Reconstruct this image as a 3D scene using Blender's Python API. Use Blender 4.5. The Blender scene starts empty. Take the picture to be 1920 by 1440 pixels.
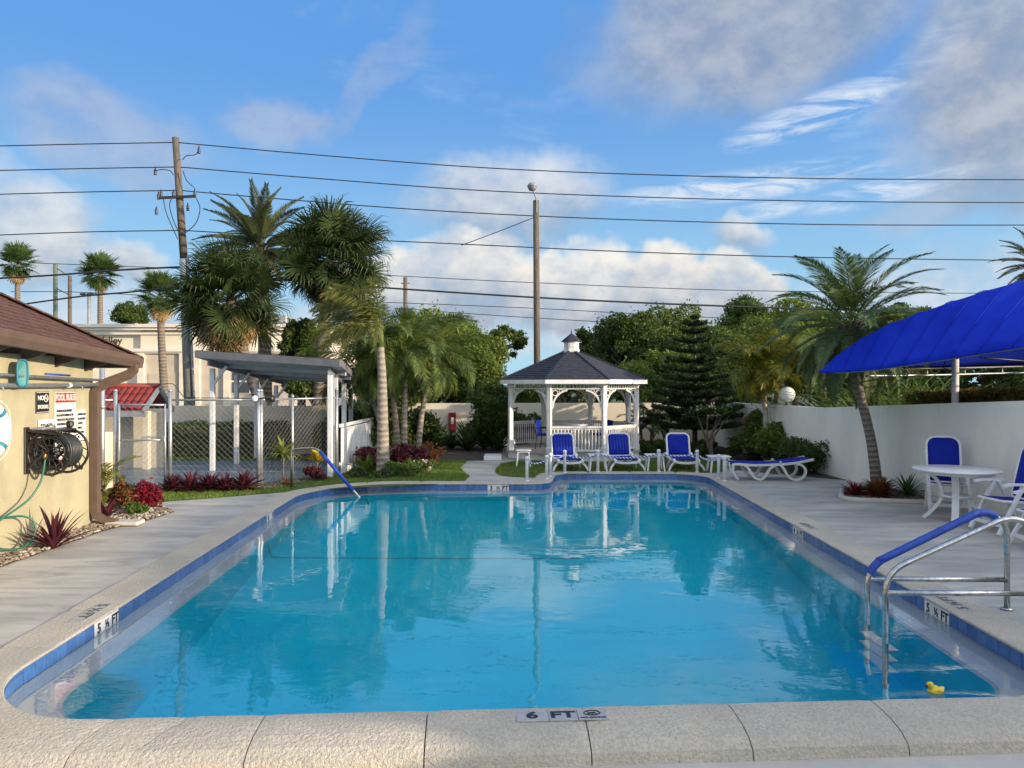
import bpy, bmesh, math, random
import numpy as np
from mathutils import Vector, Matrix, Euler

R = math.radians
rnd = random.Random(7)
sc = bpy.context.scene
COL = sc.collection

# ------------------------------------------------------------------ camera
H, F = 2.15, 1400.0            # eye height, focal length in photo pixels (1920 wide)
cam = bpy.data.cameras.new('camera'); camo = bpy.data.objects.new('camera', cam); COL.objects.link(camo)
camo.location = (0, 0, H); camo.rotation_euler = (R(90), 0, 0)
cam.lens = 36 * F / 1920; cam.sensor_width = 36; cam.clip_start = 0.05; cam.clip_end = 4000
sc.camera = camo

# ------------------------------------------------------------------ light
SUN_EL, SUN_AZ = R(11.5), math.atan2(0.90, -0.43)     # azimuth from +Y towards +X
sd = Vector((math.sin(SUN_AZ) * math.cos(SUN_EL), math.cos(SUN_AZ) * math.cos(SUN_EL), math.sin(SUN_EL)))
sun = bpy.data.lights.new('sun', 'SUN'); suno = bpy.data.objects.new('sun', sun); COL.objects.link(suno)
suno.rotation_euler = (-sd).to_track_quat('-Z', 'Y').to_euler()
sun.energy = 3.5; sun.angle = R(0.6); sun.color = (1.0, 0.80, 0.57)

sc.view_settings.view_transform = 'Standard'; sc.view_settings.look = 'None'
sc.view_settings.exposure = 0.75; sc.view_settings.gamma = 1
sc.view_settings.use_curve_mapping = False
sc.render.engine = 'CYCLES'
cy = sc.cycles
cy.use_denoising = True
try: cy.denoiser = 'OPENIMAGEDENOISE'
except Exception: pass
cy.max_bounces = 10; cy.diffuse_bounces = 3; cy.glossy_bounces = 4; cy.transmission_bounces = 8; cy.transparent_max_bounces = 8
cy.volume_bounces = 0
cy.caustics_refractive = True; cy.caustics_reflective = False
cy.use_adaptive_sampling = True; cy.adaptive_threshold = 0.015
cy.sample_clamp_indirect = 6

# ------------------------------------------------------------------ node helpers
class N:
    """tiny node-tree writer"""
    def __init__(s, tree): s.t = tree
    def new(s, typ, **kw):
        n = s.t.nodes.new(typ)
        for k, v in kw.items():
            if k.startswith('i_'):
                n.inputs[int(k[2:]) if k[2:].isdigit() else k[2:].replace('_', ' ')].default_value = v
            else: setattr(n, k, v)
        return n
    def link(s, a, b): s.t.links.new(a, b)
    def math(s, op, a, b=None, c=None, clamp=False):
        n = s.new('ShaderNodeMath', operation=op); n.use_clamp = clamp
        for i, v in enumerate((a, b, c)):
            if v is None: continue
            if isinstance(v, (int, float)): n.inputs[i].default_value = v
            else: s.link(v, n.inputs[i])
        return n.outputs[0]
    def mix(s, fac, a, b, mode='MIX'):
        n = s.new('ShaderNodeMix', data_type='RGBA', blend_type=mode)
        for i, v in ((0, fac), (6, a), (7, b)):
            if isinstance(v, (int, float)): n.inputs[i].default_value = v
            elif isinstance(v, (tuple, list)): n.inputs[i].default_value = (*v[:3], 1)
            else: s.link(v, n.inputs[i])
        return n.outputs[2]
    def ramp(s, x, lo, hi, a=0.0, b=1.0, smooth=True):
        n = s.new('ShaderNodeMapRange', interpolation_type='SMOOTHSTEP' if smooth else 'LINEAR')
        s.link(x, n.inputs[0])
        for i, v in ((1, lo), (2, hi), (3, a), (4, b)): n.inputs[i].default_value = v
        return n.outputs[0]
    def noise(s, vec, scale, detail=4, rough=0.55, dist=0.0):
        n = s.new('ShaderNodeTexNoise'); n.inputs['Scale'].default_value = scale
        n.inputs['Detail'].default_value = detail; n.inputs['Roughness'].default_value = rough
        n.inputs['Distortion'].default_value = dist
        if vec is not None: s.link(vec, n.inputs['Vector'])
        return n.outputs[0]
    def vscale(s, vec, x, y, z):
        n = s.new('ShaderNodeVectorMath', operation='MULTIPLY'); s.link(vec, n.inputs[0]); n.inputs[1].default_value = (x, y, z)
        return n.outputs[0]

def lin(r, g, b):
    f = lambda c: (c / 255 / 12.92) if c / 255 <= 0.04045 else ((c / 255 + 0.055) / 1.055) ** 2.4
    return (f(r), f(g), f(b))

# ------------------------------------------------------------------ sky with clouds
world = bpy.data.worlds.new('World'); sc.world = world; world.use_nodes = True
wt = world.node_tree; wt.nodes.clear(); w = N(wt)
wout = w.new('ShaderNodeOutputWorld'); bg = w.new('ShaderNodeBackground')
sky = w.new('ShaderNodeTexSky', sky_type='NISHITA'); sky.sun_disc = False
sky.sun_elevation = R(24); sky.sun_rotation = SUN_AZ; sky.altitude = 0
sky.air_density = 1.0; sky.dust_density = 0.5; sky.ozone_density = 2.0
tc = w.new('ShaderNodeTexCoord'); D = tc.outputs['Generated']
sx = w.new('ShaderNodeSeparateXYZ'); w.link(D, sx.inputs[0])
az = w.math('ARCTAN2', sx.outputs[0], sx.outputs[1]); el = w.math('ARCSINE', sx.outputs[2])
def ang(px, py):
    x, z = (px - 960) / F, (720 - py) / F
    return math.atan2(x, 1), math.atan2(z, math.hypot(1, x))
fine = w.noise(w.vscale(D, 1, 1, 1.4), 16, 5, 0.6)
nz = w.new('ShaderNodeTexNoise'); nz.inputs['Scale'].default_value = 7; nz.inputs['Detail'].default_value = 4; nz.inputs['Roughness'].default_value = 0.6; w.link(D, nz.inputs['Vector'])
cmb = w.new('ShaderNodeCombineXYZ'); w.link(az, cmb.inputs[0]); w.link(el, cmb.inputs[1]); AE = cmb.outputs[0]
wob = w.new('ShaderNodeVectorMath', operation='MULTIPLY_ADD'); w.link(nz.outputs['Color'], wob.inputs[0]); wob.inputs[1].default_value = (0.17, 0.13, 0)
sh_ = w.new('ShaderNodeVectorMath', operation='SUBTRACT'); w.link(AE, sh_.inputs[0]); sh_.inputs[1].default_value = (0.085, 0.065, 0); w.link(sh_.outputs[0], wob.inputs[2]); AEW = wob.outputs[0]
def blob(px, py, rx, ry, amt, tilt=0, soft=1.0, wobble=True, top=False, inner=0.12):
    """soft ellipse in azimuth / elevation; returns density (and 0..1 height inside it)"""
    u0, v0 = ang(px, py); m = w.new('ShaderNodeMapping', vector_type='TEXTURE'); w.link(AEW if wobble else AE, m.inputs[0])
    m.inputs['Location'].default_value = (u0, v0, 0); m.inputs['Rotation'].default_value = (0, 0, R(tilt)); m.inputs['Scale'].default_value = (rx / F, ry / F, 1)
    dt = w.new('ShaderNodeVectorMath', operation='DOT_PRODUCT'); w.link(m.outputs[0], dt.inputs[0]); w.link(m.outputs[0], dt.inputs[1])
    d = w.ramp(dt.outputs['Value'], 1.0 + soft * 0.6, inner, 0, amt)
    if not top: return d
    sp = w.new('ShaderNodeSeparateXYZ'); w.link(m.outputs[0], sp.inputs[0])
    return d, sp.outputs[1]
SK = 1.0 / (0.085 * 2 ** 0.75)                                      # radiance that the exposure shows as white
def sc3(c, k=SK): return tuple(v * k for v in c)
hz = w.ramp(el, 0.0, 0.42, 1, 0)
c = w.mix(0.86, sky.outputs[0], w.mix(hz, sc3(lin(98, 163, 236)), sc3(lin(170, 220, 246))))
erode = w.ramp(fine, 0.25, 0.60, 0.35, 1.0)
# thin cirrus everywhere and broken cumulus that goes on outside the frame
med = w.noise(w.vscale(D, 1.2, 2.0, 3.2), 3.4, 5, 0.62, 0.5)
c = w.mix(w.ramp(med, 0.55, 0.80, 0, 0.26), c, sc3(lin(200, 219, 244)))
gen = w.math('MULTIPLY', w.ramp(med, 0.40, 0.54), w.ramp(w.math('ABSOLUTE', az), 0.62, 0.85, 0.0, 0.95))
c = w.mix(gen, c, w.mix(w.ramp(fine, 0.35, 0.65), sc3(lin(206, 206, 206)), sc3((1.2, 1.16, 1.1))))
streak = w.ramp(w.noise(w.vscale(D, 1, 1, 5.5), 11, 6, 0.65, 0.8), 0.36, 0.66)
def group(c, blobs, lo, hi, wobble=True, soft=1.3, k=0.8, er=0.0, mask=None):
    acc = None
    for b_ in blobs:
        d = blob(*b_, soft=soft, wobble=wobble); acc = d if acc is None else w.math('MAXIMUM', acc, d)
    e_ = w.math('MULTIPLY_ADD', erode, 1 - er, er)
    if mask is not None: e_ = mask
    return w.mix(w.math('MULTIPLY', acc, e_), c, w.mix(w.ramp(fine, 0.5 - k * .25, 0.5 + k * .25), sc3(lo), sc3(hi)))
c = group(c, [(1080, 622, 560, 50, 0.7, 0), (300, 620, 440, 75, 0.75, 0), (1800, 570, 240, 80, 0.7, 0)], lin(184, 196, 214), lin(224, 229, 236))
c = group(c, [(520, 235, 75, 52, 0.55, 0), (210, 255, 145, 60, 0.55, 0), (680, 160, 140, 34, 0.34, 45), (1690, 225, 60, 62, 0.4, 0), (1800, 392, 120, 42, 0.45, 0)], lin(176, 180, 198), lin(190, 200, 218))
c = group(c, [(1400, 45, 280, 130, 0.88, 4), (1240, 15, 110, 90, 0.8, 0), (1915, 150, 150, 195, 0.95, 8)], lin(150, 162, 182), lin(186, 193, 205), er=0.7)
c = group(c, [(1530, 212, 120, 24, 1.0, 14), (1400, 347, 185, 22, 0.9, 3), (1660, 357, 105, 18, 0.85, 8), (1440, 393, 60, 14, 0.7, 6), (1700, 140, 130, 24, 0.22, 38)], lin(214, 228, 246), lin(236, 242, 250), wobble=False, soft=2.2, mask=streak)
for b_ in ((960, 385, 185, 85, 0.72, 0), (50, 420, 105, 80, 0.7, 0), (150, 485, 125, 50, 0.65, 0), (245, 480, 50, 40, 0.6, 0), (1385, 450, 62, 36, 0.8, 0),
           (850, 520, 200, 82, 0.93, 0), (1070, 540, 150, 76, 0.95, 0), (1245, 538, 88, 66, 0.97, 0), (1375, 546, 108, 60, 0.96, 0)):
    d, top = blob(*b_, soft=0.35 if b_[1] > 500 else 0.9, top=True, inner=0.55 if b_[1] > 500 else 0.1)
    t = w.math('ADD', w.math('MULTIPLY_ADD', top, 0.55, 0.42), w.math('MULTIPLY_ADD', fine, 1.7, -0.85), clamp=True)
    c = w.mix(w.math('MULTIPLY', d, w.math('MULTIPLY_ADD', erode, .45, .55)), c, w.mix(t, sc3(lin(164, 175, 194)), sc3(lin(254, 249, 240))))
# the sky brightens towards the low sun behind the viewer's right shoulder
dsun = w.new('ShaderNodeVectorMath', operation='DOT_PRODUCT'); w.link(D, dsun.inputs[0]); dsun.inputs[1].default_value = sd
glow = w.math('POWER', w.math('MAXIMUM', dsun.outputs['Value'], 0.0), 2.5)
c = w.mix(1.0, c, w.mix(glow, (1, 1, 1), (3.8, 3.55, 3.2)), 'MULTIPLY')
w.link(c, bg.inputs[0]); bg.inputs[1].default_value = 0.085
w.link(bg.outputs[0], wout.inputs[0])

# ------------------------------------------------------------------ geometry helpers
def P(px, py, d): return Vector(((px - 960) / F * d, d, H + (720 - py) / F * d))
def G(px, py, z=0.0):
    d = (H - z) * F / (py - 720); return Vector(((px - 960) / F * d, d, z))

class MB:
    """collects polygons, then links them as one mesh object"""
    def __init__(s): s.v, s.f, s.sm = [], [], []
    def add(s, vs, fs, smooth=False):
        o = len(s.v); s.v += [tuple(v) for v in vs]; s.f += [[i + o for i in f] for f in fs]; s.sm += [smooth] * len(fs); return s
    def box(s, c, d, rot=None, bev=0.0):
        x, y, z = (q / 2 for q in d)
        if bev > 0:
            b = min(bev, x * .9, y * .9, z * .9); vs = []
            for sx_, sy_, sz_ in ((a, b_, c_) for a in (-1, 1) for b_ in (-1, 1) for c_ in (-1, 1)):
                vs += [(sx_ * x, sy_ * (y - b), sz_ * (z - b)), (sx_ * (x - b), sy_ * y, sz_ * (z - b)), (sx_ * (x - b), sy_ * (y - b), sz_ * z)]
            I = lambda a, b_, c_, k: (((a > 0) * 4 + (b_ > 0) * 2 + (c_ > 0)) * 3 + k)
            fs = []
            for a in (-1, 1):
                fs.append([I(a, -1, -1, 0), I(a, 1, -1, 0), I(a, 1, 1, 0), I(a, -1, 1, 0)][::a])
                fs.append([I(-1, a, -1, 1), I(-1, a, 1, 1), I(1, a, 1, 1), I(1, a, -1, 1)][::a])
                fs.append([I(-1, -1, a, 2), I(1, -1, a, 2), I(1, 1, a, 2), I(-1, 1, a, 2)][::a])
                for b_ in (-1, 1):
                    fs.append([I(a, b_, -1, 0), I(a, b_, 1, 0), I(a, b_, 1, 1), I(a, b_, -1, 1)][::-a * b_])
                    fs.append([I(a, -1, b_, 0), I(a, -1, b_, 2), I(a, 1, b_, 2), I(a, 1, b_, 0)][::-a * b_])
                    fs.append([I(-1, a, b_, 1), I(1, a, b_, 1), I(1, a, b_, 2), I(-1, a, b_, 2)][::-a * b_])
                    for c_ in (-1, 1):
                        fs.append([I(a, b_, c_, 0), I(a, b_, c_, 1), I(a, b_, c_, 2)][::a * b_ * c_])
        else:
            vs = [(a * x, b_ * y, c_ * z) for a in (-1, 1) for b_ in (-1, 1) for c_ in (-1, 1)]
            fs = [[0, 1, 3, 2], [4, 6, 7, 5], [0, 4, 5, 1], [2, 3, 7, 6], [0, 2, 6, 4], [1, 5, 7, 3]]
        m = Matrix.Translation(Vector(c)) @ (rot.to_4x4() if rot is not None else Matrix())
        return s.add([m @ Vector(v) for v in vs], fs)
    def tube(s, path, r, n=8, cap=True, closed=False, flat=1.0, up=(0, 0, 1)):
        path = [Vector(p) for p in path]; k = len(path); rings = []
        rs = r if isinstance(r, (list, tuple)) else [r] * k
        prev = None; vs = []
        for i, p in enumerate(path):
            a = path[(i - 1) % k] if (closed or i > 0) else p; b = path[(i + 1) % k] if (closed or i < k - 1) else p
            t = (b - a).normalized()
            if prev is None:
                u = Vector(up); u = u - t * u.dot(t)
                if u.length < 1e-4: u = Vector((1, 0, 0)) - t * t.x
            else: u = prev - t * prev.dot(t)
            u.normalize(); prev = u; w_ = t.cross(u)
            for j in range(n):
                q = 2 * math.pi * j / n
                vs.append(p + u * math.cos(q) * rs[i] + w_ * math.sin(q) * rs[i] * flat)
        fs = []
        for i in range(k if closed else k - 1):
            for j in range(n):
                a, b = i * n, ((i + 1) % k) * n
                fs.append([a + j, a + (j + 1) % n, b + (j + 1) % n, b + j])
        s.add(vs, fs, n > 4)
        if cap and not closed:
            o = len(s.v) - len(vs)
            s.f.append([o + j for j in range(n)][::-1]); s.sm.append(False)
            s.f.append([o + (k - 1) * n + j for j in range(n)]); s.sm.append(False)
        return s
    def bar(s, a, b, wd, th, up=(0, 0, 1)):
        a, b = Vector(a), Vector(b); t = (b - a).normalized(); u = Vector(up) - t * t.dot(Vector(up))
        if u.length < 1e-5: u = Vector((0, 1, 0)) - t * t.y
        u.normalize(); w_ = t.cross(u)
        vs = [p + w_ * x * wd / 2 + u * y * th / 2 for p in (a, b) for x, y in ((-1, -1), (1, -1), (1, 1), (-1, 1))]
        return s.add(vs, [[0, 3, 2, 1], [4, 5, 6, 7], [0, 1, 5, 4], [1, 2, 6, 5], [2, 3, 7, 6], [3, 0, 4, 7]])
    def ribbon(s, path, wd, th, side=(1, 0, 0)):
        """bent bar of rectangular section: width along 'side', thickness across the path"""
        path = [Vector(p) for p in path]; sd_ = Vector(side).normalized(); vs = []; k = len(path)
        for i, p in enumerate(path):
            t = (path[min(i + 1, k - 1)] - path[max(i - 1, 0)]).normalized(); u = t.cross(sd_).normalized()
            vs += [p - sd_ * wd / 2 - u * th / 2, p + sd_ * wd / 2 - u * th / 2, p + sd_ * wd / 2 + u * th / 2, p - sd_ * wd / 2 + u * th / 2]
        fs = [[0, 3, 2, 1], [(k - 1) * 4 + j for j in range(4)]]
        for i in range(k - 1):
            for j in range(4): fs.append([i * 4 + j, i * 4 + (j + 1) % 4, i * 4 + 4 + (j + 1) % 4, i * 4 + 4 + j])
        return s.add(vs, fs)
    def lathe(s, prof, c=(0, 0, 0), n=16, ax=None):
        vs = []; m = Matrix.Translation(Vector(c)) @ (ax.to_4x4() if ax is not None else Matrix())
        for r, z in prof:
            for j in range(n):
                q = 2 * math.pi * j / n; vs.append(m @ Vector((r * math.cos(q), r * math.sin(q), z)))
        fs = []
        for i in range(len(prof) - 1):
            for j in range(n): fs.append([i * n + j, i * n + (j + 1) % n, (i + 1) * n + (j + 1) % n, (i + 1) * n + j])
        s.add(vs, fs, True); o = len(s.v) - len(vs)
        if prof[0][0] > 1e-4: s.f.append([o + j for j in range(n)][::-1]); s.sm.append(False)
        if prof[-1][0] > 1e-4: s.f.append([o + (len(prof) - 1) * n + j for j in range(n)]); s.sm.append(False)
        return s
    def prism(s, poly, z0, z1):
        n = len(poly); vs = [(p[0], p[1], z0) for p in poly] + [(p[0], p[1], z1) for p in poly]
        return s.add(vs, [list(range(n))[::-1], list(range(n, 2 * n))] + [[i, (i + 1) % n, n + (i + 1) % n, n + i] for i in range(n)])
    def quad(s, a, b, c, d): return s.add([a, b, c, d], [[0, 1, 2, 3]])
    def mesh(s, name, mat):
        m = bpy.data.meshes.new(name); m.from_pydata(s.v, [], s.f)
        m.polygons.foreach_set('use_smooth', s.sm); m.update()
        if mat is not None: m.materials.append(mat)
        return m
    def build(s, name, mat, parent=None, loc=None, rot=None): return put(name, s.mesh(name, mat), parent, loc, rot)

def put(name, mesh, parent=None, loc=None, rot=None):
    o = bpy.data.objects.new(name, mesh); COL.objects.link(o)
    if parent is not None: o.parent = parent
    if loc is not None: o.location = loc
    if rot is not None: o.rotation_euler = rot
    return o
def tag(o, label, cat, group=None):
    o['label'] = label; o['category'] = cat
    if group: o['group'] = group
    return o
def thing(name, label, cat, loc=(0, 0, 0), rz=0, group=None):
    o = put(name, None, None, loc, (0, 0, rz)); o.empty_display_size = 0.1
    return tag(o, label, cat, group)
def struct(o): o['kind'] = 'structure'; return o
def stuff(o): o['kind'] = 'stuff'; return o

def np_mesh(name, V, Fq, mat, smooth=False):
    """fast mesh from numpy arrays; Fq is (n,3) or (n,4)"""
    m = bpy.data.meshes.new(name); V = np.asarray(V, np.float32).reshape(-1, 3); Fq = np.asarray(Fq, np.int32); k = Fq.shape[1]
    m.vertices.add(len(V)); m.vertices.foreach_set('co', V.ravel())
    m.loops.add(Fq.size); m.loops.foreach_set('vertex_index', Fq.ravel())
    m.polygons.add(len(Fq)); m.polygons.foreach_set('loop_start', np.arange(0, Fq.size, k, dtype=np.int32))
    m.polygons.foreach_set('use_smooth', np.full(len(Fq), smooth)); m.update(calc_edges=True); m.validate()
    if mat is not None: m.materials.append(mat)
    return m

def text_mesh(txt, size, mat, bold=0.0, sx=1.0, align='CENTER', line=1.0):
    cu = bpy.data.curves.new('lettering', 'FONT'); cu.body = txt; cu.size = size; cu.align_x = align; cu.align_y = 'CENTER'
    cu.offset = bold * size; cu.extrude = 0.0015; cu.resolution_u = 3; cu.space_line = line
    o = bpy.data.objects.new('lettering', cu); COL.objects.link(o)
    dg = bpy.context.evaluated_depsgraph_get(); me = bpy.data.meshes.new_from_object(o.evaluated_get(dg))
    bpy.data.objects.remove(o); bpy.data.curves.remove(cu)
    if sx != 1.0: me.transform(Matrix.Diagonal((sx, 1, 1, 1)))
    me.materials.clear(); me.materials.append(mat); me.name = 'lettering'
    return me

# ------------------------------------------------------------------ materials
def base_mat(name):
    m = bpy.data.materials.new(name); m.use_nodes = True; t = m.node_tree; t.nodes.clear(); n = N(t)
    out = n.new('ShaderNodeOutputMaterial'); b = n.new('ShaderNodeBsdfPrincipled'); n.link(b.outputs[0], out.inputs[0])
    return m, n, b, out
def pos(n): return n.new('ShaderNodeNewGeometry').outputs['Position']
def mat(name, col, col2=None, scale=3.0, rough=0.6, bump=0.0, bscale=60.0, metal=0.0, spec=0.5, detail=5, lo=0.35, hi=0.65, stretch=None, coat=0.0, dirt=None, rand=0.0):
    m, n, b, out = base_mat(name); p = pos(n)
    if stretch: p = n.vscale(p, *stretch)
    c = None
    if col2 is not None:
        c = n.mix(n.ramp(n.noise(p, scale, detail, 0.6), lo, hi), col, col2)
    if dirt is not None:          # (colour, scale, low, high, amount)
        c = n.mix(n.ramp(n.noise(p, dirt[1], 6, 0.65, 0.4), dirt[2], dirt[3], 0, dirt[4]), c if c is not None else col, dirt[0])
    if rand > 0:
        oi = n.new('ShaderNodeObjectInfo'); h = n.new('ShaderNodeHueSaturation')
        n.link(n.math('MULTIPLY_ADD', oi.outputs['Random'], 2 * rand, 1 - rand), h.inputs['Value'])
        if c is not None: n.link(c, h.inputs['Color'])
        else: h.inputs['Color'].default_value = (*col, 1)
        c = h.outputs[0]
    if c is not None: n.link(c, b.inputs['Base Color'])
    else: b.inputs['Base Color'].default_value = (*col, 1)
    b.inputs['Roughness'].default_value = rough; b.inputs['Metallic'].default_value = metal
    b.inputs['Specular IOR Level'].default_value = spec
    if coat: b.inputs['Coat Weight'].default_value = coat
    if bump > 0:
        bn = n.new('ShaderNodeBump'); bn.inputs['Strength'].default_value = 1.0; bn.inputs['Distance'].default_value = bump
        n.link(n.noise(p, bscale, 4, 0.6), bn.inputs['Height']); n.link(bn.outputs[0], b.inputs['Normal'])
    return m
def leaf_mat(name, a, b_, c_=None, scale=1.2, trans=0.35, rough=0.5, fine=14.0, rand=0.18):
    """foliage: two greens in clumps, a third for single leaves, light passing through"""
    m, n, b, out = base_mat(name); p = pos(n)
    col = n.mix(n.ramp(n.noise(p, scale, 3), 0.38, 0.62), a, b_)
    col = n.mix(n.ramp(n.noise(p, fine, 2), 0.45, 0.75), col, c_ if c_ else tuple(min(1, v * 1.5) for v in b_))
    oi = n.new('ShaderNodeObjectInfo'); h = n.new('ShaderNodeHueSaturation')
    n.link(n.math('MULTIPLY_ADD', oi.outputs['Random'], 2 * rand, 1 - rand), h.inputs['Value']); n.link(col, h.inputs['Color']); col = h.outputs[0]
    n.link(col, b.inputs['Base Color']); b.inputs['Roughness'].default_value = rough; b.inputs['Specular IOR Level'].default_value = 0.35
    tr = n.new('ShaderNodeBsdfTranslucent'); n.link(n.mix(1.0, col, (1.0, 1.0, 0.55), 'MULTIPLY'), tr.inputs[0])
    ms = n.new('ShaderNodeMixShader'); ms.inputs[0].default_value = trans
    n.link(b.outputs[0], ms.inputs[1]); n.link(tr.outputs[0], ms.inputs[2]); n.link(ms.outputs[0], out.inputs[0])
    return m

M = {}
M['deck'] = mat('deck', (0.54, 0.505, 0.44), (0.33, 0.32, 0.30), 0.9, 0.7, 0.004, 45, stretch=(0.5, 1.8, 1), detail=8, lo=.30, hi=.70, dirt=((0.27, 0.26, 0.24), 2.2, 0.46, 0.70, 0.8))
M['patio'] = mat('patio', (0.52, 0.49, 0.44), (0.44, 0.42, 0.38), 2, 0.8, 0.003, 70)
def coping_mat():
    m, n, b, out = base_mat('coping'); p = pos(n)
    c1 = n.mix(n.ramp(n.noise(p, 1.6, 5), 0.35, 0.65), (0.56, 0.505, 0.41), (0.47, 0.43, 0.36))
    c1 = n.mix(n.ramp(n.noise(p, 46, 3, 0.6), 0.40, 0.62, 0.0, 0.42), c1, (0.31, 0.28, 0.23))
    c1 = n.mix(n.ramp(n.noise(p, 5, 6, 0.7), 0.55, 0.8, 0, 0.5), c1, (0.40, 0.36, 0.31))
    n.link(c1, b.inputs['Base Color']); b.inputs['Roughness'].default_value = 0.85
    bn = n.new('ShaderNodeBump'); bn.inputs['Distance'].default_value = 0.018
    n.link(n.math('ADD', n.noise(p, 42, 3, 0.55), n.math('MULTIPLY', n.noise(p, 120, 2), 0.4)), bn.inputs['Height']); n.link(bn.outputs[0], b.inputs['Normal'])
    return m
M['coping'] = coping_mat()
M['grout'] = mat('grout', (0.42, 0.46, 0.52), None, rough=0.8)
M['joint'] = mat('joint', (0.10, 0.095, 0.085), None, rough=0.9)
for k, c_ in enumerate(((0.055, 0.155, 0.41), (0.066, 0.175, 0.44), (0.045, 0.135, 0.38))):
    M['tile%d' % k] = mat('blue_tile', c_, tuple(v * 0.8 for v in c_), 25, 0.12, 0, spec=0.6, rand=0.12)
M['chain'] = mat('chain_wire', (0.22, 0.23, 0.24), (0.15, 0.155, 0.16), 9, 0.5)
M['basin_paint'] = mat('basin_paint', (0.008, 0.80, 0.94), (0.007, 0.72, 0.88), 0.9, 0.7, 0.002, 40)
M['white_tile'] = mat('white_tile', (0.78, 0.78, 0.76), (0.66, 0.67, 0.68), 9, 0.2)
M['plaster'] = mat('plaster', (0.66, 0.72, 0.76), (0.55, 0.63, 0.70), 1.5, 0.7, 0.002, 40)
M['black'] = mat('black_paint', (0.012, 0.012, 0.014), None, rough=0.5)
M['dgrey_ink'] = mat('worn_ink', (0.07, 0.07, 0.075), (0.18, 0.18, 0.17), 60, 0.8, lo=.45, hi=.7)
M['white'] = mat('white_resin', (0.78, 0.79, 0.80), (0.70, 0.71, 0.72), 5, 0.38)
M['white_paint'] = mat('white_paint', (0.80, 0.80, 0.79), (0.70, 0.70, 0.68), 4, 0.5, 0.0015, 50)
M['steel'] = mat('stainless', (0.62, 0.61, 0.59), (0.42, 0.41, 0.39), 22, 0.22, 0.0, metal=1.0, dirt=((0.25, 0.2, 0.15), 40, 0.62, 0.8, 0.5))
M['galv'] = mat('galvanised', (0.50, 0.52, 0.54), (0.38, 0.40, 0.42), 14, 0.45, 0.0, metal=0.7)
M['blue_cover'] = mat('blue_sleeve', (0.012, 0.055, 0.36), (0.02, 0.08, 0.42), 8, 0.42, 0.002, 90)
M['blue_sling'] = mat('blue_sling', (0.004, 0.016, 0.27), (0.006, 0.024, 0.33), 4, 0.75, 0.0006, 400, spec=0.2)
M['canopy'] = mat('canopy_fabric', (0.002, 0.020, 0.38), (0.005, 0.030, 0.46), 1.6, 0.8, 0.001, 300, spec=0.15)
M['stucco_yellow'] = mat('yellow_stucco', (0.43, 0.39, 0.255), (0.365, 0.33, 0.215), 2.2, 0.85, 0.006, 38, dirt=((0.28, 0.25, 0.19), 1.8, 0.52, 0.8, 0.6), stretch=(1, 1, 0.6))
M['stucco_white'] = mat('wall_stucco', (0.86, 0.86, 0.79), (0.77, 0.78, 0.72), 1.3, 0.85, 0.008, 26, dirt=((0.36, 0.38, 0.35), 3.2, 0.58, 0.80, 0.55), stretch=(1, 1, 0.4), detail=8)
M['stucco_cream'] = mat('cream_stucco', (0.66, 0.60, 0.47), (0.56, 0.51, 0.41), 0.9, 0.85, 0.004, 28, dirt=((0.36, 0.34, 0.28), 2.0, 0.60, 0.85, 0.5))
M['brown_metal'] = mat('brown_aluminium', (0.105, 0.07, 0.052), (0.125, 0.082, 0.062), 6, 0.55)
M['brown_dark'] = mat('brown_dark', (0.05, 0.033, 0.026), None, rough=0.5)
M['shingle_brown'] = mat('brown_shingle', (0.115, 0.052, 0.038), (0.065, 0.032, 0.026), 9, 0.9, 0.004, 160, stretch=(1, 1, 3), dirt=((0.19, 0.095, 0.072), 26, 0.5, 0.7, 0.7))
M['shingle_dark'] = mat('slate_shingle', (0.016, 0.019, 0.032), (0.030, 0.034, 0.050), 7, 0.85, 0.003, 120)
M['red_tile'] = mat('red_tile', (0.25, 0.036, 0.026), (0.16, 0.025, 0.02), 5, 0.5, rand=0.2)
M['wood_pole'] = mat('weathered_pole', (0.15, 0.125, 0.10), (0.085, 0.072, 0.06), 5, 0.9, 0.01, 20, stretch=(6, 6, 0.5))
M['grey_metal'] = mat('grey_metal', (0.30, 0.32, 0.34), (0.24, 0.25, 0.27), 4, 0.5, metal=0.2)
M['green_pole'] = mat('green_pole', (0.13, 0.17, 0.12), (0.10, 0.13, 0.10), 5, 0.8)
M['wire'] = mat('cable', (0.018, 0.02, 0.024), None, rough=0.6)
M['dark'] = mat('dark_plastic', (0.016, 0.014, 0.013), (0.03, 0.026, 0.022), 20, 0.4)
M['hose'] = mat('green_hose', (0.015, 0.12, 0.075), (0.02, 0.15, 0.09), 9, 0.35)
M['brass'] = mat('brass', (0.55, 0.33, 0.10), None, rough=0.3, metal=1.0)
M['teal'] = mat('teal_band', (0.02, 0.20, 0.28), None, rough=0.6)
M['ring_white'] = mat('ring_white', (0.78, 0.76, 0.70), None, rough=0.5)
M['red'] = mat('red_paint', (0.55, 0.015, 0.03), None, rough=0.4)
M['red_dark'] = mat('red_cabinet', (0.20, 0.012, 0.016), None, rough=0.4)
M['sign_white'] = mat('sign_white', (0.78, 0.76, 0.70), (0.70, 0.68, 0.62), 6, 0.5)
M['court'] = mat('court', (0.16, 0.22, 0.27), (0.11, 0.16, 0.21), 1.2, 0.35, dirt=((0.24, 0.29, 0.33), 3, 0.5, 0.75, 0.6))
M['soil'] = mat('soil', (0.055, 0.042, 0.032), (0.10, 0.08, 0.06), 8, 0.95, 0.02, 30)
M['terrain'] = mat('terrain', (0.055, 0.085, 0.03), (0.10, 0.10, 0.06), 0.15, 0.95)
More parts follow.
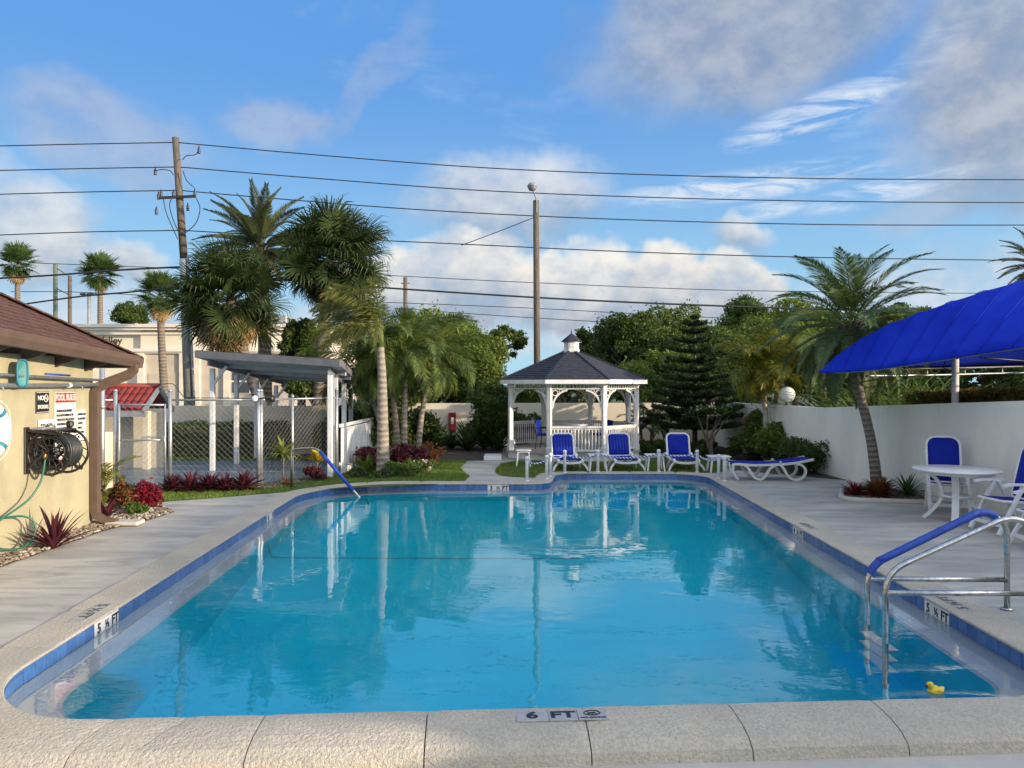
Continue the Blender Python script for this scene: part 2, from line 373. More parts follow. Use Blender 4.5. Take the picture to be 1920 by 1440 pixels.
M['lawn'] = mat('lawn', (0.05, 0.085, 0.018), (0.075, 0.115, 0.025), 3, 0.95, 0.01, 60)
M['stone'] = mat('river_stone', (0.34, 0.27, 0.20), (0.20, 0.17, 0.14), 6, 0.8, rand=0.45)
M['mulch'] = mat('mulch', (0.10, 0.075, 0.055), (0.19, 0.15, 0.11), 12, 0.9, rand=0.3)
M['taupe'] = mat('taupe_wall', (0.58, 0.51, 0.42), (0.54, 0.47, 0.39), 0.4, 0.9)
M['bcream'] = mat('cream_wall', (0.80, 0.73, 0.60), (0.75, 0.68, 0.56), 0.4, 0.9)
M['bwhite'] = mat('cornice_white', (0.76, 0.72, 0.65), None, rough=0.8)
M['glass_dark'] = mat('dark_glass', (0.03, 0.035, 0.045), None, rough=0.08, spec=0.8)
M['grey_roof'] = mat('shelter_fascia', (0.15, 0.155, 0.165), (0.19, 0.195, 0.205), 3, 0.55)
M['soffit'] = mat('shelter_soffit', (0.55, 0.57, 0.60), (0.46, 0.48, 0.50), 1.5, 0.6)
M['shelter_white'] = mat('shelter_post', (0.72, 0.73, 0.74), (0.60, 0.61, 0.62), 3, 0.5)
M['globe'] = mat('opal_globe', (0.80, 0.80, 0.78), None, rough=0.25)
M['yellow'] = mat('duck_yellow', (0.80, 0.60, 0.05), (0.72, 0.52, 0.04), 12, 0.35)
M['orange'] = mat('orange', (0.55, 0.16, 0.02), None, rough=0.4)
M['rope_blue'] = mat('rope_blue', (0.03, 0.09, 0.40), None, rough=0.8)
M['bark'] = mat('bark', (0.11, 0.085, 0.065), (0.19, 0.155, 0.12), 9, 0.95, 0.02, 25, stretch=(2, 2, 0.6))
def ring_bark(name, a, b_, freq, rough=0.9):
    m, n, b, out = base_mat(name); p = pos(n); s_ = n.new('ShaderNodeSeparateXYZ'); n.link(p, s_.inputs[0])
    ws = n.math('SINE', n.math('ADD', n.math('MULTIPLY', s_.outputs[2], freq), n.math('MULTIPLY', n.noise(p, 3, 3), 6)))
    c1 = n.mix(n.ramp(ws, 0.2, 0.95), a, b_); c1 = n.mix(n.ramp(n.noise(p, 14, 5, 0.7), 0.45, 0.75, 0, 0.6), c1, tuple(v * 0.6 for v in a))
    n.link(c1, b.inputs['Base Color']); b.inputs['Roughness'].default_value = rough
    bn = n.new('ShaderNodeBump'); bn.inputs['Distance'].default_value = 0.012
    n.link(n.math('ADD', ws, n.noise(p, 30, 4)), bn.inputs['Height']); n.link(bn.outputs[0], b.inputs['Normal'])
    return m
M['royal_bark'] = ring_bark('royal_bark', (0.33, 0.285, 0.235), (0.22, 0.19, 0.155), 45)
M['palm_bark'] = ring_bark('palm_bark', (0.24, 0.21, 0.18), (0.14, 0.12, 0.10), 60)
M['sabal_bark'] = ring_bark('sabal_bark', (0.22, 0.18, 0.14), (0.12, 0.095, 0.075), 34)
L = {}
L['sabal'] = leaf_mat('sabal_leaf', (0.030, 0.053, 0.017), (0.047, 0.076, 0.023), (0.090, 0.110, 0.037))
L['sabal_dead'] = leaf_mat('dead_palm_leaf', (0.351, 0.220, 0.086), (0.211, 0.144, 0.070), (0.491, 0.338, 0.140), trans=0.2)
L['date'] = leaf_mat('date_leaf', (0.068, 0.093, 0.041), (0.102, 0.122, 0.052), (0.150, 0.157, 0.068))
L['royal'] = leaf_mat('foxtail_leaf', (0.112, 0.149, 0.032), (0.172, 0.189, 0.041), (0.284, 0.247, 0.079))
L['areca'] = leaf_mat('areca_leaf', (0.080, 0.136, 0.029), (0.136, 0.192, 0.042), (0.240, 0.256, 0.072))
L['pygmy'] = leaf_mat('pygmy_leaf', (0.064, 0.115, 0.042), (0.099, 0.152, 0.054), (0.176, 0.216, 0.080))
L['gold'] = leaf_mat('gold_palm_leaf', (0.128, 0.180, 0.027), (0.240, 0.232, 0.030), (0.390, 0.300, 0.038))
L['washing'] = leaf_mat('fan_leaf', (0.045, 0.096, 0.026), (0.070, 0.122, 0.034), (0.115, 0.166, 0.051))
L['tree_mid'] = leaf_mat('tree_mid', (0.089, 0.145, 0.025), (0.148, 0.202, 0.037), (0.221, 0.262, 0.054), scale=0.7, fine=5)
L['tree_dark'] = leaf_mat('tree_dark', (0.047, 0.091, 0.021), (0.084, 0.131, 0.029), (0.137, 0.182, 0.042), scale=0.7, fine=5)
L['tree_lime'] = leaf_mat('tree_lime', (0.114, 0.175, 0.028), (0.160, 0.220, 0.036), (0.243, 0.274, 0.061), scale=0.9, fine=6)
L['pine'] = leaf_mat('norfolk_needle', (0.027, 0.051, 0.019), (0.044, 0.073, 0.024), (0.081, 0.105, 0.029), trans=0.15)
L['hedge'] = leaf_mat('hedge_leaf', (0.053, 0.090, 0.024), (0.083, 0.128, 0.030), (0.150, 0.188, 0.053), scale=2, fine=22)
L['burgundy'] = leaf_mat('burgundy_leaf', (0.084, 0.014, 0.026), (0.132, 0.024, 0.041), (0.054, 0.022, 0.022), scale=3, fine=24, trans=0.2)
L['red_leaf'] = leaf_mat('red_leaf', (0.22, 0.010, 0.025), (0.14, 0.008, 0.020), (0.30, 0.02, 0.04), scale=4, fine=30, trans=0.25)
L['rust'] = leaf_mat('rust_leaf', (0.224, 0.063, 0.025), (0.119, 0.084, 0.028), (0.336, 0.098, 0.028), scale=4, fine=30, trans=0.25)
L['croton'] = leaf_mat('croton_leaf', (0.55, 0.38, 0.02), (0.38, 0.30, 0.03), (0.12, 0.16, 0.03), scale=5, fine=20, trans=0.3)
L['strap'] = leaf_mat('strap_leaf', (0.048, 0.089, 0.024), (0.072, 0.121, 0.031), (0.121, 0.169, 0.046), scale=2, fine=18, trans=0.2)
L['lime_strap'] = leaf_mat('lime_strap_leaf', (0.156, 0.221, 0.039), (0.221, 0.260, 0.052), (0.312, 0.312, 0.091), scale=3, fine=18)
L['fern'] = leaf_mat('fern_leaf', (0.078, 0.143, 0.023), (0.111, 0.189, 0.031), (0.182, 0.247, 0.052), scale=3, fine=20)
L['grass'] = leaf_mat('grass_blade', (0.108, 0.187, 0.025), (0.151, 0.237, 0.035), (0.230, 0.287, 0.062), scale=1.5, fine=9, trans=0.3)
L['petal_white'] = leaf_mat('white_petal', (0.75, 0.73, 0.68), (0.70, 0.62, 0.58), (0.8, 0.78, 0.72))
L['petal_red'] = leaf_mat('red_petal', (0.60, 0.012, 0.02), (0.50, 0.01, 0.015), (0.66, 0.03, 0.03))

L['dead_pink'] = leaf_mat('withered_leaf', (0.22, 0.13, 0.10), (0.16, 0.08, 0.07), (0.30, 0.21, 0.16), scale=4, fine=24, trans=0.2)
L['mixed_hedge'] = leaf_mat('mixed_hedge_leaf', (0.11, 0.13, 0.03), (0.20, 0.13, 0.035), (0.26, 0.20, 0.06), scale=5, fine=24)

# ================================================================== POOL
def rounded(poly, seg=0.06):
    """polygon [(x, y, r)] counter-clockwise -> loop of points with rounded corners"""
    out = []; n = len(poly)
    for i in range(n):
        p = Vector(poly[i][:2]); a = Vector(poly[i - 1][:2]); b = Vector(poly[(i + 1) % n][:2]); r = poly[i][2]
        u, v = (a - p).normalized(), (b - p).normalized(); th = u.angle(v)
        t = r / math.tan(th / 2); c = p + (u + v).normalized() * (r / math.sin(th / 2))
        s, e = p + u * t, p + v * t; a0 = math.atan2(*(s - c).yx); a1 = math.atan2(*(e - c).yx)
        dl = (a1 - a0 + math.pi) % (2 * math.pi) - math.pi; k = max(4, int(abs(dl) * r / seg))
        out += [c + Vector((math.cos(a0 + dl * j / k), math.sin(a0 + dl * j / k))) * r for j in range(k + 1)]
    return out
POOL = [(-3.70, 4.72, 1.0), (4.10, 5.16, 0.80), (4.60, 18.0, 0.85), (1.05, 18.0, 0.45), (0.80, 16.15, 0.50), (-4.28, 16.15, 1.9)]
LOOP = rounded(POOL)
class Path:
    """closed loop measured by arc length"""
    def __init__(s, pts):
        s.p = pts; s.n = len(pts); s.s = [0.0]
        for i in range(s.n): s.s.append(s.s[-1] + (pts[(i + 1) % s.n] - pts[i]).length)
        s.len = s.s[-1]
    def at(s, t):
        t %= s.len; i = int(np.searchsorted(s.s, t, 'right')) - 1; i = min(i, s.n - 1)
        a, b = s.p[i], s.p[(i + 1) % s.n]; f = (t - s.s[i]) / max(1e-9, s.s[i + 1] - s.s[i])
        return a.lerp(b, f)
    def nrm(s, t):
        d = (s.at(t + 0.04) - s.at(t - 0.04)).normalized(); return Vector((d.y, -d.x))     # outward for counter-clockwise
    def off(s, t, n): return s.at(t) + s.nrm(t) * n
    def near(s, x, y):
        q = Vector((x, y)); k = int(s.len / 0.03); return min((s.len * i / k for i in range(k)), key=lambda v: (s.at(v) - q).length)
PT = Path(LOOP)
def offset_loop(n, step=0.08):
    k = int(PT.len / step); return [PT.off(PT.len * i / k, n) for i in range(k)]
OUTER = offset_loop(0.42)
def inside(pt, poly):
    x, y = pt[0], pt[1]; c = False; j = len(poly) - 1
    for i in range(len(poly)):
        xi, yi, xj, yj = poly[i][0], poly[i][1], poly[j][0], poly[j][1]
        if (yi > y) != (yj > y) and x < (xj - xi) * (y - yi) / (yj - yi) + xi: c = not c
        j = i
    return c
def sheet(name, outer, holes, z, m, parent=None):
    bm = bmesh.new(); es = []
    for lp in [outer] + holes:
        vs = [bm.verts.new((p[0], p[1], z)) for p in lp]
        es += [bm.edges.new((vs[i], vs[(i + 1) % len(vs)])) for i in range(len(vs))]
    bmesh.ops.triangle_fill(bm, use_beauty=True, use_dissolve=False, edges=es, normal=(0, 0, 1))
    for f in bm.faces:
        if f.normal.z < 0: f.normal_flip()
    me = bpy.data.meshes.new(name); bm.to_mesh(me); bm.free(); me.materials.append(m)
    return put(name, me, parent)
BIG = 900
struct(sheet('ground', [(-BIG, -60), (BIG, -60), (BIG, 1600), (-BIG, 1600)], [offset_loop(0.25, 0.3)], -0.22, M['terrain']))
# deck: hole = outer coping edge on three sides, open towards the lower patio that the camera stands on
hole = [p for p in OUTER if p.y > 5.9]                      # runs right side, far side, left side
deck_poly = [(-6.9, -7), (-4.22, -7)] + [tuple(p) for p in hole[::-1]] + [(4.62, -7), (8.9, -7), (8.9, 28.5), (-6.9, 28.5)]
deck = struct(sheet('pool_deck', deck_poly, [], -0.012, M['deck']))
# saw-cut joints in the concrete, each a thin strip
def strip(name, a, b, wd, z, m, parent=None):
    a, b = Vector(a), Vector(b); t = (b - a).normalized(); n_ = Vector((-t.y, t.x)) * wd / 2
    return MB().quad((*(a - n_), z), (*(b - n_), z), (*(b + n_), z), (*(a + n_), z)).build(name, m, parent)
for a, b in (((-6.3, 7.9), (-4.25, 7.9)), ((-6.3, 10.6), (-4.4, 10.6)), ((-6.2, 13.2), (-4.5, 13.2)), 
             ((4.6, 9.0), (8.3, 9.0)), ((4.75, 12.1), (8.1, 12.1)), ((4.9, 15.2), (6.0, 15.2)), 
             ((-1.1, 19.0), (-0.4, 19.0)), ((-1.2, 20.4), (-0.2, 20.4))):
    strip('joint', a, b, 0.006, -0.008, M['joint'], deck)
patio = struct(MB().quad((-4.2, -7, -0.155), (4.6, -7, -0.155), (4.6, 4.95, -0.155), (-4.2, 4.5, -0.155)).build('patio', M['patio']))

# ---- coping: cast blocks with uneven joints
coping = struct(put('pool_coping', None))
FLAT = [(0.0, -0.20), (0.0, -0.022), (-0.022, -0.022), (-0.026, -0.010), (-0.020, -0.002), (-0.008, 0.001), (0.06, 0.002), (0.14, 0.001), (0.26, 0.0), (0.40, -0.001), (0.418, -0.008), (0.42, -0.20)]
ROLL = [(0.0, -0.20), (0.0, -0.022), (-0.022, -0.022), (-0.026, -0.010), (-0.020, -0.002), (-0.008, 0.001), (0.06, 0.002), (0.13, -0.001), (0.25, -0.012), (0.36, -0.038), (0.435, -0.085), (0.46, -0.20)]
def coping_block(s0, s1, w0, w1, g0=0.006, g1=0.006):
    k = max(2, int((s1 - s0) / 0.09)); vs = []; fs = []
    for i in range(k + 1):
        for j in range(len(FLAT)):
            n0 = FLAT[j][0]; f = i / k
            a = s0 + g0 / 2 + w0(n0); b = s1 - g1 / 2 + w1(n0); s = a + (b - a) * f
            q = PT.off(s, 0); wgt = min(1, max(0, (5.75 - q.y) / 0.7)); wgt = wgt * wgt * (3 - 2 * wgt)
            nn = FLAT[j][0] * (1 - wgt) + ROLL[j][0] * wgt; zz = FLAT[j][1] * (1 - wgt) + ROLL[j][1] * wgt
            if i in (0, k) and 4 <= j <= 10: zz -= 0.006
            p = PT.off(s, nn); vs.append((p.x, p.y, zz))
        # end rows get a small chamfer through the lowered lip above
    m_ = len(FLAT)
    for i in range(k):
        for j in range(m_): fs.append([i * m_ + j, i * m_ + (j + 1) % m_, (i + 1) * m_ + (j + 1) % m_, (i + 1) * m_ + j])
    fs += [list(range(m_))[::-1], [k * m_ + j for j in range(m_)]]
    b = MB(); b.add(vs, fs, False); b.build('coping_block', M['coping'], coping)
cuts = []           # (arc length, wiggle, gap)
sA = PT.near(-3.0, 4.77)
for px, kind in ((225, 'curve'), (505, 's'), (801, 's'), (1094, 's'), (1228, 'crack'), (1372, 's'), (1652, 's'), (345, 'crack2')):
    X = (px - 960) / F * 4.95; s = PT.near(X, 4.9); r0 = rnd.uniform(-.02, .02)
    if kind == 's': wg = (lambda n, r=r0: r * n)
    elif kind == 'curve': wg = (lambda n: -0.10 * (max(n, 0) / 0.42) ** 0.6 + 0.05)
    elif kind == 'crack': wg = (lambda n: -0.07 + 0.12 * (max(n, 0) / 0.42) ** 0.8 + 0.014 * math.sin(n * 38) + 0.006 * math.sin(n * 90))
    else: wg = (lambda n: 0.09 - 0.20 * (max(n, 0) / 0.42) + 0.02 * math.sin(n * 24) + 0.006 * math.sin(n * 80))
    cuts.append((s, wg, 0.0035 if 'crack' in kind else 0.008))
cuts.sort(key=lambda c_: c_[0]); s_last = cuts[-1][0]; s_first = cuts[0][0] + PT.len; nrest = int((s_first - s_last) / 1.02)
for i in range(1, nrest):
    cuts.append((s_last + (s_first - s_last) * i / nrest, (lambda n: 0.0), 0.005))
for i in range(len(cuts)):
    a = cuts[i]; b = cuts[(i + 1) % len(cuts)]; s1 = b[0] if i + 1 < len(cuts) else b[0] + PT.len
    coping_block(a[0], s1, a[1], b[1], a[2], b[2])
k = int(PT.len / 0.1); b = MB(); o1, o2 = offset_loop(-0.012, 0.1), offset_loop(0.41, 0.1); k = min(len(o1), len(o2))
for i in range(k):                                             # mortar bed that shows in the joints
    j = (i + 1) % k
    b.quad((*o1[i], -0.055), (*o2[i], -0.150), (*o2[j], -0.150), (*o1[j], -0.055))
b.build('mortar_bed', M['joint'], coping)

# ---- basin
basin = struct(put('pool_basin', None))
WATER_Z = -0.145; LEDGE_Z = -0.27
k = 420; b = MB(); ring = []
prof = [(0.012, -0.02), (0.012, LEDGE_Z), (-0.30, LEDGE_Z - 0.004), (-0.345, LEDGE_Z - 0.02), (-0.37, LEDGE_Z - 0.08), (-0.375, -2.3)]
for i in range(k):
    for n_, z_ in prof: ring.append((*PT.off(PT.len * i / k, n_), z_))
m_ = len(prof)
b.add(ring, [[i * m_ + j, i * m_ + j + 1, ((i + 1) % k) * m_ + j + 1, ((i + 1) % k) * m_ + j] for i in range(k) for j in range(m_ - 1)], True)
b.build('basin_wall', M['basin_paint'], basin)
b = MB()
for i in range(k):                                              # pale plaster ledge just under the water
    j = (i + 1) % k; s0, s1 = PT.len * i / k, PT.len * j / k
    for (n0, z0), (n1, z1) in (((0.010, -0.10), (0.010, LEDGE_Z + .003)), ((0.010, LEDGE_Z + .003), (-0.30, LEDGE_Z + .002)), ((-0.30, LEDGE_Z + .002), (-0.345, LEDGE_Z - .012)), ((-0.345, LEDGE_Z - .012), (-0.377, LEDGE_Z - .05))):
        b.add([(*PT.off(s0, n0), z0), (*PT.off(s0, n1), z1), (*PT.off(s1, n1), z1), (*PT.off(s1, n0), z0)], [[0, 1, 2, 3]], False)
b.build('ledge', M['plaster'], basin)
def floor_z(y): return -1.95 if y < 8.5 else (-1.95 + (y - 8.5) / 3.0 * 0.70 if y < 11.5 else -1.25 + (y - 11.5) * 0.02)
b = MB(); ys = [4 + 0.25 * i for i in range(60)]
for i in range(len(ys) - 1):
    b.add([(-5, ys[i], floor_z(ys[i])), (5.5, ys[i], floor_z(ys[i])), (5.5, ys[i + 1], floor_z(ys[i + 1])), (-5, ys[i + 1], floor_z(ys[i + 1]))], [[0, 1, 2, 3]], True)
b.build('basin_floor', M['basin_paint'], basin)
M['line_tile'] = mat('line_tile', (0.008, 0.36, 0.46), None, rough=0.4)
b = MB()
b.add([(-3.55, 11.075, floor_z(11.075) + .006), (1.0, 11.075, floor_z(11.075) + .006), (1.0, 11.125, floor_z(11.125) + .006), (-3.55, 11.125, floor_z(11.125) + .006)], [[0, 1, 2, 3]])
path = [(-3.62, 11.1, -0.5), (-3.61, 11.1, -1.0), (-3.56, 11.1, -1.28), (-3.4, 11.1, floor_z(11.1) + .008)]
b.ribbon(path, 0.05, 0.006, (0, 1, 0)); b.build('floor_line', M['line_tile'], basin)
for zt, y1 in ((-0.95, 5.85), (-1.30, 6.40)):                      # corner steps under the ladder
    MB().box((3.42, (5.2 + y1) / 2, zt - 0.5), (1.0, y1 - 5.2, 1.0), bev=0.02).build('step', M['basin_paint'], basin)
    MB().box((3.42, y1 - 0.035, zt + 0.004), (0.96, 0.05, 0.008)).build('step_nosing', M['plaster'], basin)

# ---- waterline tiles
tile_me = [MB().box((0, 0, 0), (0.1465, 0.012, 0.150), bev=0.003).mesh('tile', M['tile%d' % j]) for j in range(3)]
white_me = MB().box((0, 0, 0), (0.149, 0.013, 0.150), bev=0.003).mesh('tile', M['white_tile'])
NT = int(PT.len / 0.1525); TS = PT.len / NT
marks = {}
def find_tile(x, y): return round(PT.near(x, y) / TS - 0.5) % NT
MK = [find_tile(*G(196, 1150).xy), find_tile(*G(935, 906).xy), find_tile(*G(1748, 1130).xy), find_tile(*G(1504, 988).xy), find_tile(-4.2, 12.6)]
white_idx = {(c_ + o_) % NT for c_ in MK for o_ in (-1, 0, 1)}
def tile_frame(i):
    s = (i + 0.5) * TS; p = PT.off(s, -0.004); n_ = PT.nrm(s); return p, math.atan2(n_.x, -n_.y)
for i in range(NT):
    if i in white_idx: continue
    p, a = tile_frame(i)
    put('tile', tile_me[rnd.choice((0, 0, 0, 1, 1, 2))], basin, (p.x, p.y, -0.1), (rnd.uniform(-.012, .012), 0, a + math.pi))
def water_mark(c_, txt, label):
    p, a = tile_frame(c_); t = thing('depth_marker', label, 'depth marker', (p.x, p.y, -0.1), a + math.pi)
    for o_, ch in zip((1, 0, -1), txt):
        q, a2 = tile_frame((c_ + o_) % NT); l = Matrix.Rotation(-(a + math.pi), 3, 'Z') @ Vector((q.x - p.x, q.y - p.y, 0))
        tl = put('tile', white_me, t, l, (0, 0, a2 - a))
        put('lettering', text_mesh(ch, 0.125 if ch != '½' else 0.105, M['black'], 0.03, 1.0), tl, (0, -0.0085, 0.0), (R(90), 0, 0))
water_mark(MK[0], ('5', '½', 'FT'), 'white five and a half foot tile marker on the waterline beside the pool house deck')
water_mark(MK[1], ('3', '½', 'FT'), 'white three and a half foot tile marker on the far waterline')
water_mark(MK[2], ('5', '½', 'FT'), 'white five and a half foot tile marker on the waterline behind the steel handrails')
water_mark(MK[3], ('4', '½', 'FT'), 'white foot tile marker on the waterline beside the patio table side')
water_mark(MK[4], ('4', '', 'FT'), 'white foot tile marker on the waterline near the small blue sleeved handrail')

# ---- depth marks set in the coping
def deck_mark(s, n, rot, tiles, label, m_plate, m_ink):
    p = PT.off(s, n); nr = PT.nrm(s); a = math.atan2(nr.x, -nr.y)
    t = thing('depth_marker', label, 'depth marker', (p.x, p.y, 0.0045), a + rot)
    wd = sum(w_ for _, w_ in tiles); x = -wd / 2
    for ch, w_ in tiles:
        tl = MB().box((0, 0, -0.004), (w_ - 0.006, 0.145, 0.008), bev=0.002).build('tile', m_plate, t, (x + w_ / 2, 0, 0))
        if ch == 'ND':
            ring_ = MB(); pts = [(0.052 * math.cos(q), 0.034 * math.sin(q) + 0.018, 0.001) for q in np.linspace(0, 2 * math.pi, 28, endpoint=False)]
            ring_.tube(pts, 0.0045, 5, closed=True)
            ring_.bar((-0.040, 0.038, 0.001), (0.040, -0.002, 0.001), 0.007, 0.003)
            ring_.bar((-0.030, 0.004, 0.001), (0.022, 0.026, 0.001), 0.011, 0.003); ring_.bar((0.005, 0.02, 0.001), (0.0, -0.004, 0.001), 0.009, 0.003)
            ring_.build('emblem', m_ink, tl)
            put('lettering', text_mesh('NO DIVING', 0.030, m_ink, 0.03, 1.05), tl, (0, -0.048, 0.0006))
        elif ch: put('lettering', text_mesh(ch, 0.125, m_ink, 0.035, 1.25), tl, (0, 0, 0.0006))
        x += w_
    return t
M['mark_grey'] = mat('mark_grey', (0.40, 0.39, 0.40), (0.33, 0.32, 0.33), 12, 0.5)
M['mark_worn'] = mat('mark_worn', (0.40, 0.38, 0.33), (0.31, 0.30, 0.27), 16, 0.8)
deck_mark(PT.near(0.33, 4.95), 0.105, 0, (('6', 0.21), ('FT', 0.19), ('ND', 0.195)), 'grey six foot no diving marker set in the near coping', M['mark_grey'], M['black'])
deck_mark(PT.near(*G(150, 1150).xy), 0.14, 0, (('5', 0.15), ('½', 0.15), ('FT', 0.17), ('', 0.14)), 'worn five and a half foot marker on the coping beside the pool house deck', M['mark_worn'], M['dgrey_ink'])
deck_mark(PT.near(4.2, 7.3), 0.14, 0, (('5', 0.15), ('½', 0.15), ('FT', 0.17)), 'worn five and a half foot marker on the coping behind the steel handrails', M['mark_worn'], M['dgrey_ink'])
deck_mark(PT.near(4.35, 11.3), 0.14, 0, (('4', 0.15), ('½', 0.15), ('FT', 0.17)), 'worn foot marker on the coping in front of the patio table', M['mark_worn'], M['dgrey_ink'])

# ---- water: real refracting surface with absorbing body
def water_mat():
    m = bpy.data.materials.new('pool_water'); m.use_nodes = True; t = m.node_tree; t.nodes.clear(); n = N(t)
    out = n.new('ShaderNodeOutputMaterial'); g = n.new('ShaderNodeBsdfRefraction'); g.inputs['IOR'].default_value = 1.333; g.inputs['Roughness'].default_value = 0.0
    gs_ = n.new('ShaderNodeBsdfGlossy'); gs_.inputs['Roughness'].default_value = 0.0; fr_ = n.new('ShaderNodeFresnel'); fr_.inputs['IOR'].default_value = 2.7; mx_ = n.new('ShaderNodeMixShader')
    bf_ = n.new('ShaderNodeNewGeometry').outputs['Backfacing']
    va = n.new('ShaderNodeVolumeAbsorption'); va.inputs['Color'].default_value = (0.05, 0.86, 0.97, 1); va.inputs['Density'].default_value = 0.20
    p = pos(n)
    r1 = n.noise(n.vscale(p, 1.0, 1.5, 1), 1.5, 3, 0.5, 0.3); r2 = n.noise(n.vscale(p, 1.0, 1.8, 1), 6.0, 3, 0.5, 0.5)
    patch = n.ramp(n.noise(p, 0.45, 2), 0.42, 0.62, 0.15, 1.0)
    hgt = n.math('ADD', n.math('MULTIPLY', r1, 0.55), n.math('MULTIPLY', n.math('MULTIPLY', r2, patch), 0.13))
    bn = n.new('ShaderNodeBump'); bn.inputs['Strength'].default_value = 1.0; bn.inputs['Distance'].default_value = 0.0065
    n.link(hgt, bn.inputs['Height'])
    for q_ in (g, gs_, fr_): n.link(bn.outputs[0], q_.inputs['Normal'])
    n.link(n.math('MULTIPLY', fr_.outputs[0], n.math('SUBTRACT', 1.0, bf_)), mx_.inputs[0]); n.link(g.outputs[0], mx_.inputs[1]); n.link(gs_.outputs[0], mx_.inputs[2]); n.link(mx_.outputs[0], out.inputs[0]); n.link(va.outputs[0], out.inputs[1])
    return m
M['water'] = water_mat()
lp = offset_loop(0.02, 0.1); bm = bmesh.new()
vt = [bm.verts.new((p.x, p.y, WATER_Z)) for p in lp]; vb = [bm.verts.new((p.x, p.y, -2.6)) for p in lp]
for i in range(len(lp)): bm.faces.new((vb[i], vb[(i + 1) % len(lp)], vt[(i + 1) % len(lp)], vt[i]))
bm.faces.new(vt); bm.faces.new(vb[::-1]); bmesh.ops.triangulate(bm, faces=[f for f in bm.faces if len(f.verts) > 4])
bmesh.ops.recalc_face_normals(bm, faces=bm.faces)
me = bpy.data.meshes.new('pool_water'); bm.to_mesh(me); bm.free(); me.materials.append(M['water'])
struct(put('pool_water', me))

# ================================================================== LAWNS, COURT, BEDS
def in_poly_pts(poly, n, rs):
    xs = [p[0] for p in poly]; ys_ = [p[1] for p in poly]; P_ = np.array(poly, float); out = np.zeros((0, 2))
    while len(out) < n:
        q = np.column_stack([rs.uniform(min(xs), max(xs), n), rs.uniform(min(ys_), max(ys_), n)]); c_ = np.zeros(n, bool); j = len(P_) - 1
        for i in range(len(P_)):
            xi, yi, xj, yj = *P_[i], *P_[j]
            hit = ((yi > q[:, 1]) != (yj > q[:, 1])) & (q[:, 0] < (xj - xi) * (q[:, 1] - yi) / (yj - yi + 1e-12) + xi); c_ ^= hit; j = i
        out = np.vstack([out, q[c_]])
    return out[:n]
OUT_ARR = [tuple(p) for p in OUTER]
def mask_in(q, poly):
    P_ = np.array(poly, float); c_ = np.zeros(len(q), bool); j = len(P_) - 1
    for i in range(len(P_)):
        xi, yi, xj, yj = *P_[i], *P_[j]
        hit = ((yi > q[:, 1]) != (yj > q[:, 1])) & (q[:, 0] < (xj - xi) * (q[:, 1] - yi) / (yj - yi + 1e-12) + xi); c_ ^= hit; j = i
    return c_
def blades(name, q, z, hgt, wd, m, rs, parent=None):
    n = len(q); h = rs.uniform(0.5, 1.15, n) * hgt; a = rs.uniform(0, 2 * np.pi, n); ln = rs.uniform(0.1, 0.75, n) * h; b_ = rs.uniform(0, 2 * np.pi, n)
    base = np.column_stack([q, np.full(n, z)]); dx = np.column_stack([np.cos(a), np.sin(a), np.zeros(n)]) * wd / 2
    tip = base + np.column_stack([np.cos(b_) * ln, np.sin(b_) * ln, h])
    V = np.stack([base - dx, base + dx, tip], 1).reshape(-1, 3); return put(name, np_mesh(name, V, np.arange(3 * n).reshape(-1, 3), m), parent)
rs = np.random.RandomState(3)
LAWN_L = [(-6.75, 13.45), (-5.7, 14.1), (-4.75, 14.75), (-4.2, 15.2), (-1.1, 16.3), (-0.98, 17.4), (-1.2, 18.4), (-1.32, 19.4), (-1.25, 20.9), (-4.0, 21.3), (-4.15, 17.7), (-5.2, 15.75), (-7.0, 15.35), (-8.2, 15.35), (-8.2, 13.7)]
LAWN_R = [(-0.42, 18.9), (-0.40, 18.2), (-0.28, 17.6), (0.0, 17.35), (0.5, 17.2), (1.0, 17.9), (4.9, 18.2), (5.6, 18.6), (5.6, 20.9), (0.1, 20.9), (-0.3, 20.2)]
for lawn, nb in ((LAWN_L, 42000), (LAWN_R, 20000)):
    o = struct(sheet('lawn', lawn, [], -0.005, M['lawn'])) if lawn is LAWN_R else struct(sheet('lawn', lawn, [], -0.006, M['lawn']))
    q = in_poly_pts(lawn, nb, rs); q = q[~mask_in(q, OUT_ARR)]
    g_ = blades('grass', q, -0.01, 0.055, 0.012, L['grass'], rs); stuff(g_)
    tag(g_, 'short green lawn grass left of the concrete path' if lawn is LAWN_L else 'short shaded lawn grass in front of the white gazebo', 'grass')
court = struct(MB().quad((-16, 15.7, -0.004), (-4.2, 15.7, -0.004), (-4.2, 21.0, -0.004), (-16, 21.0, -0.004)).build('court', M['court']))
MB().quad((-16, 8, -0.03), (-6.88, 8, -0.03), (-6.88, 15.72, -0.03), (-16, 15.72, -0.03)).build('court_apron', M['patio'], court)
for y_ in (17.2, 18.4, 19.6): strip('court_line', (-15, y_), (-4.4, y_), 0.04, 0.001, M['white_paint'], court)
g_ = blades('grass', in_poly_pts([(-16, 21.0), (-4.1, 21.0), (-4.1, 21.7), (-16, 21.7)], 9000, rs), -0.01, 0.08, 0.02, L['grass'], rs); stuff(g_); tag(g_, 'strip of grass at the foot of the clipped hedge', 'grass')
struct(MB().quad((-16, 20.98, -0.008), (-4.05, 20.98, -0.008), (-4.05, 23.2, -0.008), (-16, 23.2, -0.008)).build('lawn', M['lawn']))
def bed(name, poly, z=-0.002, m=None): return struct(sheet(name, poly, [], z, m or M['soil']))
bed('planting_bed', [(-4.05, 17.0), (-2.2, 16.95), (-1.9, 18.2), (-2.2, 20.9), (-1.3, 21.0), (-0.3, 21.2), (-0.3, 27), (-4.1, 27)], 0.0)
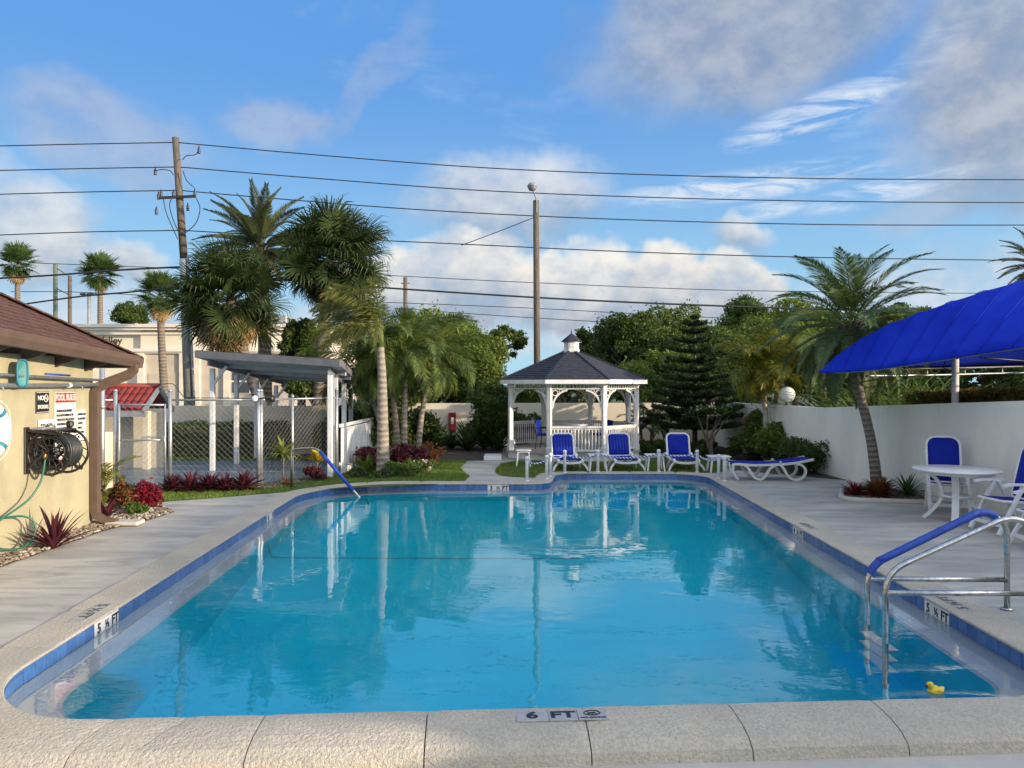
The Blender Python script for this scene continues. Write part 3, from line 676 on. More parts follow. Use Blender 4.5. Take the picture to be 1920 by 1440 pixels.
bed('planting_bed', [(3.9, 20.5), (5.3, 20.1), (5.7, 18.6), (6.6, 17.6), (7.5, 16.8), (7.4, 27), (0.2, 27), (0.2, 24.6), (3.9, 24.6)], 0.0)
bed('planting_bed', [(-6.45, 15.35), (-5.2, 15.55), (-4.2, 17.6), (-4.5, 17.7), (-5.6, 15.95), (-7.2, 15.6), (-7.2, 15.2)], 0.001)
BED_H = [(-6.42, 5.0), (-6.0, 5.0), (-6.02, 8.5), (-6.0, 11.0), (-5.75, 11.8), (-5.7, 12.6), (-6.3, 13.3), (-7.4, 13.5), (-7.6, 11.6), (-6.42, 11.6)]
bed('planting_bed', BED_H, 0.0)
BED_P = rounded([(6.05, 13.75, 0.3), (7.9, 13.35, 0.1), (7.75, 15.4, 0.1), (6.9, 15.6, 0.5)])
bed('planting_bed', [tuple(p) for p in BED_P], 0.006)
# concrete kerb of the palm bed
pb = Path(BED_P); kb = MB(); kk = 40
kb.tube([(*pb.at(pb.len * i / kk), 0.015) for i in range(kk)], 0.055, 8, closed=True); struct(kb.build('bed_kerb', M['patio']))
# stones of the house bed and mulch of the palm bed (loose, uncountable)
def pebbles(name, q, z, size, m, seed):
    r_ = np.random.RandomState(seed); n = len(q); t = (1 + 5 ** 0.5) / 2
    ico = np.array([(-1, t, 0), (1, t, 0), (-1, -t, 0), (1, -t, 0), (0, -1, t), (0, 1, t), (0, -1, -t), (0, 1, -t), (t, 0, -1), (t, 0, 1), (-t, 0, -1), (-t, 0, 1)]) / 1.9
    fc = np.array([(0, 11, 5), (0, 5, 1), (0, 1, 7), (0, 7, 10), (0, 10, 11), (1, 5, 9), (5, 11, 4), (11, 10, 2), (10, 7, 6), (7, 1, 8), (3, 9, 4), (3, 4, 2), (3, 2, 6), (3, 6, 8), (3, 8, 9), (4, 9, 5), (2, 4, 11), (6, 2, 10), (8, 6, 7), (9, 8, 1)])
    s = r_.uniform(0.5, 1.3, (n, 1, 1)) * size * np.stack([r_.uniform(.7, 1.3, n), r_.uniform(.7, 1.3, n), r_.uniform(.4, .7, n)], 1)[:, None, :]
    V = ico[None] * s; a = r_.uniform(0, 6.28, n); c_, s_ = np.cos(a), np.sin(a)
    X = V[:, :, 0] * c_[:, None] - V[:, :, 1] * s_[:, None]; Y = V[:, :, 0] * s_[:, None] + V[:, :, 1] * c_[:, None]
    V = np.stack([X + q[:, None, 0], Y + q[:, None, 1], V[:, :, 2] + z + r_.uniform(0, size * .6, (n, 1))], 2)
    return stuff(put(name, np_mesh(name, V.reshape(-1, 3), (fc[None] + 12 * np.arange(n)[:, None, None]).reshape(-1, 3), m, True)))
def chip_mat(name, cols, scale):
    m, n, b, out = base_mat(name); v = n.new('ShaderNodeTexVoronoi'); v.inputs['Scale'].default_value = scale; n.link(pos(n), v.inputs['Vector'])
    sp = n.new('ShaderNodeSeparateColor'); n.link(v.outputs['Color'], sp.inputs[0])
    c_ = n.mix(n.ramp(sp.outputs[0], 0.2, 0.8), cols[0], cols[1]); c_ = n.mix(n.ramp(sp.outputs[1], 0.6, 0.9), c_, cols[2])
    n.link(c_, b.inputs['Base Color']); b.inputs['Roughness'].default_value = 0.85; return m
M['stones'] = chip_mat('stones', ((0.26, 0.20, 0.14), (0.14, 0.115, 0.09), (0.48, 0.42, 0.34)), 16)
M['chips'] = chip_mat('chips', ((0.075, 0.055, 0.042), (0.14, 0.11, 0.085), (0.24, 0.20, 0.16)), 22)
tag(pebbles('gravel', in_poly_pts(BED_H, 5200, rs), 0.008, 0.026, M['stones'], 1), 'brown river stones along the foot of the yellow pool house', 'gravel')
tag(pebbles('bark_mulch', in_poly_pts([tuple(p) for p in BED_P], 2600, rs), 0.01, 0.022, M['chips'], 2), 'dark bark mulch around the leaning palm', 'mulch')
tag(pebbles('bark_mulch', in_poly_pts([(-6.6, 15.2), (-4.9, 15.3), (-4.2, 17.3), (-4.4, 17.5), (-5.4, 15.8), (-7.2, 15.5)], 1200, rs), 0.005, 0.028, M['chips'], 4), 'mulch along the foot of the chain link fence', 'mulch')

# ================================================================== WALLS
def wall(label, pts, tops, th, m, cap=None):
    """stucco wall along pts with a top that may step or slope"""
    t = thing('boundary_wall', label, 'wall'); b = MB(); cpm = MB()
    for i in range(len(pts) - 1):
        a, c_ = Vector(pts[i]), Vector(pts[i + 1]); d = (c_ - a).normalized(); n_ = Vector((-d.y, d.x)) * th / 2; k = max(1, int((c_ - a).length / 0.6))
        for j in range(k):
            p, q = a.lerp(c_, j / k), a.lerp(c_, (j + 1) / k); z0, z1 = (tops[i] + (tops[i + 1] - tops[i]) * f for f in (j / k, (j + 1) / k))
            e0, e1 = (rnd.uniform(-.006, .006) for _ in '12')
            b.add([(*(p - n_), -.2), (*(q - n_), -.2), (*(q - n_), z1), (*(p - n_), z0), (*(p + n_), -.2), (*(q + n_), -.2), (*(q + n_), z1), (*(p + n_), z0)],
                  [[0, 1, 2, 3], [5, 4, 7, 6], [3, 2, 6, 7]] + ([[4, 0, 3, 7]] if j == 0 else []) + ([[1, 5, 6, 2]] if j == k - 1 else []))
        if cap:
            cpm.add([(*(a - n_ * 1.25), tops[i] + .003), (*(c_ - n_ * 1.25), tops[i + 1] + .003), (*(c_ + n_ * 1.25), tops[i + 1] + .003), (*(a + n_ * 1.25), tops[i] + .003),
                     (*(a - n_ * 1.25), tops[i] + .05), (*(c_ - n_ * 1.25), tops[i + 1] + .05), (*(c_ + n_ * 1.25), tops[i + 1] + .05), (*(a + n_ * 1.25), tops[i] + .05)],
                    [[0, 3, 2, 1], [4, 5, 6, 7], [0, 1, 5, 4], [1, 2, 6, 5], [2, 3, 7, 6], [3, 0, 4, 7]])
    b.build('masonry', m, t)
    if cap: cpm.build('wall_cap', m, t)
    return t
wall('pale stucco wall behind the patio table and chairs', [(7.28, 27.0), (7.52, 18.0), (8.36, 11.0), (9.1, 4.8), (9.3, -7.0)], [1.52, 1.58, 1.93, 2.05, 2.05], 0.18, M['stucco_white'])
wall('cream stucco wall behind the white gazebo', [(-4.0, 27.1), (7.2, 27.1)], [1.45, 1.47], 0.18, M['stucco_cream'])
wall('cream stucco wall behind the clipped hedge', [(-17, 23.1), (-4.2, 23.1)], [1.49, 1.47], 0.18, M['stucco_cream'])
wall('short cream return wall behind the clump of palms', [(-4.0, 23.3), (-4.0, 27.0)], [1.47, 1.45], 0.16, M['stucco_cream'])

# ================================================================== POOL HOUSE
WX, WY = -6.42, 11.45                                   # wall face and its far corner
ph = thing('pool_house', 'yellow stucco pool house with brown shingled hip roof and gutter', 'building', (WX, WY, 0))
def loc(v): return Vector(v) - Vector((WX, WY, 0))
MB().box(loc((WX - 3, WY - 6.5, 1.17)), (6, 13, 2.75), bev=0.015).build('wall', M['stucco_yellow'], ph)
EX, EY = -5.95, 11.95                                   # eave corner
SL = 0.065                                              # the eave drops towards the corner downspout
def ez(y): return 2.41 + (EY - y) * SL
PITCH = 0.575
# roof deck planes (hip) : pool side and far side
def roof_pt(inx, y):                                    # pool-side plane: distance in from the eave
    return Vector((EX - inx, y, ez(y) + 0.135 + inx * PITCH))
rb = MB()
rb.add([loc(roof_pt(0, EY)), loc(roof_pt(0, EY - 14)), loc(roof_pt(3.2, EY - 14)), loc(roof_pt(3.2, EY - 3.2))], [[0, 3, 2, 1]])
rb.add([loc(roof_pt(0, EY)), loc(roof_pt(3.2, EY - 3.2)), loc(Vector((EX - 7, EY - 3.2, roof_pt(3.2, EY - 3.2).z))), loc(Vector((EX - 7, EY, roof_pt(0, EY).z)))], [[0, 3, 2, 1]])
roof = rb.build('roof', M['brown_dark'], ph)
# shingle courses: overlapping tabs with uneven butt lines
sh = MB(); ex = 0.125
for r_ in range(25):
    i0, i1 = r_ * ex, r_ * ex + ex * 1.06; y = EY - i0 - 0.02 * rnd.random()
    y_end = 5.0
    while y > y_end:
        wd = rnd.choice((0.2, 0.28, 0.33, 0.24)); lift = rnd.uniform(0.014, 0.026); y2 = max(y_end, y - wd + 0.008)
        cut = 0
        a0, a1 = roof_pt(i0 - 0.006, y), roof_pt(i0 - 0.006, y2); b0, b1 = roof_pt(i1, min(y, EY - i1)), roof_pt(i1, y2)
        up = Vector((PITCH, 0, 1)).normalized()
        A0, A1, B0, B1 = a0 + up * lift, a1 + up * lift, b0 + up * 0.006, b1 + up * 0.006
        sh.add([loc(v) for v in (A0, A1, B1, B0, a0, a1)], [[0, 3, 2, 1], [0, 1, 5, 4], [0, 4, 3], [1, 2, 5]]); y -= wd
stuff(sh.build('shingle_course', M['shingle_brown'], roof))
hp = MB()
for k in range(26):
    a = k * 0.13; p = roof_pt(a, EY - a) + Vector((0, 0, 0.03)); q = roof_pt(a + 0.17, EY - a - 0.17) + Vector((0, 0, 0.035))
    hp.bar(loc(p), loc(q), 0.24, 0.02)
hp.build('hip_cap', M['shingle_brown'], roof)
# gutter: K-profile, with end and corner, dropping to the downspout
gp = [(0.0, 0.17), (0.015, 0.17), (0.015, 0.155), (0.13, 0.155), (0.145, 0.175), (0.155, 0.165), (0.14, 0.09), (0.10, 0.02), (0.09, 0.0), (0.0, 0.0)]
def gutter(a, b, out):
    vs = []
    for p in (a, b):
        for n_, z_ in gp: vs.append(loc(Vector(p) + Vector(out) * n_ + Vector((0, 0, z_))))
    m_ = len(gp); return MB().add(vs, [[i, (i + 1) % m_, m_ + (i + 1) % m_, m_ + i] for i in range(m_)] + [list(range(m_))[::-1], [m_ + i for i in range(m_)]])
gutter((EX - 0.1, EY, ez(EY)), (EX - 0.1, EY - 13, ez(EY - 13)), (1, 0, 0)).build('gutter', M['brown_metal'], ph)
gutter((EX + 0.04, EY - 0.1, ez(EY) - 0.006), (EX - 6.5, EY - 0.1, ez(EY) - 0.006), (0, 1, 0)).build('gutter', M['brown_metal'], ph)
MB().add([loc((EX - 0.1, EY, ez(EY) + .02)), loc((EX - 0.1, EY - 13, ez(EY - 13) + .02)), loc((WX - .1, EY - 13, ez(EY - 13) + .10)), loc((WX - .1, EY, ez(EY) + .10))], [[0, 1, 2, 3]]).build('soffit', M['soffit'], ph)
for k in range(7):                                      # rafter tails under the eave
    y = WY - 0.25 - k * 0.72
    MB().add([loc(v) for v in ((EX - 0.1, y, ez(y) + 0.02), (WX, y, ez(y) + 0.10), (WX, y, ez(y) - 0.12), (EX - 0.1, y + .05, ez(y) + 0.02), (WX, y + .05, ez(y) + .10), (WX, y + .05, ez(y) - .12))],
             [[0, 1, 2], [3, 5, 4], [0, 2, 5, 3], [0, 3, 4, 1]]).build('rafter', M['brown_dark'], ph)
# downspout with two elbows
dp = [loc(v) for v in ((-5.97, 11.80, 2.46), (-5.97, 11.78, 2.37), (-6.02, 11.74, 2.30), (-6.24, 11.52, 2.17), (-6.33, 11.42, 2.10), (-6.35, 11.38, 2.02), (-6.35, 11.38, 1.2), (-6.35, 11.38, 0.22), (-6.32, 11.37, 0.15), (-6.22, 11.36, 0.09), (-6.02, 11.36, 0.05))]
MB().tube(dp, 0.078, 4, up=(1, 1, 0)).build('downspout', M['brown_metal'], ph)
struct(MB().box((-5.92, 11.42, 0.03), (0.5, 0.26, 0.06), bev=0.015).build('splash_block', M['patio']))
# pool poles hung along the wall
pl = thing('telescopic_pole', 'long grey pool pole hung low along the yellow wall', 'pole', (WX, WY, 0))
MB().tube([loc((WX + .12, 5.5, 2.13)), loc((WX + .12, 11.35, 2.135))], 0.026, 10).build('shaft', M['galv'], pl)
MB().tube([loc((WX + .12, 10.6, 2.13)), loc((WX + .12, 10.66, 2.13))], 0.033, 10).build('collar', M['white'], pl)
for y in (10.9, 9.2): MB().tube([loc((WX, y, 2.17)), loc((WX + .10, y, 2.17)), loc((WX + .15, y, 2.10)), loc((WX + .15, y, 2.06))], 0.006, 6).build('hook', M['galv'], pl)
pl = thing('skimmer_net', 'teal leaf skimmer net on the upper grey pole under the eave', 'net', (WX, WY, 0))
MB().tube([loc((WX + .12, 5.5, 2.36)), loc((WX + .12, 11.6, 2.205))], 0.018, 10).build('shaft', M['galv'], pl)
MB().tube([loc((WX + .17, 10.0, 2.285)), loc((WX + .17, 10.55, 2.27))], 0.014, 8).build('handle', M['blue_cover'], pl)
npts = [loc((WX + .16, 9.55 + .105 * math.copysign(abs(math.cos(q)) ** .6, math.cos(q)), 2.29 + .17 * math.copysign(abs(math.sin(q)) ** .6, math.sin(q)))) for q in np.linspace(0, 2 * math.pi, 28, endpoint=False)]
MB().tube(npts, 0.013, 6, closed=True).build('net_frame', M['teal'], pl)
M['net'] = mat('net_cloth', (0.07, 0.24, 0.26), (0.10, 0.30, 0.30), 60, 0.7)
nm = MB(); nm.add([*npts, loc((WX + .06, 9.55, 2.27))], [[i, (i + 1) % 28, 28] for i in range(28)]); nm.build('net_bag', M['net'], pl)
# signs on the wall: local x runs along +Y of the world, read from the pool
def wall_sign(name, label, y0, y1, z1, z0, m_plate, lines, border=None):
    w_, h_ = y1 - y0, z1 - z0; t = thing(name, label, 'sign', (WX + .012, (y0 + y1) / 2, (z0 + z1) / 2)); t.rotation_euler = (R(90), 0, R(90))
    MB().box((0, 0, 0), (w_, h_, .012), bev=.003).build('plate', m_plate, t)
    for item in lines:
        kind = item[0]
        if kind == 'panel': MB().box((item[1] * w_, item[2] * h_, .0075), (item[3] * w_, item[4] * h_, .003)).build('panel', item[5], t)
        elif kind == 'text':
            _, txt, fx, fy, size, m_, bold, sx_ = item[:8]; al = item[8] if len(item) > 8 else 'CENTER'
            put('lettering', text_mesh(txt, size * h_, m_, bold, sx_, al), t, (fx * w_, fy * h_, .0105))
    return t
K, W_, RD = M['black'], M['sign_white'], M['red']
t = wall_sign('no_smoking_sign', 'black no smoking sign with white lettering on yellow wall', 10.05, 10.33, 2.045, 1.755, K,
    [('text', 'NO', -.18, .20, .30, W_, .02, .95), ('text', 'SMOKING', 0, -.22, .26, W_, .02, .68), ('panel', 0, .46, .94, .02, W_), ('panel', 0, -.46, .94, .02, W_)])
e = MB(); e.tube([(.065 + .042 * math.cos(q), .055 + .048 * math.sin(q), .009) for q in np.linspace(0, 6.283, 22, endpoint=False)], .006, 5, closed=True)
e.bar((.035, .088, .009), (.095, .022, .009), .010, .003); e.bar((.04, .05, .009), (.09, .06, .009), .010, .003); e.build('emblem', W_, t)
body = ('• SHOWER BEFORE ENTERING', '• NO GLASS OR ANIMALS IN THE', '   FENCED POOL AREA (OR 50 FEET', '   FROM UNFENCED POOL)', '• NO FOOD OR BEVERAGES IN', '   POOL OR ON WET DECK', '• DO NOT SWALLOW THE POOL', '   WATER OR SWIM IF ILL', '   WITH DIARRHEA')
ln = [('panel', 0, .43, .97, .125, RD), ('text', 'POOL RULES', 0, .43, .115, W_, .02, .68), ('panel', 0, -.43, .97, .12, RD), ('text', 'NO DIVING', 0, -.43, .115, W_, .02, .74)]
for i, s_ in enumerate(body):
    ln.append(('text', s_, -.46, .258 - i * .0575, .046, K, .012, .56, 'LEFT'))
wall_sign('pool_rules_sign', 'tall white pool rules sign with red bands at head and foot', 10.46, 10.96, 2.03, .94, M['sign_white'], ln)
wall_sign('pool_hours_sign', 'small white pool hours sign partly behind the hose reel', 10.10, 10.44, 1.66, 1.40, M['sign_white'],
    [('text', 'POOL HOURS', 0, .22, .20, K, .012, .8), ('text', 'DAWN TO DUSK', 0, -.16, .19, K, .012, .7)])
wall_sign('load_sign', 'small white sign plate tucked directly under the pool hours sign', 10.14, 10.44, 1.385, 1.20, M['sign_white'], [])
wall_sign('swimmer_notice', 'narrow white notice with black lines next to the downspout', 10.985, 11.22, 1.77, 1.28, M['sign_white'],
    [('text', s_, -.43, .36 - i * .135, .095, K, .012, .60, 'LEFT') for i, s_ in enumerate(('BATHING LOAD', 'NO LIFEGUARD', 'ON DUTY', 'SWIM AT', 'YOUR OWN', 'RISK'))])
# life ring
lr = thing('life_ring', 'white life ring with teal bands hung at the photo edge of yellow wall', 'life ring', (WX + .08, 9.02, 1.58)); lr.rotation_euler = (0, R(90), 0)
MB().tube([(.295 * math.cos(q), .295 * math.sin(q), 0) for q in np.linspace(0, 6.2832, 44, endpoint=False)], .075, 12, closed=True).build('ring', M['ring_white'], lr)
for q0 in (0.72, 2.3, 3.9, 5.45):
    MB().tube([(.295 * math.cos(q), .295 * math.sin(q), 0) for q in np.linspace(q0, q0 + .2, 5)], .0775, 12).build('band', M['teal'], lr)
MB().tube([(.40 * math.cos(q) * (1 - .05 * math.cos(4 * q)), .40 * math.sin(q) * (1 - .05 * math.cos(4 * q)), .03) for q in np.linspace(0, 6.2832, 40, endpoint=False)], .006, 5, closed=True).build('grab_line', M['ring_white'], lr)
MB().tube([(-.37, 0, -.07), (-.40, 0, 0)], .012, 6).build('hook', M['galv'], lr)
# hose reel
hr = thing('hose_reel', 'dark wall mounted hose reel with crank on the yellow wall', 'hose reel', (WX, 9.86, 1.27))
MB().box((.012, 0, .0), (.024, .10, .62), bev=.006).build('mount_plate', M['dark'], hr)
MB().box((.012, .42, .0), (.024, .10, .62), bev=.006).build('mount_plate', M['dark'], hr)
b = MB()
for yy in (0, .42): b.bar((.0, yy, .27), (.42, yy, .22), .05, .03); b.bar((.0, yy, -.27), (.30, yy, 0), .04, .03)
b.box((.22, .21, .26), (.40, .46, .03), bev=.01); b.build('bracket', M['dark'], hr)
MB().box((.18, .06, .29), (.16, .22, .035), bev=.012).build('tray', M['grey_metal'], hr)
b = MB(); b.box((.33, .43, .33), (.09, .08, .09), bev=.02); b.build('guide_block', M['dark'], hr)
for yy, rr in ((.02, .29), (.40, .30)):
    fl = MB(); fl.tube([(.30 + rr * math.cos(q), yy, -.03 + rr * math.sin(q)) for q in np.linspace(0, 6.2832, 32, endpoint=False)], .018, 8, closed=True)
    for rr2 in (.10, .2): fl.tube([(.30 + rr2 * math.cos(q), yy, -.03 + rr2 * math.sin(q)) for q in np.linspace(0, 6.2832, 24, endpoint=False)], .010, 6, closed=True)
    for q in np.linspace(0, 6.2832, 14, endpoint=False):
        fl.tube([(.30 + .03 * math.cos(q), yy, -.03 + .03 * math.sin(q)), (.30 + .2 * math.cos(q + .25), yy, -.03 + .2 * math.sin(q + .25)), (.30 + rr * math.cos(q), yy, -.03 + rr * math.sin(q))], .008, 5)
    fl.build('flange', M['dark'], hr)
M['hose_dark'] = mat('hose_dark', (0.012, 0.016, 0.016), (0.03, 0.035, 0.034), 20, 0.4)
co = MB()
for lay in range(2):
    for k in range(11):
        co.tube([(.30 + (.19 + lay * .034) * math.cos(q), .045 + k * .033, -.03 + (.19 + lay * .034) * math.sin(q)) for q in np.linspace(0, 6.2832, 24, endpoint=False)], .016, 6, closed=True)
co.build('coiled_hose', M['hose_dark'], hr)
b = MB(); b.tube([(.30, .44, -.03), (.30, .52, -.03), (.33, .54, -.22), (.34, .54, -.26)], .016, 8); b.tube([(.34, .53, -.26), (.40, .60, -.30)], .024, 8); b.build('crank', M['dark'], hr)
MB().tube([(.30, -.02, -.03), (.30, -.07, -.05), (.30, -.075, -.10)], .018, 8).build('coupling', M['brass'], hr)
gh = thing('garden_hose', 'green garden hose looping down the yellow wall from the reel', 'hose', (WX, 9.86, 1.14))
hpts = [(.30, -.075, 0.02), (.29, -.09, -.12), (.26, -.13, -.30), (.20, -.24, -.47), (.14, -.42, -.58), (.08, -.62, -.68), (.06, -.74, -.82), (.10, -.70, -.99), (.18, -.52, -1.06), (.24, -.34, -1.04), (.27, -.24, -.92), (.24, -.22, -.76), (.16, -.32, -.68), (.08, -.52, -.66), (.03, -.72, -.64)]
def spline(pts, k=6):
    pts = [Vector(p) for p in pts]; out = []
    for i in range(len(pts) - 1):
        p0, p1, p2, p3 = pts[max(i - 1, 0)], pts[i], pts[i + 1], pts[min(i + 2, len(pts) - 1)]
        for j in range(k):
            t_ = j / k; out.append(0.5 * ((2 * p1) + (p2 - p0) * t_ + (2 * p0 - 5 * p1 + 4 * p2 - p3) * t_ ** 2 + (3 * p1 - p0 - 3 * p2 + p3) * t_ ** 3))
    return out + [pts[-1]]
MB().tube(spline(hpts), .0135, 8).build('hose_line', M['hose'], gh)
MB().tube([(-.005, -.74, -.635), (.05, -.70, -.642)], .02, 8).build('tap', M['brass'], gh)
# grey conduit and meter cabinet at the far corner
cb = thing('utility_cabinet', 'cream metal utility cabinet beyond the pool house corner', 'cabinet', (-8.35, 15.2, -.03))
MB().box((0, 0, .6), (.32, .3, 1.2), bev=.015).build('body', M['stucco_cream'], cb); MB().box((0, -.152, .62), (.27, .012, 1.05), bev=.004).build('door', M['stucco_cream'], cb)
MB().box((.0, -.161, .9), (.10, .006, .07)).build('label_plate', M['sign_white'], cb); MB().box((.10, -.165, .6), (.02, .02, .09)).build('handle', M['galv'], cb)
cd = thing('conduit_pipe', 'grey vertical conduit pipe just beyond the brown downspout', 'pipe', (-7.08, 12.9, -.03))
MB().tube([(0, 0, 0), (0, 0, 2.45)], .045, 10).build('pipe', M['galv'], cd)
for z_ in (.7, 1.75): MB().tube([(0, 0, z_), (0, 0, z_ + .07)], .055, 10).build('coupling', M['galv'], cd)

# ================================================================== RED TILED GATE ROOF
rt = thing('tiled_shelter', 'small cream shelter with red barrel tile roof behind the gate', 'shelter', (-10.0, 18.6, 0))
for x_ in (-1.9, .75): MB().box((x_, .3, .72), (.16, .16, 1.5), bev=.01).build('post', M['stucco_cream'], rt)
MB().box((-1.0, .72, .7), (4.0, .12, 1.45)).build('wall', M['stucco_cream'], rt)
tr = MB(); n_t = 20
halftile = []
for q in np.linspace(0, math.pi, 7): halftile.append((.075 * math.cos(q), .045 * math.sin(q)))
tm = MB()
for k_ in range(3):
    l0 = k_ * .31
    A = [(x, l0, z + .016) for x, z in halftile]; Bq = [(x * .9, l0 + .34, z * .9) for x, z in halftile]
    tm.add(A + Bq, [[i, i + 1, 8 + i - 0, 7 + i] if False else [i, i + 1, 7 + i + 1, 7 + i] for i in range(6)] , True)
tmesh = tm.mesh('roof_tile', M['red_tile'])
slope = math.atan2(.62, .9)
for k_ in range(n_t):
    put('roof_tile', tmesh, rt, (-2.3 + k_ * .165, -.38, 1.52), (slope, 0, 0))
MB().add([(-2.4, -.40, 1.50), (1.0, -.40, 1.50), (1.0, .42, 2.08), (-2.4, .42, 2.08), (-2.4, 1.2, 1.5), (1.0, 1.2, 1.5)], [[0, 1, 2, 3], [3, 2, 5, 4]]).build('roof_board', M['red_dark'], rt)
MB().tube([(-2.4, .40, 2.10), (1.02, .40, 2.10)], .07, 10).build('ridge_tile', M['red_tile'], rt)
gb = MB(); gb.bar((1.02, -.42, 1.46), (1.02, .42, 2.05), .05, .12); gb.bar((1.02, .42, 2.05), (1.02, 1.2, 1.46), .05, .12); gb.box((.2, -.36, 1.42), (1.7, .08, .14)); gb.build('barge_board', M['grey_metal'], rt)

# ================================================================== SHUFFLEBOARD SHELTER
st = thing('court_shelter', 'open court shelter with grey sloping roof on white posts', 'shelter')
FL, FR, BR, BL = Vector((-7.62, 18.0, 2.80)), Vector((-3.9, 16.95, 2.55)), Vector((-4.6, 22.4, 2.16)), Vector((-7.3, 23.6, 2.28))
dz = Vector((0, 0, .14))
MB().add([FL, FR, BR, BL, FL + dz, FR + dz, BR + dz, BL + dz], [[4, 5, 6, 7], [1, 0, 3, 2]]).build('roof', M['soffit'], st)
for a, b_ in ((FL, FR), (FR, BR), (BR, BL), (BL, FL)):
    out = ((a + b_) / 2 - (FL + BR) / 2); out.z = 0; out.normalize()
    MB().bar(a + out * .02 + Vector((0, 0, .075)), b_ + out * .02 + Vector((0, 0, .075)), .03, .17).build('fascia', M['grey_roof'], st)
MB().add([FL + dz * 1.2, FR + dz * 1.2, BR + dz * 1.2, BL + dz * 1.2], [[0, 1, 2, 3]]).build('roof_sheet', M['grey_roof'], st)
for k_ in range(1, 4):
    f = k_ / 4; a, b_ = FL.lerp(BL, f), FR.lerp(BR, f); MB().bar(a - Vector((0, 0, .05)), b_ - Vector((0, 0, .05)), .05, .10).build('rafter', M['soffit'], st)
for a, b_ in ((FL, BL), (FR, BR)):
    a2, b2 = a.lerp(b_, .05), b_.lerp(a, .03); inn = Vector((.18 if a is FL else -.28, 0, -.09)); MB().bar(a2 + inn, b2 + inn, .07, .16).build('beam', M['grey_metal'], st)
for (x_, y_) in ((-7.42, 18.5), (-7.40, 20.05), (-7.36, 21.5), (-7.30, 23.1), (-4.20, 17.25), (-4.26, 18.05), (-4.5, 20.0), (-4.75, 22.0)):
    f = (y_ - 17.5) / 5.6; zt = (2.80 - .52 * f) if x_ < -6 else (2.55 - .39 * (y_ - 16.95) / 5.55)
    MB().box((x_, y_, (zt - .17) / 2), (.11, .11, zt - .17), bev=.008).build('post', M['shelter_white'], st)
    if x_ < -6: MB().bar((x_ + .03, y_, zt - .55), (x_ + .36, y_ - .02, zt - .12), .05, .06).build('brace', M['shelter_white'], st)
# white board fence closing the court
bf = thing('board_fence', 'white vertical board fence beside the court shelter', 'fence', (-4.05, 17.75, 0))
for k_ in range(26):
    h_ = 1.12 + rnd.uniform(-.01, .01)
    MB().box((rnd.uniform(-.006, .006) + k_ * .006, .05 + k_ * .2, h_ / 2 - .02), (.025, .165, h_), bev=.004).build('board', M['white_paint'], bf)
for z_ in (.25, 1.16): MB().bar((-.03, -.05, z_), (.12, 5.2, z_), .05, .08).build('rail', M['white_paint'], bf)

# ================================================================== CHAIN LINK FENCE
FH = 1.84
def chain_panel(b, p, q, z0, z1, pitch=0.085, r=0.0024):
    p, q = Vector(p), Vector(q); Ln = (q - p).length; d = (q - p).normalized(); h_ = z1 - z0
    def pt(u, v): return (p.x + d.x * u, p.y + d.y * u, z0 + v)
    n_ = Vector((-d.y, d.x, 0))
    for sgn in (1, -1):
        c0 = -h_
        while c0 < Ln:
            u0, u1 = c0, c0 + h_; v0, v1 = 0.0, h_
            a0, a1 = max(u0, 0), min(u1, Ln)
            if a1 > a0:
                va, vb = (a0 - c0), (a1 - c0)
                if sgn < 0: va, vb = h_ - va, h_ - vb
                off = n_ * (.003 * sgn); b.tube([Vector(pt(a0, va)) + off, Vector(pt(a1, vb)) + off], r, 3, cap=False)
            c0 += pitch * 1.414
fence_runs = []
def chain_fence(label, pts, end_posts=True):
    t = thing('chain_link_fence', label, 'fence', (*pts[0], 0)); o_ = Vector((*pts[0], 0))
    for i in range(len(pts)):
        term = i in (0, len(pts) - 1)
        MB().tube([Vector((*pts[i], -.05)) - o_, Vector((*pts[i], FH + (.16 if term else .02))) - o_], .038 if term else .028, 10).build('post', M['galv'], t)
        MB().lathe([(.042, 0), (.042, .03), (.02, .055), (.0, .06)], Vector((*pts[i], FH + (.15 if term else .02))) - o_, 10).build('post_cap', M['galv'], t)
    for i in range(len(pts) - 1):
        a, b_ = Vector((*pts[i], 0)) - o_, Vector((*pts[i + 1], 0)) - o_
        MB().tube([a + Vector((0, 0, FH - .02)), b_ + Vector((0, 0, FH - .02))], .021, 8).build('top_rail', M['galv'], t)
        m_ = MB(); chain_panel(m_, a, b_, .03, FH - .03); stuff(m_.build('chain_mesh', M['chain'], t))
    return t
chain_fence('galvanised chain link fence in front of the shuffleboard court', [(-7.05, 15.4), (-5.28, 15.55)])
chain_fence('galvanised chain link fence running back beside the yellow croton', [(-5.24, 15.60), (-4.85, 16.5), (-4.16, 17.7)])
chain_fence('galvanised chain link fence beyond the gate near pool house', [(-10.6, 15.3), (-8.15, 15.35)])
gt = thing('chain_link_gate', 'galvanised chain link gate standing beside the tall hinge post', 'gate', (-8.05, 15.3, 0))
for z_ in (.08, 1.0, 1.72): MB().tube([(0, 0, z_), (.92, .05, z_)], .021, 8).build('rail', M['galv'], gt)
for x_ in (0, .92): MB().tube([(x_, x_ * .05, .05), (x_, x_ * .05, 1.74)], .024, 8).build('stile', M['galv'], gt)
m_ = MB(); chain_panel(m_, (0, 0, 0), (.92, .05, 0), .08, 1.70); stuff(m_.build('chain_mesh', M['chain'], gt))
MB().box((.90, .03, 1.02), (.08, .05, .12), bev=.01).build('latch', M['galv'], gt)
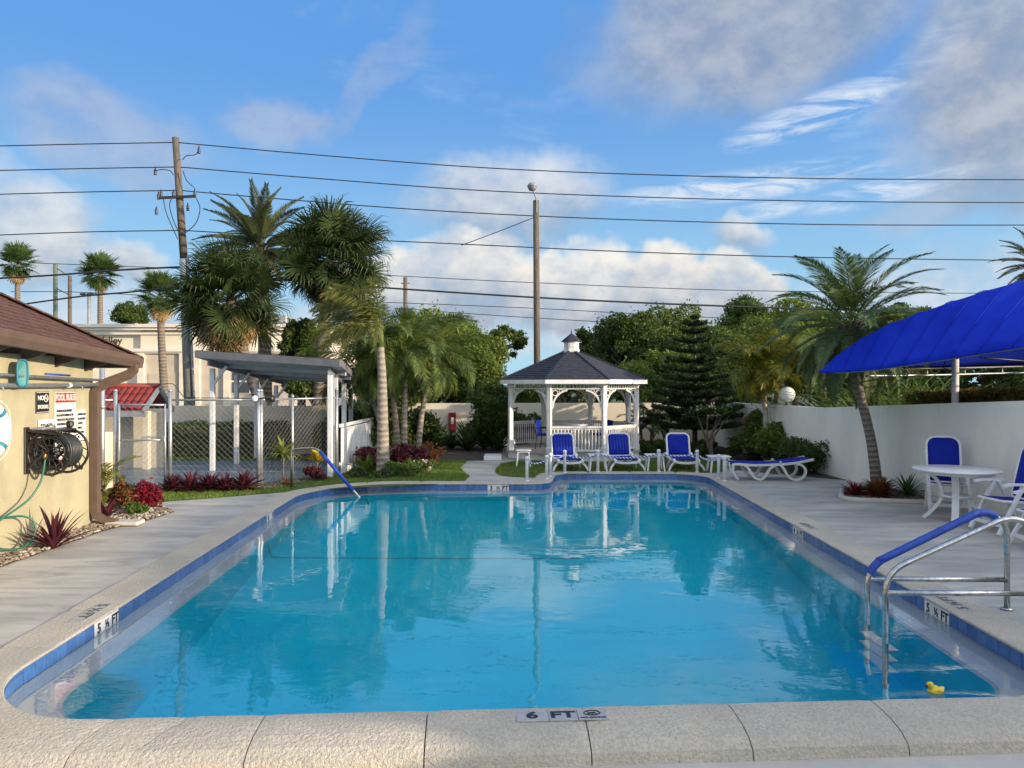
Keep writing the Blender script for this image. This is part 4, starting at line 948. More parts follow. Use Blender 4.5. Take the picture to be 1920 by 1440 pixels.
# flood lights on the fence corner
fl = thing('flood_light', 'twin round flood light clamped to the fence corner post', 'lamp', (-5.26, 15.56, 1.84))
for (x_, a, lm) in ((-.04, 0, 'globe'), (.24, 1.15, 'dark')):
    MB().lathe([(.0, -.10), (.04, -.09), (.05, 0), (.075, .07), (.075, .085)], (x_, -.09, .0), 14, Euler((R(85), 0, a)).to_matrix()).build('lamp_head', M['dark'], fl)
    MB().lathe([(.07, 0), (.05, .018), (.0, .025)], Vector((x_, -.09, 0)) + Euler((R(85), 0, a)).to_matrix() @ Vector((0, 0, .086)), 14, Euler((R(85), 0, a)).to_matrix()).build('lens', M[lm], fl)
MB().tube([(-.04, -.03, 0), (.1, -.05, .02), (.24, -.05, 0)], .015, 6).build('arm', M['dark'], fl)
MB().tube(spline([(-1.95, -.12, .30), (-1.75, -.12, .31), (-1.6, -.1, .12), (-1.45, -.08, .03), (-.7, -.04, .02), (0, 0, 0)]), .008, 5).build('cable', M['wire'], fl)

# ================================================================== GAZEBO
GX, GY = 1.80, 22.6
gz = thing('gazebo', 'white octagonal gazebo with slate shingled roof and cupola', 'gazebo', (GX, GY, 0))
AP, SD = 1.86, 1.54
def octo(ap, k): a = R(-90 + 22.5 + 45 * k); r_ = ap / math.cos(R(22.5)); return Vector((r_ * math.cos(a), r_ * math.sin(a), 0))
WP = M['white_paint']
fb = MB(); fb.prism([octo(AP + .10, k) for k in range(8)], .17, .21); fb.build('floor', mat('gazebo_floor', (0.42, 0.38, 0.33), (0.34, 0.31, 0.27), 3, .7), gz)
sk = MB(); sk.prism([octo(AP + .05, k) for k in range(8)], 0.0, .167); sk.build('skirt', WP, gz)
posts = [octo(AP - .02, k) for k in range(8)]
post_me = MB(); post_me.box((0, 0, 1.2), (.125, .125, 1.98), bev=.012); post_me.box((0, 0, .30), (.16, .16, .18), bev=.012); post_me.box((0, 0, 2.12), (.16, .16, .06), bev=.01); post_me = post_me.mesh('post', WP)
bal_me = MB(); bal_me.lathe([(.022, 0), (.022, .08), (.013, .10), (.02, .14), (.024, .22), (.017, .34), (.012, .46), (.02, .50), (.022, .52), (.022, .60)], (0, 0, .30), 8); bal_me = bal_me.mesh('baluster', WP)
spin_me = MB().lathe([(.014, 0), (.008, .025), (.015, .05), (.008, .075), (.014, .10)], (0, 0, 0), 6).mesh('spindle', WP)
for k in range(8):
    p, q = posts[k], posts[(k + 1) % 8]; a = math.atan2((q - p).y, (q - p).x); mid = (p + q) / 2; Ln = (q - p).length
    put('post', post_me, gz, p, (0, 0, a - R(22.5)))
    d = (q - p).normalized(); up = Vector((0, 0, 1))
    def pz(u, z): return p + d * u + up * z
    MB().bar(pz(.06, 2.02), pz(Ln - .06, 2.02), .05, .035).build('frieze_rail', WP, gz); MB().bar(pz(.06, 2.14), pz(Ln - .06, 2.14), .07, .03).build('frieze_rail', WP, gz)
    for j in range(13): put('spindle', spin_me, gz, pz(.12 + (Ln - .24) * j / 12, 2.03))
    for sgn, u0 in ((1, .06), (-1, Ln - .06)):                   # fretwork corner brackets
        bk = MB(); nrm = Vector((-d.y, d.x, 0))
        arc = [pz(u0 + sgn * (.50 - .46 * math.cos(f)), 1.50 + .48 * math.sin(f)) for f in np.linspace(0.05, 1.45, 12)]
        bk.ribbon(arc, .035, .05, nrm)
        arc2 = [pz(u0 + sgn * (.10 + .075 * math.cos(f)), 1.90 + .075 * math.sin(f)) for f in np.linspace(0, 6.283, 13)]
        bk.ribbon(arc2, .028, .022, nrm)
        arc3 = [pz(u0 + sgn * (.26 + .05 * math.cos(f)), 1.955 + .045 * math.sin(f)) for f in np.linspace(0, 6.283, 11)]
        bk.ribbon(arc3, .028, .018, nrm)
        bk.ribbon([pz(u0, 1.45), pz(u0 + sgn * .05, 1.50), pz(u0 + sgn * .03, 1.56), pz(u0, 1.60)], .03, .03, nrm)
        bk.bar(pz(u0 + sgn * .015, 1.50), pz(u0 + sgn * .015, 2.0), .03, .03, nrm)
        bk.build('bracket', WP, gz)
    if k == 6: continue                                          # entrance on the path side
    MB().bar(pz(.05, .95), pz(Ln - .05, .95), .11, .05).build('hand_rail', WP, gz); MB().bar(pz(.05, .90), pz(Ln - .05, .90), .04, .04).build('rail', WP, gz); MB().bar(pz(.05, .30), pz(Ln - .05, .30), .05, .05).build('rail', WP, gz)
    for j in range(14): put('baluster', bal_me, gz, pz(.14 + (Ln - .28) * j / 13, 0))
# roof
EAP = 2.14; ZE, ZT, TAP = 2.27, 3.10, .26
def rp(ap, k, z): v = octo(ap, k); return Vector((v.x, v.y, z))
for k in range(8):
    k2 = (k + 1) % 8
    pnl = MB(); nc = 15
    for r_ in range(nc):                                         # shingle courses, each lapping the one below
        f0, f1 = r_ / nc, min(1, (r_ + 1.08) / nc); a0, a1 = EAP + (TAP - EAP) * f0, EAP + (TAP - EAP) * f1; z0, z1 = ZE + (ZT - ZE) * f0, ZE + (ZT - ZE) * f1
        A, B_, C_, D_ = rp(a0, k, z0 + .022), rp(a0, k2, z0 + .022), rp(a1, k2, z1 + .006), rp(a1, k, z1 + .006)
        pnl.add([A, B_, C_, D_, rp(a0, k, z0), rp(a0, k2, z0)], [[0, 1, 2, 3], [4, 5, 1, 0]])
    pnl.build('roof_panel', M['shingle_dark'], gz)
    MB().add([rp(EAP, k, ZE - .01), rp(EAP, k2, ZE - .01), rp(TAP, k2, ZT - .03), rp(TAP, k, ZT - .03)], [[3, 2, 1, 0]]).build('ceiling_board', WP, gz)
    MB().bar(rp(EAP, k, ZE + .02), rp(TAP, k, ZT + .03), .09, .022).build('hip_cap', M['shingle_dark'], gz)
    o_ = (rp(EAP, k, 0) + rp(EAP, k2, 0)).normalized() * .012
    MB().add([rp(EAP, k, ZE + .012), rp(EAP, k2, ZE + .012), rp(EAP, k2, ZE - .115), rp(EAP, k, ZE - .115), rp(EAP - .035, k, ZE + .012), rp(EAP - .035, k2, ZE + .012), rp(EAP - .035, k2, ZE - .115), rp(EAP - .035, k, ZE - .115)],
             [[0, 3, 2, 1], [4, 5, 6, 7], [3, 7, 6, 2], [0, 1, 5, 4]]).build('fascia', WP, gz)
cu = put('cupola', None, gz, (0, 0, 0))
cb_ = MB(); cb_.prism([octo(.235, k) for k in range(8)], 3.07, 3.20); cb_.prism([octo(.205, k) for k in range(8)], 3.20, 3.42); cb_.prism([octo(.24, k) for k in range(8)], 3.40, 3.44); cb_.build('cupola_body', WP, cu)
for k in range(8):
    lv = MB(); p, q = octo(.215, k), octo(.215, (k + 1) % 8)
    for z_ in np.linspace(3.225, 3.385, 7): lv.bar(p.lerp(q, .14) + Vector((0, 0, z_)), p.lerp(q, .86) + Vector((0, 0, z_)), .018, .012)
    lv.build('louvre', WP, cu)
cr = MB()
prof_ = [(.31, 3.44), (.22, 3.52), (.12, 3.60), (.02, 3.68)]
for i in range(3):
    for k in range(8): cr.quad(rp(prof_[i][0], k, prof_[i][1]), rp(prof_[i][0], (k + 1) % 8, prof_[i][1]), rp(prof_[i + 1][0], (k + 1) % 8, prof_[i + 1][1]), rp(prof_[i + 1][0], k, prof_[i + 1][1]))
cr.prism([octo(.31, k) for k in range(8)], 3.43, 3.438); cr.build('cupola_roof', M['shingle_dark'], cu)
MB().lathe([(.03, 3.66), (.014, 3.70), (.028, 3.73), (.010, 3.76), (.0, 3.84)], (0, 0, 0), 8).build('finial', M['dark'], cu)
# step in front of the entrance
gs = thing('step_block', 'low white step at the gazebo entrance', 'step', (-.55, 21.5, 0)); MB().box((0, 0, .05), (.5, .8, .12), bev=.01).build('slab', M['white_paint'], gs)
# patio furniture inside the gazebo, seen through the balusters
def gaz_chair(x_, y_, rz, label):
    t = thing('wire_chair', label, 'chair', (x_, y_, .21), rz, 'chairs inside the gazebo')
    for sx_ in (-.24, .24):
        MB().tube(spline([(sx_, .25, 0), (sx_, .20, .44), (sx_, .27, .85)]), .014, 6).build('leg', M['dark'], t); MB().tube(spline([(sx_, -.24, 0), (sx_, -.22, .42), (sx_, -.2, .62), (sx_, .2, .63)]), .014, 6).build('leg', M['dark'], t)
    MB().box((0, 0, .43), (.46, .46, .05), bev=.02).build('seat', M['blue_sling'], t); MB().box((0, .24, .66), (.44, .05, .40), bev=.02).build('backrest', M['blue_sling'], t)
gaz_chair(1.0, 22.3, R(70), 'dark metal chair inside the gazebo nearest the path'); gaz_chair(2.7, 22.4, R(-80), 'dark metal chair inside the gazebo nearest the conifer')
gtb = thing('bistro_table', 'small white round table in the middle of the gazebo', 'table', (1.85, 22.5, .21))
MB().lathe([(.0, .70), (.44, .70), (.45, .715), (.44, .735), (.0, .735)], (0, 0, 0), 24).build('tabletop', M['white'], gtb); MB().lathe([(.22, 0), (.2, .03), (.04, .06), (.035, .7)], (0, 0, 0), 14).build('pedestal', M['white'], gtb)

# ================================================================== SHADE CANOPY beyond the right wall
cn = thing('shade_canopy', 'royal blue domed fabric canopy with stitched ribs beyond the wall', 'canopy', (9.2, 13.0, 0))
def cl(v): return Vector(v) - Vector((9.2, 13.0, 0))
# eaves: near edge from the pointed far corner towards the viewer's right, far edge behind
E0 = [P(1535, 699, 13.7), P(1560, 698, 13.5), P(1600, 696, 13.3), P(1650, 691, 13.0), P(1705, 683, 12.7), P(1765, 674, 12.4), P(1830, 664, 12.1), P(1920, 650, 11.7), P(2040, 634, 11.2), P(2200, 616, 10.8)]
T0 = [P(1535, 698, 13.7), P(1590, 657, 13.7), P(1665, 617, 13.6), P(1745, 589, 13.5), P(1830, 563, 13.4), P(1920, 539, 13.3), P(2020, 520, 13.2), P(2140, 502, 13.1), P(2290, 488, 13.0), P(2450, 480, 12.9)]
B0 = [P(1535, 699, 13.7), P(1610, 690, 14.2), P(1690, 689, 14.7), P(1770, 688, 15.0), P(1850, 686, 15.2), P(1930, 684, 15.3), P(2020, 680, 15.3), P(2140, 676, 15.2), P(2300, 672, 15.0), P(2480, 668, 14.8)]
def bez(e, t_, b_, v):                                          # arch from near eave over the ridge to the far eave
    c1 = e.lerp(t_, .62) + Vector((0, 0, (t_.z - e.z) * .30)); c2 = b_.lerp(t_, .62) + Vector((0, 0, (t_.z - b_.z) * .30))
    pts = [e, c1, t_, c2, b_]
    u = v * 4; i = min(3, int(u)); f = u - i
    p0, p1, p2, p3 = pts[max(i - 1, 0)], pts[i], pts[i + 1], pts[min(i + 2, 4)]
    return 0.5 * ((2 * p1) + (p2 - p0) * f + (2 * p0 - 5 * p1 + 4 * p2 - p3) * f * f + (3 * p1 - p0 - 3 * p2 + p3) * f ** 3)
SE, ST, SB = spline(E0, 8), spline(T0, 8), spline(B0, 8)
nu, nv = len(SE), 25; vs = []
for i in range(nu):
    sag = (0 if i % 6 == 0 else -.016 * math.sin(math.pi * (i % 6) / 6))
    for j in range(nv):
        p = bez(SE[i], ST[i], SB[i], j / (nv - 1)); mid = math.sin(math.pi * j / (nv - 1)); vs.append(cl(p + Vector((0.3, -.5, 1)).normalized() * sag * (.35 + .65 * mid) * min(1, i / 10)))
ff = [[i * nv + j, (i + 1) * nv + j, (i + 1) * nv + j + 1, i * nv + j + 1] for i in range(nu - 1) for j in range(nv - 1)]
fab = MB().add(vs, ff, True).build('fabric', M['canopy'], cn)
sol = fab.modifiers.new('thickness', 'SOLIDIFY'); sol.thickness = 0.012
sm_ = MB()
for i in range(6, nu, 6):
    fabl = [cl(bez(SE[i], ST[i], SB[i], j / 24) + Vector((0, -.004, .010))) for j in range(25)]
    seam = MB().tube(fabl, .007, 6); seam.build('seam', M['canopy'], cn)
for lst, off in ((SE, Vector((.16, .22, .0))), (SB, Vector((-.02, -.04, -.03)))): MB().tube([cl(p + off) for p in lst[8:]], .018, 6).build('frame_tube', M['grey_metal'], cn)
for i in range(30, nu, 18):
    a, b_ = SE[i] + Vector((.08, .06, -.05)), SB[i] + Vector((-.05, -.06, -.05)); MB().tube([cl(a), cl(b_)], .014, 6).build('cross_tube', M['dark'], cn)
    MB().tube([cl(a.lerp(b_, .5)), cl(bez(SE[i], ST[i], SB[i], .5))], .012, 6).build('strut', M['dark'], cn)
low = [SB[i] + Vector((-.1, -.15, -.16)) for i in range(10, nu)]
MB().tube([cl(p) for p in low], .02, 6).build('frame_tube', M['galv'], cn)
for i in range(14, nu, 7): MB().tube([cl(SB[i] + Vector((-.06, -.08, -.03))), cl(SB[i] + Vector((-.1, -.15, -.16)))], .012, 6).build('strut', M['galv'], cn)
for pp in (P(1791, 668, 13.95), P(2300, 640, 11.6), SB[40], SB[-6]):
    MB().tube([cl((pp.x, pp.y, -.2)), cl((pp.x, pp.y, pp.z))], .062, 12).build('post', M['white_paint'], cn); MB().box(cl((pp.x, pp.y, pp.z - .02)), (.20, .20, .04), bev=.005).build('post_plate', M['galv'], cn)

# ================================================================== HANDRAILS
def fillet(pts, r, k=6):
    pts = [Vector(p) for p in pts]; out = [pts[0]]
    for i in range(1, len(pts) - 1):
        p = pts[i]; u, v = (pts[i - 1] - p), (pts[i + 1] - p); t_ = min(r, u.length * .48, v.length * .48); a, b = p + u.normalized() * t_, p + v.normalized() * t_
        for j in range(k + 1):
            f = j / k; out.append(a * (1 - f) ** 2 + p * 2 * f * (1 - f) + b * f * f)
    return out + [pts[-1]]
ST_ = M['steel']; RR = 0.026
ld = thing('pool_ladder', 'steel pool ladder with one blue sleeved handrail and submerged treads', 'ladder', (4.0, 6.9, 0))
def ll(v): return Vector(v) - Vector((4.0, 6.9, 0))
def ladder_rail(y, x0, xs, xt, xd, ztop, zs, zb):
    pts = [(x0, y, -1.25), (x0, y, zs - .1), (x0 + .05, y, zs), (xt, y, ztop), (xd, y, ztop - .12), (xd, y, -.02)]
    full = fillet([(x0, y, -1.25), (x0, y, zs - .02), (xt, y, ztop + .03), (xd, y, ztop - .10), (xd, y, -.02)], .20, 8)
    MB().tube([ll(p) for p in full], RR, 12, up=(0, 1, 0)).build('handrail', ST_, ld)
    MB().tube([ll((x0, y, zb)), ll((xd, y, zb - .01))], RR * .95, 12).build('cross_bar', ST_, ld)
    MB().lathe([(.055, 0), (.055, .006), (.03, .016)], ll((xd, y, -.004)), 14).build('escutcheon', ST_, ld)
    return full
fa = ladder_rail(7.15, 3.40, 3.5, 4.52, 4.74, .915, .42, .285)
ne = ladder_rail(6.62, 3.31, 3.5, 4.42, 4.70, .955, .50, .30)
seg = [p for p in fa if .30 < p.z]; i1 = max(range(len(fa)), key=lambda i: fa[i].z)
cov = [p for i, p in enumerate(fa) if (p.z > .33 and i <= i1 + 5)]
MB().tube([ll(p) for p in spline(cov, 3)], .037, 12, up=(0, 1, 0)).build('sleeve', M['blue_cover'], ld)
for z_ in (-.36, -.64, -.92):
    MB().box(ll((3.37, 6.88, z_)), (.12, .52, .035), bev=.01).build('tread', M['white'], ld)
hr2 = thing('stair_handrail', 'single steel handrail with blue sleeve at the shallow end', 'handrail', (-4.5, 15.3, 0))
full = fillet([(-4.58, 15.5, -.05), (-4.57, 15.48, .80), (-4.02, 15.36, .84), (-2.95, 15.1, -.30), (-2.9, 15.08, -.9)], .13, 7)
MB().tube([p - Vector((-4.5, 15.3, 0)) for p in full], .024, 12, up=(0, 1, 0)).build('handrail', ST_, hr2)
a, b_ = Vector((-3.95, 15.345, .77)), Vector((-3.22, 15.165, -.02)); MB().tube([a - Vector((-4.5, 15.3, 0)), b_ - Vector((-4.5, 15.3, 0))], .036, 12).build('sleeve', M['blue_cover'], hr2)

# ---- rubber duck
dk = thing('rubber_duck', 'yellow rubber duck floating in the near corner of pool', 'toy duck', (3.15, 5.56, WATER_Z - .010), R(4)); dk.scale = (.85, .85, .85)
def ball(c_, rx, ry, rz, m_, nm, parent, n=18, k=12, warp=None):
    vs = []; fs = []
    for i in range(k + 1):
        th = math.pi * i / k
        for j in range(n):
            f = 2 * math.pi * j / n; v = Vector((rx * math.sin(th) * math.cos(f), ry * math.sin(th) * math.sin(f), rz * math.cos(th)))
            if warp: v = warp(v)
            vs.append(v + Vector(c_))
    for i in range(k):
        for j in range(n): fs.append([i * n + j, (i + 1) * n + j, (i + 1) * n + (j + 1) % n, i * n + (j + 1) % n])
    return MB().add(vs, fs, True).build(nm, m_, parent)
def duck_warp(v):
    t_ = max(0, v.x / .075); v = v.copy(); v.z += .030 * t_ ** 2.2; v.y *= 1 - .45 * t_ ** 2
    return v
ball((.01, 0, .022), .075, .050, .034, M['yellow'], 'body', dk, warp=duck_warp); hd = ball((-.045, 0, .076), .031, .029, .030, M['yellow'], 'head', dk)
ball((-.034, 0, .048), .026, .024, .024, M['yellow'], 'neck', dk)
bl = MB(); bl.lathe([(.014, 0), (.013, .012), (.006, .026), (.0, .030)], (0, 0, 0), 10, Euler((0, R(-97), 0)).to_matrix()); bl.build('beak', M['dark'], hd, (-.068, 0, .068))
for s_ in (-1, 1):
    ball((-.062, s_ * .019, .086), .0055, .0055, .007, M['black'], 'eye', hd, 8, 6)
    ball((.022, s_ * .044, .040), .034, .010, .016, M['yellow'], 'wing', dk, 10, 8)

# ================================================================== LOUNGERS
M['sling_light'] = mat('sling_light', (0.015, 0.05, 0.36), None, rough=0.8)
W = M['white']; BS = M['blue_sling']
def rrect(w_, h_, r, k=5):
    out = []
    for cx, cy_, a0 in ((w_ / 2 - r, h_ - r, 0), (-w_ / 2 + r, h_ - r, 90), (-w_ / 2 + r * .4, r * .4, 180), (w_ / 2 - r * .4, r * .4, 270)):
        rr = r if a0 < 180 else r * .4
        for j in range(k + 1): out.append((cx + rr * math.cos(R(a0 + 90 * j / k)), cy_ + rr * math.sin(R(a0 + 90 * j / k))))
    return out
def sling_panel(outline, fn, th=.012, inset=.0):
    n = len(outline); c_ = (sum(p[0] for p in outline) / n, sum(p[1] for p in outline) / n); vs = []; fs = []
    rings = (1.0, .66, .33)
    for side in (0, 1):
        for rg in rings:
            for (x, y) in outline:
                X, Y = c_[0] + (x - c_[0]) * rg, c_[1] + (y - c_[1]) * rg; vs.append(fn(X, Y, th * (side - .5) - .018 * (1 - rg ** 2)))
        vs.append(fn(*c_, th * (side - .5) - .018))
    k = len(rings)
    for side in (0, 1):
        o = side * (k * n + 1)
        for r_ in range(k - 1):
            for j in range(n):
                f = [o + r_ * n + j, o + r_ * n + (j + 1) % n, o + (r_ + 1) * n + (j + 1) % n, o + (r_ + 1) * n + j]; fs.append(f if side else f[::-1])
        for j in range(n):
            f = [o + (k - 1) * n + j, o + (k - 1) * n + (j + 1) % n, o + k * n]; fs.append(f if side else f[::-1])
    for j in range(n): fs.append([j, (j + 1) % n, k * n + 1 + (j + 1) % n, k * n + 1 + j])
    return MB().add(vs, fs, True)
def lounger(label, x, y, rz, group, slats=False):
    t = thing('sun_lounger', label, 'sun lounger', (x, y, -.005), rz, group)
    Wd, SZ = .60, .255
    rail = spline([(0, .0, SZ - .05), (0, .08, SZ + .015), (0, .45, SZ - .01), (0, .95, SZ + .02), (0, 1.35, SZ + .05)], 5)
    for s_ in (-1, 1):
        MB().ribbon([(s_ * Wd / 2, p.y, p.z) for p in rail], .045, .06, (1, 0, 0)).build('side_rail', W, t)
        leg = spline([(s_ * .24, .10, SZ - .03), (s_ * .32, .07, SZ - .07), (s_ * .40, .04, .10), (s_ * .44, .02, .0)], 5); MB().ribbon(leg, .05, .045, (0, 1, 0)).build('leg', W, t)
        leg = spline([(s_ * .26, .55, SZ - .03), (s_ * .33, .6, .15), (s_ * .37, .66, .0)], 5); MB().ribbon(leg, .05, .04, (0, 1, 0)).build('leg', W, t)
        MB().tube([(s_ * .20, 1.02, SZ), (s_ * .24, 1.30, .0)], .016, 6).build('leg', W, t)
        MB().tube([(s_ * .12, .62, .03), (s_ * .30, .30, SZ - .05)], .012, 6).build('brace', M['galv'], t)
    fr = spline([(-.31, .04, SZ + .005), (-.22, -.015, SZ - .035), (0, -.03, SZ - .05), (.22, -.015, SZ - .035), (.31, .04, SZ + .005)], 5)
    MB().ribbon(fr, .05, .07, (0, 0, 1)).build('front_rail', W, t)
    zf = lambda y_: SZ + .035 - .03 * math.sin(max(0, min(1, y_ / .95)) * math.pi)
    out = [(q[0], q[1] + .02) for q in rrect(Wd - .05, .95, .05)]
    sling_panel(out, lambda X, Y, h_: (X, Y, zf(Y) + h_)).build('seat', BS, t)
    ba = R(72); by, bz = .98, SZ + .03
    bfn = lambda X, Y, h_: (X, by + Y * math.cos(ba) - h_ * math.sin(ba) * -1, bz + Y * math.sin(ba) + h_ * math.cos(ba))
    bo = rrect(.58, .60, .12); back = put('backrest', None, t)
    MB().tube([bfn(X, Y, 0) for X, Y in bo], .026, 8, closed=True, up=(0, 1, 0)).build('back_frame', W, back)
    sling_panel([(X * .94, .02 + Y * .95) for X, Y in bo], bfn).build('back_sling', BS, back)
    if slats:
        for k in range(6): MB().ribbon([bfn(-.19 + k * .076, .18, -.030), bfn(-.19 + k * .076, .50, -.030)], .022, .006, (1, 0, 0)).build('slat', M['sling_light'], back)
    for s_ in (-1, 1):
        MB().bar((s_ * .32, .80, SZ + .05), (s_ * .33, 1.05, SZ + .10), .05, .04).build('arm_stub', W, t)
    return t
GRP = 'raised loungers along the far coping'
lounger('blue and white lounger raised up in front of the gazebo posts', 1.45, 18.42, R(7), GRP, True)
lounger('blue and white raised lounger, middle one of the three', 2.86, 18.46, R(4), GRP, True)
lounger('blue and white raised lounger facing straight on beside the conifer', 4.32, 18.44, R(-1), GRP)
# flat lounger seen from the side
t = thing('sun_lounger', 'blue and white lounger lying flat, seen from its side', 'sun lounger', (4.95, 16.75, -.005), R(-3))
for s_ in (0, .62):
    far = spline([(0, s_, .30), (.06, s_, .355), (.5, s_, .335), (1.0, s_, .355), (1.35, s_, .385), (1.78, s_, .47)], 6)
    MB().ribbon(far, .05, .05, (0, 1, 0)).build('side_rail', W, t)
    v1 = spline([(.27, s_, .33), (.34, s_, .27), (.46, s_, .08), (.56, s_, .025), (.64, s_, .03), (.72, s_, .10), (.82, s_, .26), (.94, s_, .335)], 6); MB().ribbon(v1, .055, .05, (0, 1, 0)).build('leg', W, t)
    v2 = spline([(1.05, s_, .345), (1.12, s_, .27), (1.22, s_, .09), (1.34, s_, .025), (1.48, s_, .03), (1.58, s_, .12), (1.60, s_, .24), (1.52, s_, .34), (1.40, s_, .37)], 6); MB().ribbon(v2, .055, .05, (0, 1, 0)).build('leg', W, t)
    MB().ribbon(spline([(0.02, s_, .30), (-.0, s_, .22), (.05, s_, .10), (.12, s_, .015)], 5), .05, .045, (0, 1, 0)).build('leg', W, t)
lf = lambda X, Y, h_: (Y + .02, X + .31, (.375 - .025 * math.sin(min(1, max(0, Y / 1.1)) * math.pi) + max(0, Y - 1.0) * .14) + h_)
sling_panel(rrect(.58, 1.05, .05), lf).build('seat', BS, t); sling_panel([(a, b + 1.08) for a, b in rrect(.58, .64, .06)], lf).build('backrest', BS, t)
for y_ in (.0, .62): MB().lathe([(.03, 0), (.03, .02), (.0, .03)], (1.06, y_, .40), 10).build('hinge', W, t)
# side tables
def side_table(label, x, y, w_=.46, h_=.39, rz=0):
    t = thing('side_table', label, 'side table', (x, y, -.005), rz, 'white side tables between the loungers')
    MB().box((0, 0, h_), (w_, .42, .03), bev=.012).build('tabletop', W, t); MB().box((0, 0, h_ - .035), (w_ - .08, .34, .04), bev=.008).build('apron', W, t)
    for sx_ in (-1, 1):
        for sy_ in (-1, 1): MB().ribbon([(sx_ * (w_ / 2 - .06), sy_ * .15, h_ - .02), (sx_ * (w_ / 2 - .045), sy_ * .16, .2), (sx_ * (w_ / 2 - .02), sy_ * .18, 0)], .05, .035, (0, 1, 0)).build('leg', W, t)
side_table('white side table between the first and middle raised loungers', 2.13, 18.62); side_table('white side table between the middle and straight facing loungers', 3.56, 18.62)
side_table('white side table between straight facing and flat loungers', 5.05, 18.25, .52); side_table('white side table by the concrete path before the gazebo', .30, 19.6, .40, .42)

# ---- rope stanchions and ropes
PS = {}
def stanchion(key, px, py, label):
    g_ = G(px, py); p = PS[key] = Vector((g_.x, g_.y, 0)); t = thing('rope_post', label, 'post', p, 0, 'white rope posts on the far coping')
    MB().lathe([(.036, -.01), (.036, .47), (.036, .475)], (0, 0, 0), 12).build('shaft', W, t); MB().lathe([(.045, .465), (.047, .52), (.036, .545), (.0, .552)], (0, 0, 0), 12).build('cap', W, t); MB().lathe([(.05, -.004), (.05, .012), (.037, .022)], (0, 0, 0), 12).build('collar', W, t)
for key, px, py, lb in (('a', 988, 902, 'white rope post at the free end of the short rope by the path'), ('b', 1025, 898.5, 'white rope post at the inner corner of coping, nearer the path'), ('c', 1032, 893.5, 'white rope post at the inner corner of coping, beside the first lounger'),
                    ('d', 1059, 886, 'white rope post standing right in front of the first raised lounger'), ('e', 1121, 885, 'white rope post between the first and middle raised loungers'), ('f', 1235, 884.5, 'white rope post between the middle and straight facing loungers'),
                    ('g', 1307, 885.5, 'white rope post just past the straight facing lounger'), ('h', 1347.5, 897, 'white rope post at the pool corner, farther of the close pair'), ('i', 1358, 902, 'white rope post at the pool corner, nearer of the close pair')):
    stanchion(key, px, py, lb)
def rope(a, b, sag, label):
    p, q = PS[a] + Vector((0, 0, .44)), PS[b] + Vector((0, 0, .44)); pts = [p.lerp(q, f) - Vector((0, 0, sag * 4 * f * (1 - f))) for f in np.linspace(0, 1, 25)]
    t = thing('twisted_rope', label, 'rope', p, 0, 'blue and white ropes along far coping'); Ln = (q - p).length; turns = Ln / .085
    for ph, m_, nm in ((0, W, 'strand'), (math.pi, M['rope_blue'], 'strand')):
        k = int(Ln / .012); path = []
        for i in range(k + 1):
            f = i / k; c_ = p.lerp(q, f) - Vector((0, 0, sag * 4 * f * (1 - f))); a_ = ph + f * turns * 2 * math.pi; d = (q - p).normalized(); sd_ = Vector((-d.y, d.x, 0)); path.append(c_ - p + (sd_ * math.cos(a_) + Vector((0, 0, 1)) * math.sin(a_)) * .010)
        MB().tube(path, .012, 5).build(nm, m_, t)
rope('a', 'b', .07, 'short twisted rope slung beside the concrete path'); rope('c', 'd', .05, 'twisted rope slung before the first raised lounger'); rope('d', 'e', .09, 'twisted rope sagging past the knees of first lounger')
rope('e', 'f', .10, 'twisted rope slung in front of the middle raised lounger'); rope('f', 'g', .05, 'twisted rope slung in front of the straight facing lounger'); rope('g', 'h', .08, 'twisted rope slung to the pool corner posts')

# ================================================================== PATIO TABLE AND CHAIRS
tb = thing('patio_table', 'round white resin patio table beside the stucco wall', 'table', (7.05, 11.85, -.005), R(12))
MB().lathe([(.0, .775), (.585, .775), (.62, .785), (.625, .80), (.62, .812), (.0, .812)], (0, 0, 0), 40).build('tabletop', W, tb); MB().lathe([(.53, .735), (.53, .776)], (0, 0, 0), 32).build('apron', W, tb)
for k in range(4):
    a = R(45 + 90 * k); c_, s_ = math.cos(a), math.sin(a)
    pts = spline([(.46, 0, .76), (.30, 0, .66), (.20, 0, .48), (.22, 0, .30), (.34, 0, .12), (.46, 0, .0)], 6); MB().ribbon([(p.x * c_, p.x * s_, p.z) for p in pts], .10, .05, (-s_, c_, 0)).build('leg', W, tb)
MB().lathe([(.22, .36), (.24, .38), (.22, .40), (.0, .40)], (0, 0, 0), 20).build('shelf', W, tb)
